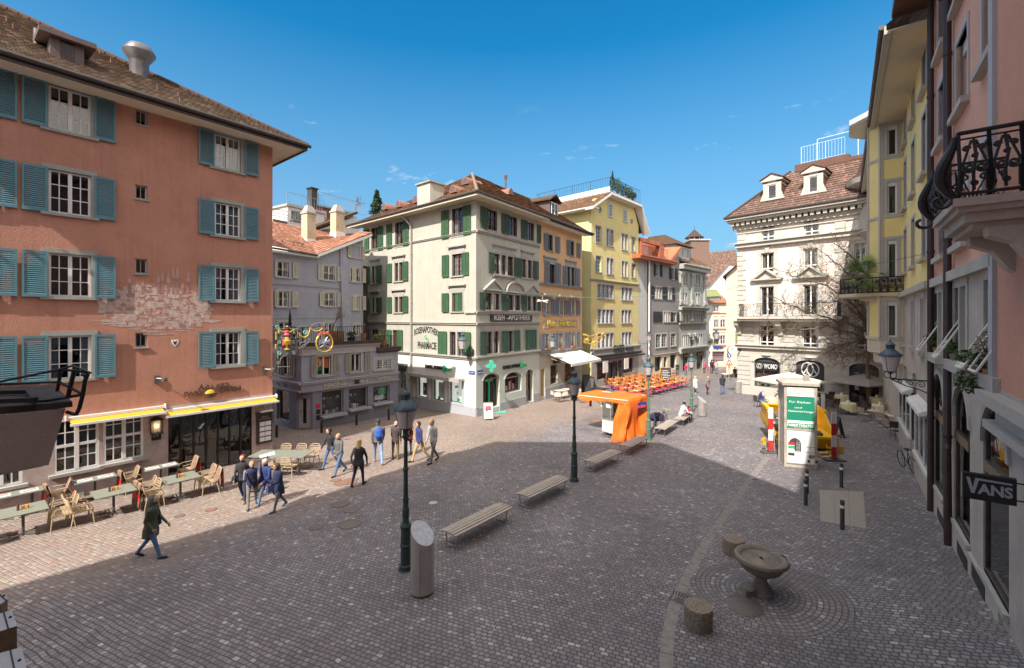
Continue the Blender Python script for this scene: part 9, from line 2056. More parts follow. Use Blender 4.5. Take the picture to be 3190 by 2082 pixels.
#steakhouse and yellow house terrace: orange chairs with pink cushions
def steak_chair():
 t=thing('cafe_chair','','chair',(0,0,0),local=True,group='orange chairs with pink cushions on the restaurant terrace')
 q=MB()
 for z in(.72,.80,.88):q.box(-.22,.22,-.27,-.24,z-.035,z+.03)
 q.build('backrest','orange_slat',t);q=MB();q.box(-.22,.22,-.2,.22,.44,.48);q.build('seat_cushion','pink_cushion',t)
 q=MB()
 for sx in(-1,1):q.tube([(sx*.2,-.25,.9),(sx*.2,.2,.02)],.012,5);q.tube([(sx*.19,-.25,.02),(sx*.19,.2,.45)],.012,5)
 q.build('folding_frame','black_paint',t);return t
SC0=steak_chair();first=True
ST0=thing('cafe_table','','table',(0,0,0),local=True,group='laid tables on the restaurant terrace');q=MB();q.box(-.35,.35,-.35,.35,.72,.75);q.build('tabletop','orange_slat',ST0);ctube('black_paint','table_leg',ST0,[(0,0,0),(0,0,.72)],.03);q=MB();q.tube([(-.25,-.25,.02),(.25,.25,.02)],.02,4);q.tube([(-.25,.25,.02),(.25,-.25,.02)],.02,4);q.build('table_foot','black_paint',ST0)
PL0=thing('place_setting','','table setting',(0,0,0),local=True,group='table settings on the restaurant terrace');q=MB();q.box(-.28,-.06,-.3,.1,0,.006);q.build('menu_card','paper',PL0);q=MB();q.box(.08,.26,-.1,.24,0,.01);q.build('napkin','red_cloth',PL0);q=MB();q.lathe([(.03,0),(.035,.12),(.03,.13)],8,(0,.15,0));q.build('glass','glass_orange',PL0)
ye,yn=YF.e,YF.n;base=G(1868,1205);rowl=['row nearest the open square','second row from the square','middle row','second row from the shopfront','row along the shopfront'];ordn=['first','second','third','fourth','fifth','sixth','last']
tp=0
for r_ in range(5):
 o_=7.0-r_*1.5
 for c_ in range(7 if r_<4 else 5):
  pos=Vector((base.x,base.y))+ye*(c_*1.7+.8-o_*.98+(1.5 if r_==4 else 0))+yn*o_;rr=random.Random(r_*9+c_)
  pos+=Vector((rr.uniform(-.15,.15),rr.uniform(-.15,.15)));rz=math.atan2(ye.y,ye.x)+rr.uniform(-.08,.08)
  tt=ST0 if tp==0 else copy_tree(ST0);tt.location=onground(*pos);tt.rotation_euler=(0,0,rz);tt['label']=f'{ordn[c_]} orange laid table, {rowl[r_]}'
  pl_=PL0 if tp==0 else copy_tree(PL0);pl_.location=tt.location+Vector((0,0,.752));pl_.rotation_euler=(0,0,rz);pl_['label']=f'menu card, napkin and glass on the {ordn[c_]} table, {rowl[r_]}'
  for k in range(4):
   a=rz+k*math.pi/2;q_=pos+Vector((math.cos(a),math.sin(a)))*.62;sc=SC0 if first else copy_tree(SC0);first=False;sc.location=onground(*q_);sc.rotation_euler=(0,0,a+math.pi/2+rr.uniform(-.15,.15));sc['label']=f"pink cushioned orange chair, {['street', 'wall', 'hotel', 'square'][k]} side of {ordn[c_]} table, {rowl[r_]}"
  tp+=1
t=thing('cafe_bench','pink cushioned bench at the street end of the restaurant terrace','bench',tuple(G(2095,1182)),.6,local=True)
q=MB();q.box(-.7,.7,-.2,.2,.44,.49);q.build('seat_cushion','pink_cushion',t);q=MB()
for x in(-.6,.6):q.tube([(x,-.18,0),(x,-.22,.8)],.018,5);q.tube([(x,.18,0),(x,.18,.44)],.018,5)
q.box(-.7,.7,-.24,-.2,.7,.8);q.build('frame','chair_brown',t)
#pale tables with fleeces by the steakhouse
def cloth_table(p,r,h,m,lab,grp,cat='table',seed=0):
 rr=random.Random(seed);t=thing('round_table',lab,cat,tuple(onground(p.x,p.y)),rr.uniform(0,1),local=True,group=grp);ctube('steel_dark','table_leg',t,[(0,0,0),(0,0,h-.02)],.04);q=MB();q.lathe([(r,h-.02),(r,h)],24);q.build('tabletop','table_wood_light',t)
 q=MB();n=40;rows=[(r*.5,h+.006),(r*1.0,h+.008),(r*1.04,h-.03),(r*1.06,h-.2),(r*1.1,h-.45)];vs=[(0,0,h+.006)]
 for i,(a,z)in enumerate(rows):
  for k in range(n):th=2*math.pi*k/n;w=1+(.07*math.sin(th*9+seed)+.04*math.sin(th*5))*max(0,i-1)/3;vs.append((a*w*math.cos(th),a*w*math.sin(th),z-(.09*math.sin(th*2+seed)*(i==4))))
 q.add(vs,[(0,1+k,1+(k+1)%n)for k in range(n)]+[(1+i*n+k,1+(i+1)*n+k,1+(i+1)*n+(k+1)%n,1+i*n+(k+1)%n)for i in range(len(rows)-1)for k in range(n)],0,True);o=q.build('tablecloth',m);o.location=t.location;o.rotation_euler=t.rotation_euler;tag(o,m.replace('cloth_','')+' tablecloth draped over the '+['front middle table','front table beside the vitrines','rear table by the wall','rear table by the umbrella pole','table between the seated men'][seed],'tablecloth','tablecloths of the bar');return t
def simple_chair(seatm,framem,name,grp,arm=True,backm=None):
 t=thing(name,'','chair',(0,0,0),local=True,group=grp);q=MB();q.box(-.22,.22,-.2,.22,.43,.46);q.build('seat',seatm,t)
 q=MB();n=7
 for i in range(n):x=-.2+.4*i/(n-1);y=-.25-.05*math.cos((x)*6);q.box(x-.036,x+.036,y-.012,y+.012,.52,.86)
 q.build('backrest',backm or seatm,t)
 for sx in(-1,1):
  ctube(framem,'leg',t,[(sx*.21,.21,.0),(sx*.21,.2,.45)],.013);ctube(framem,'leg',t,[(sx*.21,-.26,0),(sx*.21,-.21,.45),(sx*.21,-.29,.87)],.013)
  if arm:ctube(framem,'armrest',t,[(sx*.22,-.25,.66),(sx*.24,0,.66),(sx*.23,.2,.64),(sx*.215,.21,.45)],.016)
 return t
BC=simple_chair('chair_brown','chair_brown','wicker_chair','dark brown chairs of the bar');usedb=[0]
def put(proto,used,px,py,rz,lab):
 c=proto if not used[0]else copy_tree(proto);used[0]=1;p=G(px,py);c.location=p;c.rotation_euler=(0,0,rz);c['label']=lab;return c
BT=[((2643,1256),'cloth_cream','round table with the cream cloth at the front, middle of the terrace','front middle table'),((2742,1262),'cloth_cream','round table with the cream cloth under the umbrella edge','front table beside the vitrines'),((2623,1232),'cloth_cream','round table with the cream cloth close to the wall','rear table by the wall'),((2732,1238),'cloth_beige','round table with the beige cloth behind the umbrella pole','rear table with the beige cloth'),((2402,1238),'cloth_cream','round table with the pale cloth between the two seated men','table between the seated men')]
for i,((px,py),m_,lab,sh)in enumerate(BT):
 p=G(px,py,.74);cloth_table(p,.42,.74,m_,lab,'round cloth-covered tables of the bar',seed=i);
 if i<4:
  q=MB();q.box(-.09,.09,-.05,.05,0,.17);o=q.build('menu_stand','paper');o.location=onground(p.x,p.y)+Vector((0,0,.75));o.rotation_euler=(0,0,.3);tag(o,'small white and blue menu stand on the '+sh,'menu stand','menu stands of the bar')
  for k,(dx,dy,w_)in enumerate(((-.78,.1,'left of'),(.78,.1,'right of'),(0,.8,'behind'))if i!=1 else((-.78,.0,'left of'),(.75,.1,'right of'))):
   c=BC if not usedb[0]else copy_tree(BC);usedb[0]=1;c.location=onground(p.x+dx,p.y+dy);c.rotation_euler=(0,0,math.atan2(-dy,-dx)-math.pi/2);c['label']=f'dark brown chair {w_} the {sh}'
 else:
  for k,dx in enumerate((-.85,.85)):c=copy_tree(BC);c.location=onground(p.x+dx,p.y+.1);c.rotation_euler=(0,0,math.pi/2*(-1 if dx<0 else 1));c['label']=('dark chair under the man in navy' if dx<0 else'dark chair under the man in grey')
for k,(px,py)in enumerate(((2585,1268),(2560,1262),(2575,1240),(2548,1244),(2600,1246))):put(BC,usedb,px,py,2.5+k,['dark chair at the sunlit edge of the bar terrace','dark chair behind the white board of the skip','dark chair against the wall beside the arched shop window','dark chair half hidden by the poster column','dark chair between the cream tables and the skip'][k])
WC=simple_chair('table_wood_light','tube_steel','metal_chair','silver framed chairs with woven backs',True,'wicker');usedw=[0]
for k,(px,py,rz,lab)in enumerate(((2692,1312,-1.4,'woven chair with a pale seat standing alone before the bar'),(2748,1330,-1.1,'woven chair at the first small round table'),(2775,1353,-1.5,'woven chair with its back to the picture in the row by the vitrine'),(2757,1300,2.7,'farthest woven chair of the row along the vitrine'),(2773,1306,2.7,'second woven chair of the row along the vitrine'),(2789,1315,2.7,'third woven chair of the row along the vitrine'),(2800,1324,2.7,'fourth woven chair of the row along the vitrine'))):put(WC,usedw,px,py,rz,lab)
put(BC,usedb,2797,1370,2.9,'black slatted chair closest to the bicycle beside the vitrine')
ut=[0]
RT0=thing('bistro_table','','table',(0,0,0),local=True,group='small round pedestal tables');q=MB();q.lathe([(.3,.71),(.3,.73)],24);q.build('tabletop','table_wood_light',RT0);ctube('steel','pedestal',RT0,[(0,0,.03),(0,0,.71)],.03,10);q=MB();q.lathe([(.24,0),(.22,.02),(.05,.05),(.03,.06)],20);q.build('table_foot','steel',RT0)
for px,py,lab in((2721,1317,'round pedestal table beside the lone woven chair'),(2750,1327,'round pedestal table in front of the chair row'),(2785,1336,'round pedestal table between the row and the dark chair')):put(RT0,ut,px,py,0,lab)
def umbrella(px,py,Y,w,h,zt,m,lab,hpole=True):
 c=cp(px,py,Y);g=gz(c.x,c.y);t=thing('umbrella',lab,'umbrella',(c.x,c.y,g),.25,local=True);zz=c.z-g
 q=MB();top=(0,0,zz);n=4;cor=[(-w,-h),(0,-h*1.02),(w,-h),(w*1.02,0),(w,h),(0,h*1.02),(-w,h),(-w*1.02,0)]
 q.add([top]+[(x,y,zz-zt)for x,y in cor]+[(x,y,zz-zt-.12)for x,y in cor],[(0,1+k,1+(k+1)%8)for k in range(8)]+[(1+k,9+k,9+(k+1)%8,1+(k+1)%8)for k in range(8)]);q.build('canopy',m,t)
 ctube('pallet_wood','pole',t,[(0,0,0),(0,0,zz+.06)],.03,8);q=MB()
 for x,y in cor:q.tube([(0,0,zz-.05),(x*.97,y*.97,zz-zt-.03)],.01,4)
 q.build('rib','pallet_wood',t);q=MB();q.box(-.3,.3,-.3,.3,0,.08);q.build('foot','concrete',t)
umbrella(2706,1162,33.5,2.1,1.6,.65,'umbrella_taupe','large taupe umbrella in the shade before the bar door');umbrella(2458,1160,33,1.9,1.5,.6,'umbrella_cream','large sunlit cream umbrella behind the poster column')
PT=[(1745,1243),(1770,1238)]
for i,(px,py)in enumerate(PT):
 p=G(px,py);t=terr_table(.9,.8,'table_wood_light','pale_table');t.location=p;t.rotation_euler=(0,0,.5);t['label']=['pale table with folded fleeces beside the steakhouse window','pale table with folded fleeces next to the dark menu board'][i]
PC=simple_chair('table_wood_light','tube_steel','fleece_chair','chairs with cream fleeces by the steakhouse');up_=[0]
FL=None
for k,(px,py,rz)in enumerate(((1728,1249,-1.2),(1740,1254,-.3),(1757,1251,.4),(1792,1250,.5),(1752,1228,3.0),(1778,1226,3.2),(1798,1243,1.8),(1810,1256,.2))):
 lab=['chair at the left end of the fleece tables','chair in front of the first fleece table','chair between the two fleece tables','chair in front of the second fleece table','chair behind the first fleece table','chair behind the second fleece table','chair at the street end of the fleece tables','chair standing apart beside the lamp post'][k]
 c=put(PC,up_,px,py,rz,'steel chair with pale seat, '+lab)
 if k<5:
  q=MB();rr=random.Random(k);q.lathe([(.2,0),(.26,.05),(.22,.16),(.05,.2)],12,sx=1.0,sy=.8)
  for i in range(len(q.v)):q.v[i]+=Vector((rr.gauss(0,.015),rr.gauss(0,.015),rr.gauss(0,.01)))
  o=q.build('fleece','awning_cream');o.location=c.location+Vector((0,0,.46));tag(o,'crumpled cream fleece on the '+lab,'blanket','cream fleeces')
#bare tree in front of the white house
tr=WH.pt(WH.s_(2716),.9,0);tr.z=gz(tr.x,tr.y)
rr=random.Random(15);t=thing('bare_tree','leafless tree spreading long twigs in front of the white corner house','tree',tuple(tr),local=True)
qt=MB();qb=MB();org=Vector((0,0,0))
def tp_(px,py,Y):return cp(px,py,Y)-Vector(tr)
Yt=tr.y
qt.tube([(0,0,-.2),(-.05,0,1.5),(-.15,0,3.2),(.0,0,5.0),(.1,-.1,6.2)],[.17,.14,.12,.10,.08],8)
lims=[((2720,1010),(2690,960),(2640,900),(2560,850)),((2722,960),(2680,890),(2620,830),(2540,770)),((2715,1040),(2650,1010),(2560,985),(2480,960),(2420,930)),((2715,1070),(2660,1040),(2580,1020),(2470,1025),(2400,1030)),((2720,1060),(2690,1000),(2650,960),(2600,940)),((2718,1080),(2680,1060),(2630,1070),(2590,1090)),((2722,930),(2700,860),(2650,800),(2610,760)),((2716,1020),(2660,950),(2590,900),(2500,870),(2430,845)),((2720,1090),(2690,1100),(2650,1110),(2610,1100)),((2716,1050),(2700,1010),(2690,970),(2660,930))]
def tw(p,d,L,r,lv):
 pts=[p];dd=d.copy()
 for i in range(3):dd=(dd+Vector((rr.gauss(0,.22),rr.gauss(0,.22),rr.gauss(.03,.2)))).normalized();pts.append(pts[-1]+dd*L/3)
 qb.tube(pts,[r,r*.8,r*.6,r*.4],3,caps=False)
 if lv:
  for i in range(3):tw(pts[rr.randint(1,3)],(dd+Vector((rr.gauss(0,.6),rr.gauss(0,.5),rr.gauss(0,.6)))).normalized(),L*rr.uniform(.55,.8),max(.010,r*.65),lv-1)
for li,l in enumerate(lims):
 y0=rr.uniform(-2.2,.2);pts=[tp_(*l[0],Yt)]+[tp_(*p,Yt+y0*(i+1)/len(l))for i,p in enumerate(l[1:])]
 sub=[]
 for i in range(len(pts)-1):
  for k in range(4):sub.append(pts[i].lerp(pts[i+1],k/4)+Vector((rr.gauss(0,.05),rr.gauss(0,.05),rr.gauss(0,.06))))
 sub.append(pts[-1]);n=len(sub);qt.tube(sub,[.08*(1-i/n)+.016 for i in range(n)],5)
 for i in range(2,n):
  d0=(sub[i]-sub[i-1]).normalized()
  for k in range(3):tw(sub[i],(d0*.8+Vector((rr.gauss(0,.7),rr.gauss(0,.5),rr.gauss(0,.7)))).normalized(),rr.uniform(.6,1.1),.02,2)
qt.build('trunk','bark',t);qb.build('twigs','bark',t)

#PEOPLE
def cmat(n,c):return mat('cloth_'+n,c,.9,.12,6,.25,60)
CL=dict(olive=(.07,.08,.055),jeans=(.09,.15,.28),jeans_light=(.22,.33,.50),navy=(.03,.04,.09),navy2=(.035,.05,.16),black=(.035,.034,.038),grey=(.13,.13,.135),lgrey=(.42,.42,.43),khaki=(.45,.32,.17),brown=(.20,.13,.06),leather=(.07,.05,.052),white=(.72,.70,.66),red=(.50,.02,.06),pink=(.60,.08,.20),burgundy=(.12,.02,.035),check=(.22,.22,.34),taupe=(.20,.18,.155),shoe_dark=(.03,.028,.03),shoe_tan=(.32,.22,.14),shoe_blue=(.05,.10,.16),greyj=(.15,.15,.16),blueb=(.03,.10,.45))
for k_,v_ in CL.items():cmat(k_,v_)
HAIR=dict(h_grey=(.12,.11,.12),h_red=(.28,.04,.04),h_white=(.50,.48,.46),h_brown=(.10,.055,.03),h_dark=(.035,.022,.018),h_blond=(.55,.38,.17),h_light=(.38,.24,.13),h_bald=(.52,.30,.22),h_cap=(.04,.04,.045))
for k_,v_ in HAIR.items():mat(k_,v_,.7,.25,40,.5,90)
mat('skin_tone',(0.55,0.32,0.235),.55,.05,5)
def rings(q,rs,n=14,mi=0):
 vs=[(cx+rx*math.cos(2*math.pi*k/n),cy+ry*math.sin(2*math.pi*k/n),z)for cx,cy,z,rx,ry in rs for k in range(n)];m_=len(rs)
 q.add(vs,[(i*n+k,i*n+(k+1)%n,(i+1)*n+(k+1)%n,(i+1)*n+k)for i in range(m_-1)for k in range(n)]+[tuple(reversed(range(n))),tuple((m_-1)*n+k for k in range(n))],mi)
def cap(q,a,b,r0,r1,n=10):
 a,b=Vector(a),Vector(b);d=(b-a);L=d.length;d=d/L if L>1e-6 else Vector((0,0,1));pts=[a-d*r0*.86];rs=[r0*.5]
 pts+=[a-d*r0*.5,a,a.lerp(b,.5),b,b+d*r1*.5,b+d*r1*.86];rs+=[r0*.86,r0,(r0+r1)/2,r1,r1*.86,r1*.5]
 q.tube(pts,rs,n)
def person(px,py,hpx,face,lab,top,legs,shoes,hair,hairstyle='short',coat=0.0,pose='walk',ph=1,arms=((-.35,.3),(.35,.3)),lean=.04,female=False,bag=None,collar=None,head_dn=0.0,H=None,loc=None,sitz=.46,spread=0.0,grp=None,hood=False,vest=None,arm_out=.05,head_yaw=0.0,stride=.3,eyes=False,cap_=False):
 p=Vector(loc)if loc is not None else G(px,py);H=H or hpx*p.y/FOC;k=H/1.75
 t=thing('person',lab,'person',tuple(p),face,local=True,group=grp)
 prim=[]
 q=MB();P_=lambda x,y,z:Vector((x,y,z))*k
 def lim(a,b,r0,r1,m):cap(q,a,b,r0*k,r1*k);prim.append((a,b,(r0+r1)/2*k,m))
 th,sh=.43,.43;hipz=.92
 if pose=='sit':hipz=sitz/k+.06
 sw=.036 if female else.0;L_=[]
 for sx in(-1,1):
  hip=P_(sx*.095,0,hipz)
  if pose=='walk':a,b=(stride,.08)if sx==ph else(-stride*.75,.38)
  elif pose=='stand':a,b=(.04*sx,.03)
  elif pose=='sit':a,b=1.45,1.5-.15*(sx>0)
  kn=hip+Vector((sx*.02*k,math.sin(a)*th*k,-math.cos(a)*th*k));an=kn+Vector((0,math.sin(a-b)*sh*k,-math.cos(a-b)*sh*k));L_.append((sx,hip,kn,an,a-b))
 mz=min(x[3].z for x in L_)-.075*k;
 sh_z=-mz if pose!='sit' else 0
 if pose=='sit':
  for i in range(2):sx,hip,kn,an,s_=L_[i];an.z=.075*k;L_[i]=(sx,hip,kn,an,s_)
 up_=Vector((0,0,sh_z))
 for sx,hip,kn,an,s_ in L_:
  hip,kn,an=hip+up_,kn+up_,an+up_;lim(hip,kn,.092+sw*.3,.062,legs);lim(kn,an,.060,.043,legs)
  toe=an+Vector((sx*.02*k,.17*k,-.03*k))if s_>-.25 else an+Vector((sx*.02*k,.12*k,-.11*k));heel=an+Vector((0,-.03*k,-.035*k));lim(heel,toe,.042,.036,shoes)
 hz=hipz+sh_z/k;ly=lambda z:(z-hz)*lean*2.0
 cz=hz+.50;shw=.20 if not female else.175
 body=[(0,0,hz-.10,.13,.11),(0,0,hz-.02,.165+sw,.125),(0,ly(hz+.1),hz+.12,.145,.11),(0,ly(hz+.25),hz+.27,.165,.12),(0,ly(hz+.4),hz+.40,.185 if not female else.17,.125),(0,ly(hz+.48),hz+.485,.15,.10),(0,ly(hz+.52),hz+.525,.065,.06)]
 if coat:body=[(0,-.01,hz-coat,.185+sw,.15+sw),(0,0,hz-coat*.4,.18+sw,.14+sw)]+[(a,b,c,d+.02,e+.02)for a,b,c,d,e in body[1:]]
 rings(q,[(a*k,b*k,c*k,d*k,e*k)for a,b,c,d,e in body])
 for i in range(len(body)-1):
  a,b=body[i],body[i+1];prim.append((P_(a[0],a[1],a[2]),P_(b[0],b[1],b[2]),(a[3]+a[4])/2*k,top if(a[2]>hz-.06 or coat)else legs))
 for j,(sx,(sa,sb))in enumerate(zip((-1,1),arms)):
  s_=P_(sx*shw,ly(cz),hz+.44);e_=s_+Vector((sx*arm_out*.6*k,math.sin(sa)*.29*k,-math.cos(sa)*.29*k));w_=e_+Vector((sx*(-.02)*k,math.sin(sa+sb)*.25*k,-math.cos(sa+sb)*.25*k))
  lim(s_,e_,.058,.045,top if vest is None else vest);lim(e_,w_,.044,.032,top if vest is None else vest);d=(w_-e_).normalized();lim(w_,w_+d*.075*k,.03,.03,'skin');side=Vector((sx,0,0))
  for f in range(4):
   q2=None
  L_.append(('hand',w_+d*.09*k,d,sx))
 nk=P_(0,ly(hz+.52),hz+.52);hc=nk+Vector((0,(.02+head_dn*.06)*k,(.155-head_dn*.03)*k));lim(nk-Vector((0,0,.03*k)),nk+Vector((0,.01*k,.07*k)),.056,.052,'skin')
 hr=.1*k;R_=Matrix.Translation(hc)@Matrix.Rotation(head_yaw,4,'Z')@Matrix.Rotation(-head_dn*.6,4,'X')
 qh=MB(R_);qh.lathe([(.03*k,-.125*k),(.058*k,-.105*k),(.075*k,-.05*k),(.084*k,.01*k),(.082*k,.06*k),(.055*k,.105*k),(.02*k,.12*k)],14,sy=1.18);qh.tube([(0,.085*k,.015*k),(0,.115*k,-.02*k),(0,.09*k,-.032*k)],[.012*k,.018*k,.014*k],6)
 for sx in(-1,1):qh.tube([(sx*.083*k,-.005*k,.015*k),(sx*.092*k,-.01*k,-.02*k)],[.016*k,.012*k],6)
 b0=len(q.v);q.v+=qh.v;q.f+=[[b0+i for i in f]for f in qh.f];q.mi+=qh.mi;q.sm+=qh.sm
 prim.append((R_@Vector((0,0,-.06*k)),R_@Vector((0,0,.05*k)),.085*k,'skin'))
 if collar:rings(q,[(0,ly(cz)*k,(hz+.46)*k,.11*k,.10*k),(0,ly(cz)*k,(hz+.50)*k,.115*k,.10*k),(0,(ly(cz)+.0)*k,(hz+.56)*k,.085*k,.085*k)]);prim.append((P_(0,ly(cz),hz+.49),P_(0,ly(cz),hz+.56),.1*k,collar))
 if hood:rings(q,[(0,(ly(cz)-.09)*k,(hz+.42)*k,.10*k,.05*k),(0,(ly(cz)-.09)*k,(hz+.50)*k,.12*k,.07*k),(0,(ly(cz)-.06)*k,(hz+.56)*k,.08*k,.05*k)]);prim.append((P_(0,ly(cz)-.09,hz+.44),P_(0,ly(cz)-.07,hz+.54),.09*k,top))
 raw=q.build('raw','skin_tone');md=raw.modifiers.new('r','REMESH');md.mode='VOXEL';md.voxel_size=max(.0135,.015*k)if p.y<30 else.022;sm=raw.modifiers.new('s','SMOOTH');sm.factor=.6;sm.iterations=4
 me=bpy.data.meshes.new_from_object(raw.evaluated_get(bpy.context.evaluated_depsgraph_get()));bpy.data.objects.remove(raw)
 me.materials.clear();keys=['skin'];
 for a in prim:
  if a[3]not in keys:keys.append(a[3])
 for kk in keys:me.materials.append(MATS['skin_tone']if kk=='skin' else MATS['cloth_'+kk]if'cloth_'+kk in MATS else MATS[kk])
 nf=len(me.polygons);ce=np.zeros(nf*3);me.polygons.foreach_get('center',ce);ce=ce.reshape(-1,3);best=np.full(nf,1e9);idx=np.zeros(nf,int)
 for a,b,r,m_ in prim:
  a_,b_2=np.array(a),np.array(b);d=b_2-a_;L2=max(1e-9,d@d);tt=np.clip(((ce-a_)@d)/L2,0,1);ds=np.linalg.norm(ce-(a_+tt[:,None]*d),axis=1)-r
  u=ds<best;best[u]=ds[u];idx[u]=keys.index(m_)
 me.polygons.foreach_set('material_index',idx.astype('i'));me.polygons.foreach_set('use_smooth',[True]*nf)
#fingers, added to the same mesh
 bm=bmesh.new();bm.from_mesh(me);fq=MB()
 for h in L_:
  if h[0]!='hand':continue
  _,c,d,sx=h;fw=Vector((0,1,0));x=d.cross(fw);x=x.normalized()if x.length>.1 else Vector((1,0,0));y=x.cross(d).normalized()
  for f in range(4):b=c+y*(f-1.5)*.018*k+d*.0;L=(.07,.08,.075,.06)[f]*k;fq.tube([b,b+d*L*.55-x*sx*.01*k,b+d*L*.95-x*sx*.03*k],[.009*k,.0085*k,.006*k],5)
  b=c-d*.05*k+y*.028*k;fq.tube([b,b+y*.025*k+d*.025*k,b+y*.03*k+d*.055*k],[.011*k,.01*k,.007*k],5)
 b0=[bm.verts.new(v)for v in fq.v]
 for f in fq.f:
  try:bm.faces.new([b0[i]for i in f]).smooth=True
  except ValueError:pass
 bm.to_mesh(me);bm.free()
 o=bpy.data.objects.new('body',me);COL.objects.link(o);o.parent=t
#hair
 q=MB(R_);m_=hair
 if hair=='h_bald':q.lathe([(.088*k,-.03*k),(.09*k,.01*k)],14,(0,-.02*k,0),sy=1.1);m_='h_white'
 elif cap_:q.lathe([(.092*k,.0),(.096*k,.05*k),(.08*k,.11*k),(.03*k,.145*k)],14,sy=1.18)
 else:
  q.lathe([(.084*k,-.045*k),(.094*k,.0),(.094*k,.06*k),(.07*k,.112*k),(.03*k,.135*k)],16,(0,-.022*k,.0),sy=1.08)
  if hairstyle=='long':rings(q,[(0,-.10*k,-.40*k,.05*k,.025*k),(0,-.105*k,-.2*k,.085*k,.035*k),(0,-.075*k,-.03*k,.092*k,.055*k),(0,-.05*k,.05*k,.08*k,.05*k)])
  if hairstyle=='bob':rings(q,[(0,-.05*k,-.12*k,.10*k,.07*k),(0,-.04*k,-.02*k,.105*k,.085*k),(0,-.03*k,.05*k,.09*k,.08*k)])
  if hairstyle=='curly':
   rr=random.Random(px)
   for i in range(60):a,e_=rr.uniform(0,6.28),rr.uniform(-.5,1.5);r_=.105*k;c=Vector((r_*math.cos(a)*math.cos(e_),r_*math.sin(a)*math.cos(e_)-.02*k,r_*math.sin(e_)*1.1+.01*k));
   for i in range(60):
    a,e_=rr.uniform(0,6.28),rr.uniform(-.6,1.5)
    if math.sin(a)>.55 and e_<.35:continue
    c=(.1*k*math.cos(a)*math.cos(e_),.11*k*math.sin(a)*math.cos(e_)-.02*k,.11*k*math.sin(e_)+.01*k);q.lathe([(0,-.028*k),(.028*k,0),(0,.028*k)],6,c)
  if hairstyle=='bun':q.lathe([(0,-.03*k),(.035*k,0),(0,.035*k)],10,(0,-.06*k,.13*k))
 q.build('hair',m_,t)
 if eyes:
  for sx in(-1,1):q=MB(R_);q.lathe([(0,-.009*k),(.011*k,0),(0,.009*k)],8,(sx*.032*k,.088*k,.02*k),sy=.7);q.build('eye','black_paint',t)
  q=MB(R_);q.tube([(-.022*k,.09*k,-.058*k),(0,.097*k,-.06*k),(.022*k,.09*k,-.058*k)],.005*k,5);q.build('mouth','burgundy_lip' if'burgundy_lip' in MATS else mat('burgundy_lip',(.30,.10,.09),.5,.05),t)
 if bag:
  kind,bm_,where=bag;q=MB();x,y,z=Vector(where)*k
  nm='shoulder bag' if kind=='bag' else'backpack'
  if kind=='bag':q.hexa([(x-.07*k,y-.16*k,z-.12*k),(x+.07*k,y-.16*k,z-.12*k),(x+.07*k,y+.16*k,z-.12*k),(x-.07*k,y+.16*k,z-.12*k),(x-.03*k,y-.13*k,z+.12*k),(x+.03*k,y-.13*k,z+.12*k),(x+.03*k,y+.13*k,z+.12*k),(x-.03*k,y+.13*k,z+.12*k)]);q.tube([(x,y-.1*k,z+.1*k),(x*.6,y*.3,(hz+.46)*k),(x,y+.1*k,z+.1*k)],.01*k,5)
  else:rings(q,[(x,y,z-.22*k,.11*k,.05*k),(x,y-.03*k,z-.1*k,.14*k,.09*k),(x,y-.02*k,z+.1*k,.12*k,.08*k),(x,y,z+.22*k,.05*k,.04*k)])
  b=q.build('bag','cloth_'+bm_);b.matrix_world=Matrix.Translation(p)@Matrix.Rotation(face,4,'Z');b.location=p;b.rotation_euler=(0,0,face);tag(b,f'{nm} carried by the '+lab.split(' ',1)[1]if False else(bag[3]if len(bag)>3 else f'{nm} of the {lab}'),'bag');b['label']=bag_label(nm,bm_,lab)
 return t
def bag_label(nm,m,lab):
 w=lab.split();return' '.join((f'{m} {nm} carried by the '+' '.join(w[1:])).replace('blueb','blue').replace('navy2','navy').replace('khaki','yellowish').split()[:15])
D_=lambda deg:R(deg)
#face: 0 looks away from the camera (+Y), 90 looks to the picture's left, -90 to the right, 180 to the camera
person(470,1738,200,D_(-78),'woman in a dark green hooded coat walking alone past the terrace','olive','jeans','shoe_dark','h_grey','bob',.30,ph=1,stride=.36,collar='red',female=True,arms=((.25,.5),(-.25,.9)),bag=('bag','black',(-.25,-.05,.92)),eyes=True,hood=True)
person(757,1563,150,D_(-168),'woman with short red hair and black jacket beside the man in the vest','black','navy','shoe_tan','h_red','short',.12,ph=-1,female=True,bag=('bag','black',(.27,.05,.85)),stride=.25,eyes=True,collar='white')
person(785,1580,152,D_(-150),'balding man in a navy vest over a checked shirt, hand at his mouth','navy','taupe','shoe_blue','h_light','short',.1,ph=1,vest='check',arms=((.2,1.9),(.7,2.15)),lean=.12,head_dn=.5,stride=.3,eyes=True)
person(833,1572,150,D_(160),'grey haired man in a blue quilted jacket walking with the curly haired woman','navy2','jeans','shoe_tan','h_white','short',.08,ph=1,stride=.36,arms=((.3,.8),(-.1,.4)),head_dn=.4,lean=.06,eyes=True)
person(868,1588,152,D_(150),'curly haired woman in a long navy coat with a blue shoulder bag','navy','greyj','shoe_blue','h_brown','curly',.32,ph=-1,stride=.32,female=True,arms=((.3,1.2),(.1,.8)),bag=('bag','navy2',(.05,.24,.85)),head_dn=.5)
person(1030,1461,133,D_(140),'young man in a black sweater half behind the boy in the hoodie','black','jeans','shoe_dark','h_dark','short',ph=1,stride=.35,head_dn=.3,eyes=True)
person(1058,1478,134,D_(150),'boy in a dark grey hoodie and light jeans walking towards the terrace','grey','jeans','shoe_dark','h_light','short',.03,ph=-1,stride=.42,hood=True,arms=((.2,.9),(-.15,.5)),head_dn=.2,eyes=True)
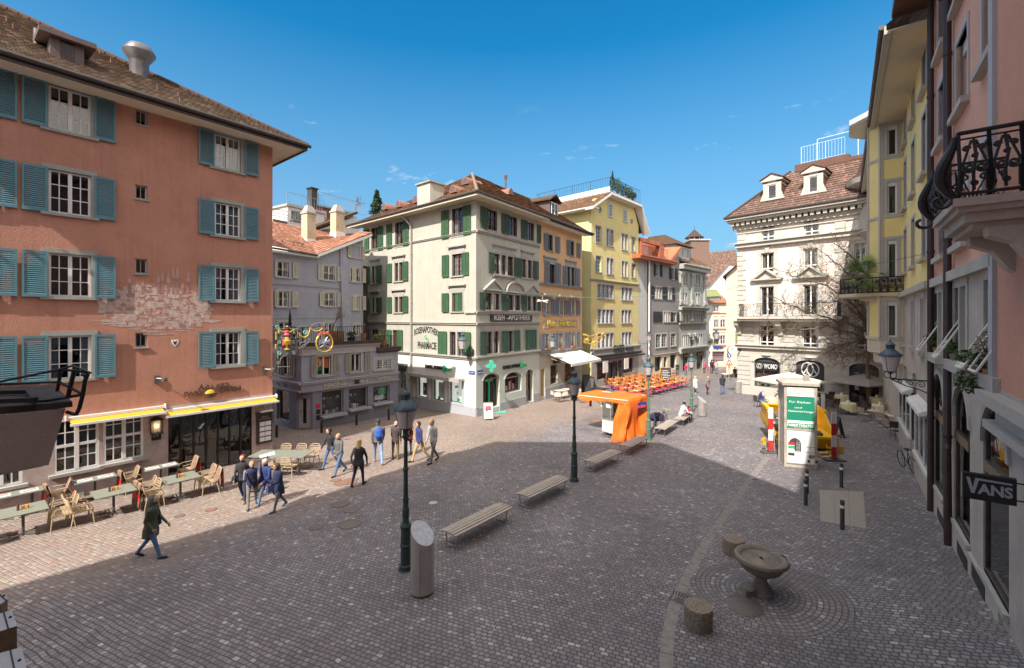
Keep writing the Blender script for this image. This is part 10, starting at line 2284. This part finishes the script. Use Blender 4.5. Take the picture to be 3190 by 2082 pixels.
person(1117,1513,145,D_(-10),'woman with long blonde hair and a black quilted jacket seen from behind','black','navy','shoe_dark','h_blond','long',.16,ph=1,stride=.2,female=True,arm_out=.18,arms=((-.2,.1),(.15,.1)))
person(1178,1444,142,D_(20),'man with a knitted cap and a blue drawstring backpack','grey','jeans_light','shoe_tan','h_cap','short',.05,ph=-1,stride=.38,bag=('back','blueb',(0.02,-.17,1.2)),cap_=True)
person(1232,1432,120,D_(-15),'heavy bald man in a dark leather jacket and brown trousers','leather','brown','brown','h_bald','short',.12,pose='stand',arms=((.1,.3),(.05,.2)))
person(1272,1418,112,D_(10),'woman in a burgundy coat with a yellow bag behind the lamp post','burgundy','jeans_light','shoe_dark','h_red','bob',.2,ph=1,stride=.2,female=True,bag=('bag','khaki',(.28,0,.95)))
person(1308,1438,130,D_(130),'young man in a navy sweater and sand coloured trousers','navy2','khaki','shoe_dark','h_dark','short',ph=1,stride=.38,head_dn=.3,arms=((.05,.3),(-.1,.25)),eyes=True)
person(1350,1441,140,D_(140),'tall young man in a light grey sweater and dark jeans','lgrey','greyj','shoe_dark','h_light','bun',ph=-1,stride=.3,head_dn=.35,arms=((-.05,.35),(.05,.4)),eyes=True)
person(1906,1232,42,D_(-20),'person with a reddish backpack standing behind the orange cart','grey','jeans','shoe_dark','h_brown',pose='stand',bag=('back','burgundy',(0,-.17,1.2)))
person(2110,1170,41,D_(160),'man in a black jacket standing by the grey house shop','black','black','shoe_dark','h_dark',pose='walk',stride=.2)
person(2136,1170,38,D_(170),'woman in a bright red top and jeans by the pilastered house','red','jeans','shoe_dark','h_dark','bob',stride=.2,female=True)
person(2166,1227,55,D_(175),'person in a long white coat with a dark scarf walking towards the camera','white','black','white','h_white','short',.35,stride=.25,collar='black',female=True)
person(2204,1229,58,D_(-170),'bald man in a dark coat and burgundy trousers with a strap','taupe','burgundy','shoe_dark','h_bald','short',.25,stride=.25)
person(2251,1230,64,D_(-8),'man in a black jacket and blue jeans walking away from the camera','black','jeans','shoe_dark','h_brown','short',.06,stride=.15,pose='stand')
person(2194,1163,37,D_(170),'woman in a pink top with a bag in the far street','pink','navy','shoe_dark','h_dark','bob',stride=.2,female=True)
person(2205,1160,24,D_(170),'child in a pink dress beside the woman in pink','pink','pink','shoe_dark','h_dark','bob',.2,stride=.1,female=True)
person(2217,1164,44,D_(0),'man in black with a rucksack in the far street','black','black','shoe_dark','h_dark',pose='stand',bag=('back','black',(0,-.17,1.2)))
person(2232,1166,42,D_(5),'man in a grey hoodie and jeans in the far street','lgrey','jeans','shoe_dark','h_brown',pose='stand',hood=True)
person(2224,1156,36,D_(20),'person in red standing by the shoe shop','red','navy','shoe_dark','h_dark',pose='stand')
person(2074,1172,34,D_(120),'woman in jeans with a red bag behind the orange chalkboard','lgrey','jeans','shoe_dark','h_brown','bob',pose='stand',female=True,bag=('bag','red',(.25,0,1.0)))
#seated figures
bs=G(2132,1318);person(0,0,0,D_(-75),'adult in a white jacket and grey trousers sitting on the sunlit bench','white','greyj','shoe_dark','h_dark',pose='sit',H=1.72,loc=(bs.x-.25,bs.y-.05,bs.z),sitz=.47,arms=((.6,.9),(.5,.9)),lean=.22,hood=True,head_dn=.4)
person(0,0,0,D_(-75),'small child in a red jacket sitting beside the adult in white','red','navy','shoe_dark','h_dark',pose='sit',H=1.05,loc=(bs.x+.28,bs.y+.28,bs.z),sitz=.47,arms=((.6,.8),(.5,.8)),lean=.15)
b5=G(2402,1238,.74)
person(0,0,0,D_(-110),'white haired man in a navy pullover seated at the café table','navy2','jeans','shoe_tan','h_white',pose='sit',H=1.75,loc=(b5.x-.82,b5.y,gz(b5.x,b5.y)),arms=((.7,.8),(.4,.9)),lean=.05)
person(0,0,0,D_(100),'bald man in a grey jacket leaning over the café table','lgrey','greyj','shoe_tan','h_bald',pose='sit',H=1.75,loc=(b5.x+.82,b5.y,gz(b5.x,b5.y)),arms=((.8,.8),(.8,.7)),lean=.25,head_dn=.4)
sb=G(2289,1176);person(0,0,0,D_(170),'man in dark clothes sitting on a pale bench at the white house corner','black','black','shoe_dark','h_dark',pose='sit',H=1.75,loc=tuple(sb),arms=((.4,.9),(.4,.9)))
t=thing('corner_bench','pale bench at the corner of the white house under the seated man','bench',(sb.x-.2,sb.y+.1,sb.z),local=True);q=MB();q.box(-1.3,.5,-.25,.25,.38,.46);q.build('seat','awning_cream',t);q=MB()
for x in(-1.2,.4):q.box(x-.05,x+.05,-.2,.2,0,.38)
q.build('leg','steel_dark',t)
q=MB();mh=cp(852,1418,16.6);
t=thing('menu_card','open red and white menu card on a stand behind the grey haired man','menu',tuple(G(835,1500)));Ym=G(835,1500).y
q=MB();a,b,c,d=gc(810,1427,Ym),gc(832,1421,Ym),gc(832,1413,Ym+.2),gc(808,1419,Ym+.2);q.add([a,b,c,d],[(0,1,2,3)]);a,b,c,d=gc(834,1420,Ym),gc(857,1416,Ym),gc(854,1407,Ym+.2),gc(834,1412,Ym+.2);q.add([a,b,c,d],[(0,1,2,3)]);q.build('page','paper',t);q=MB();q.tube([gc(833,1421,Ym),G(835,1500)],.02,6);q.build('stand','brown_pipe',t)
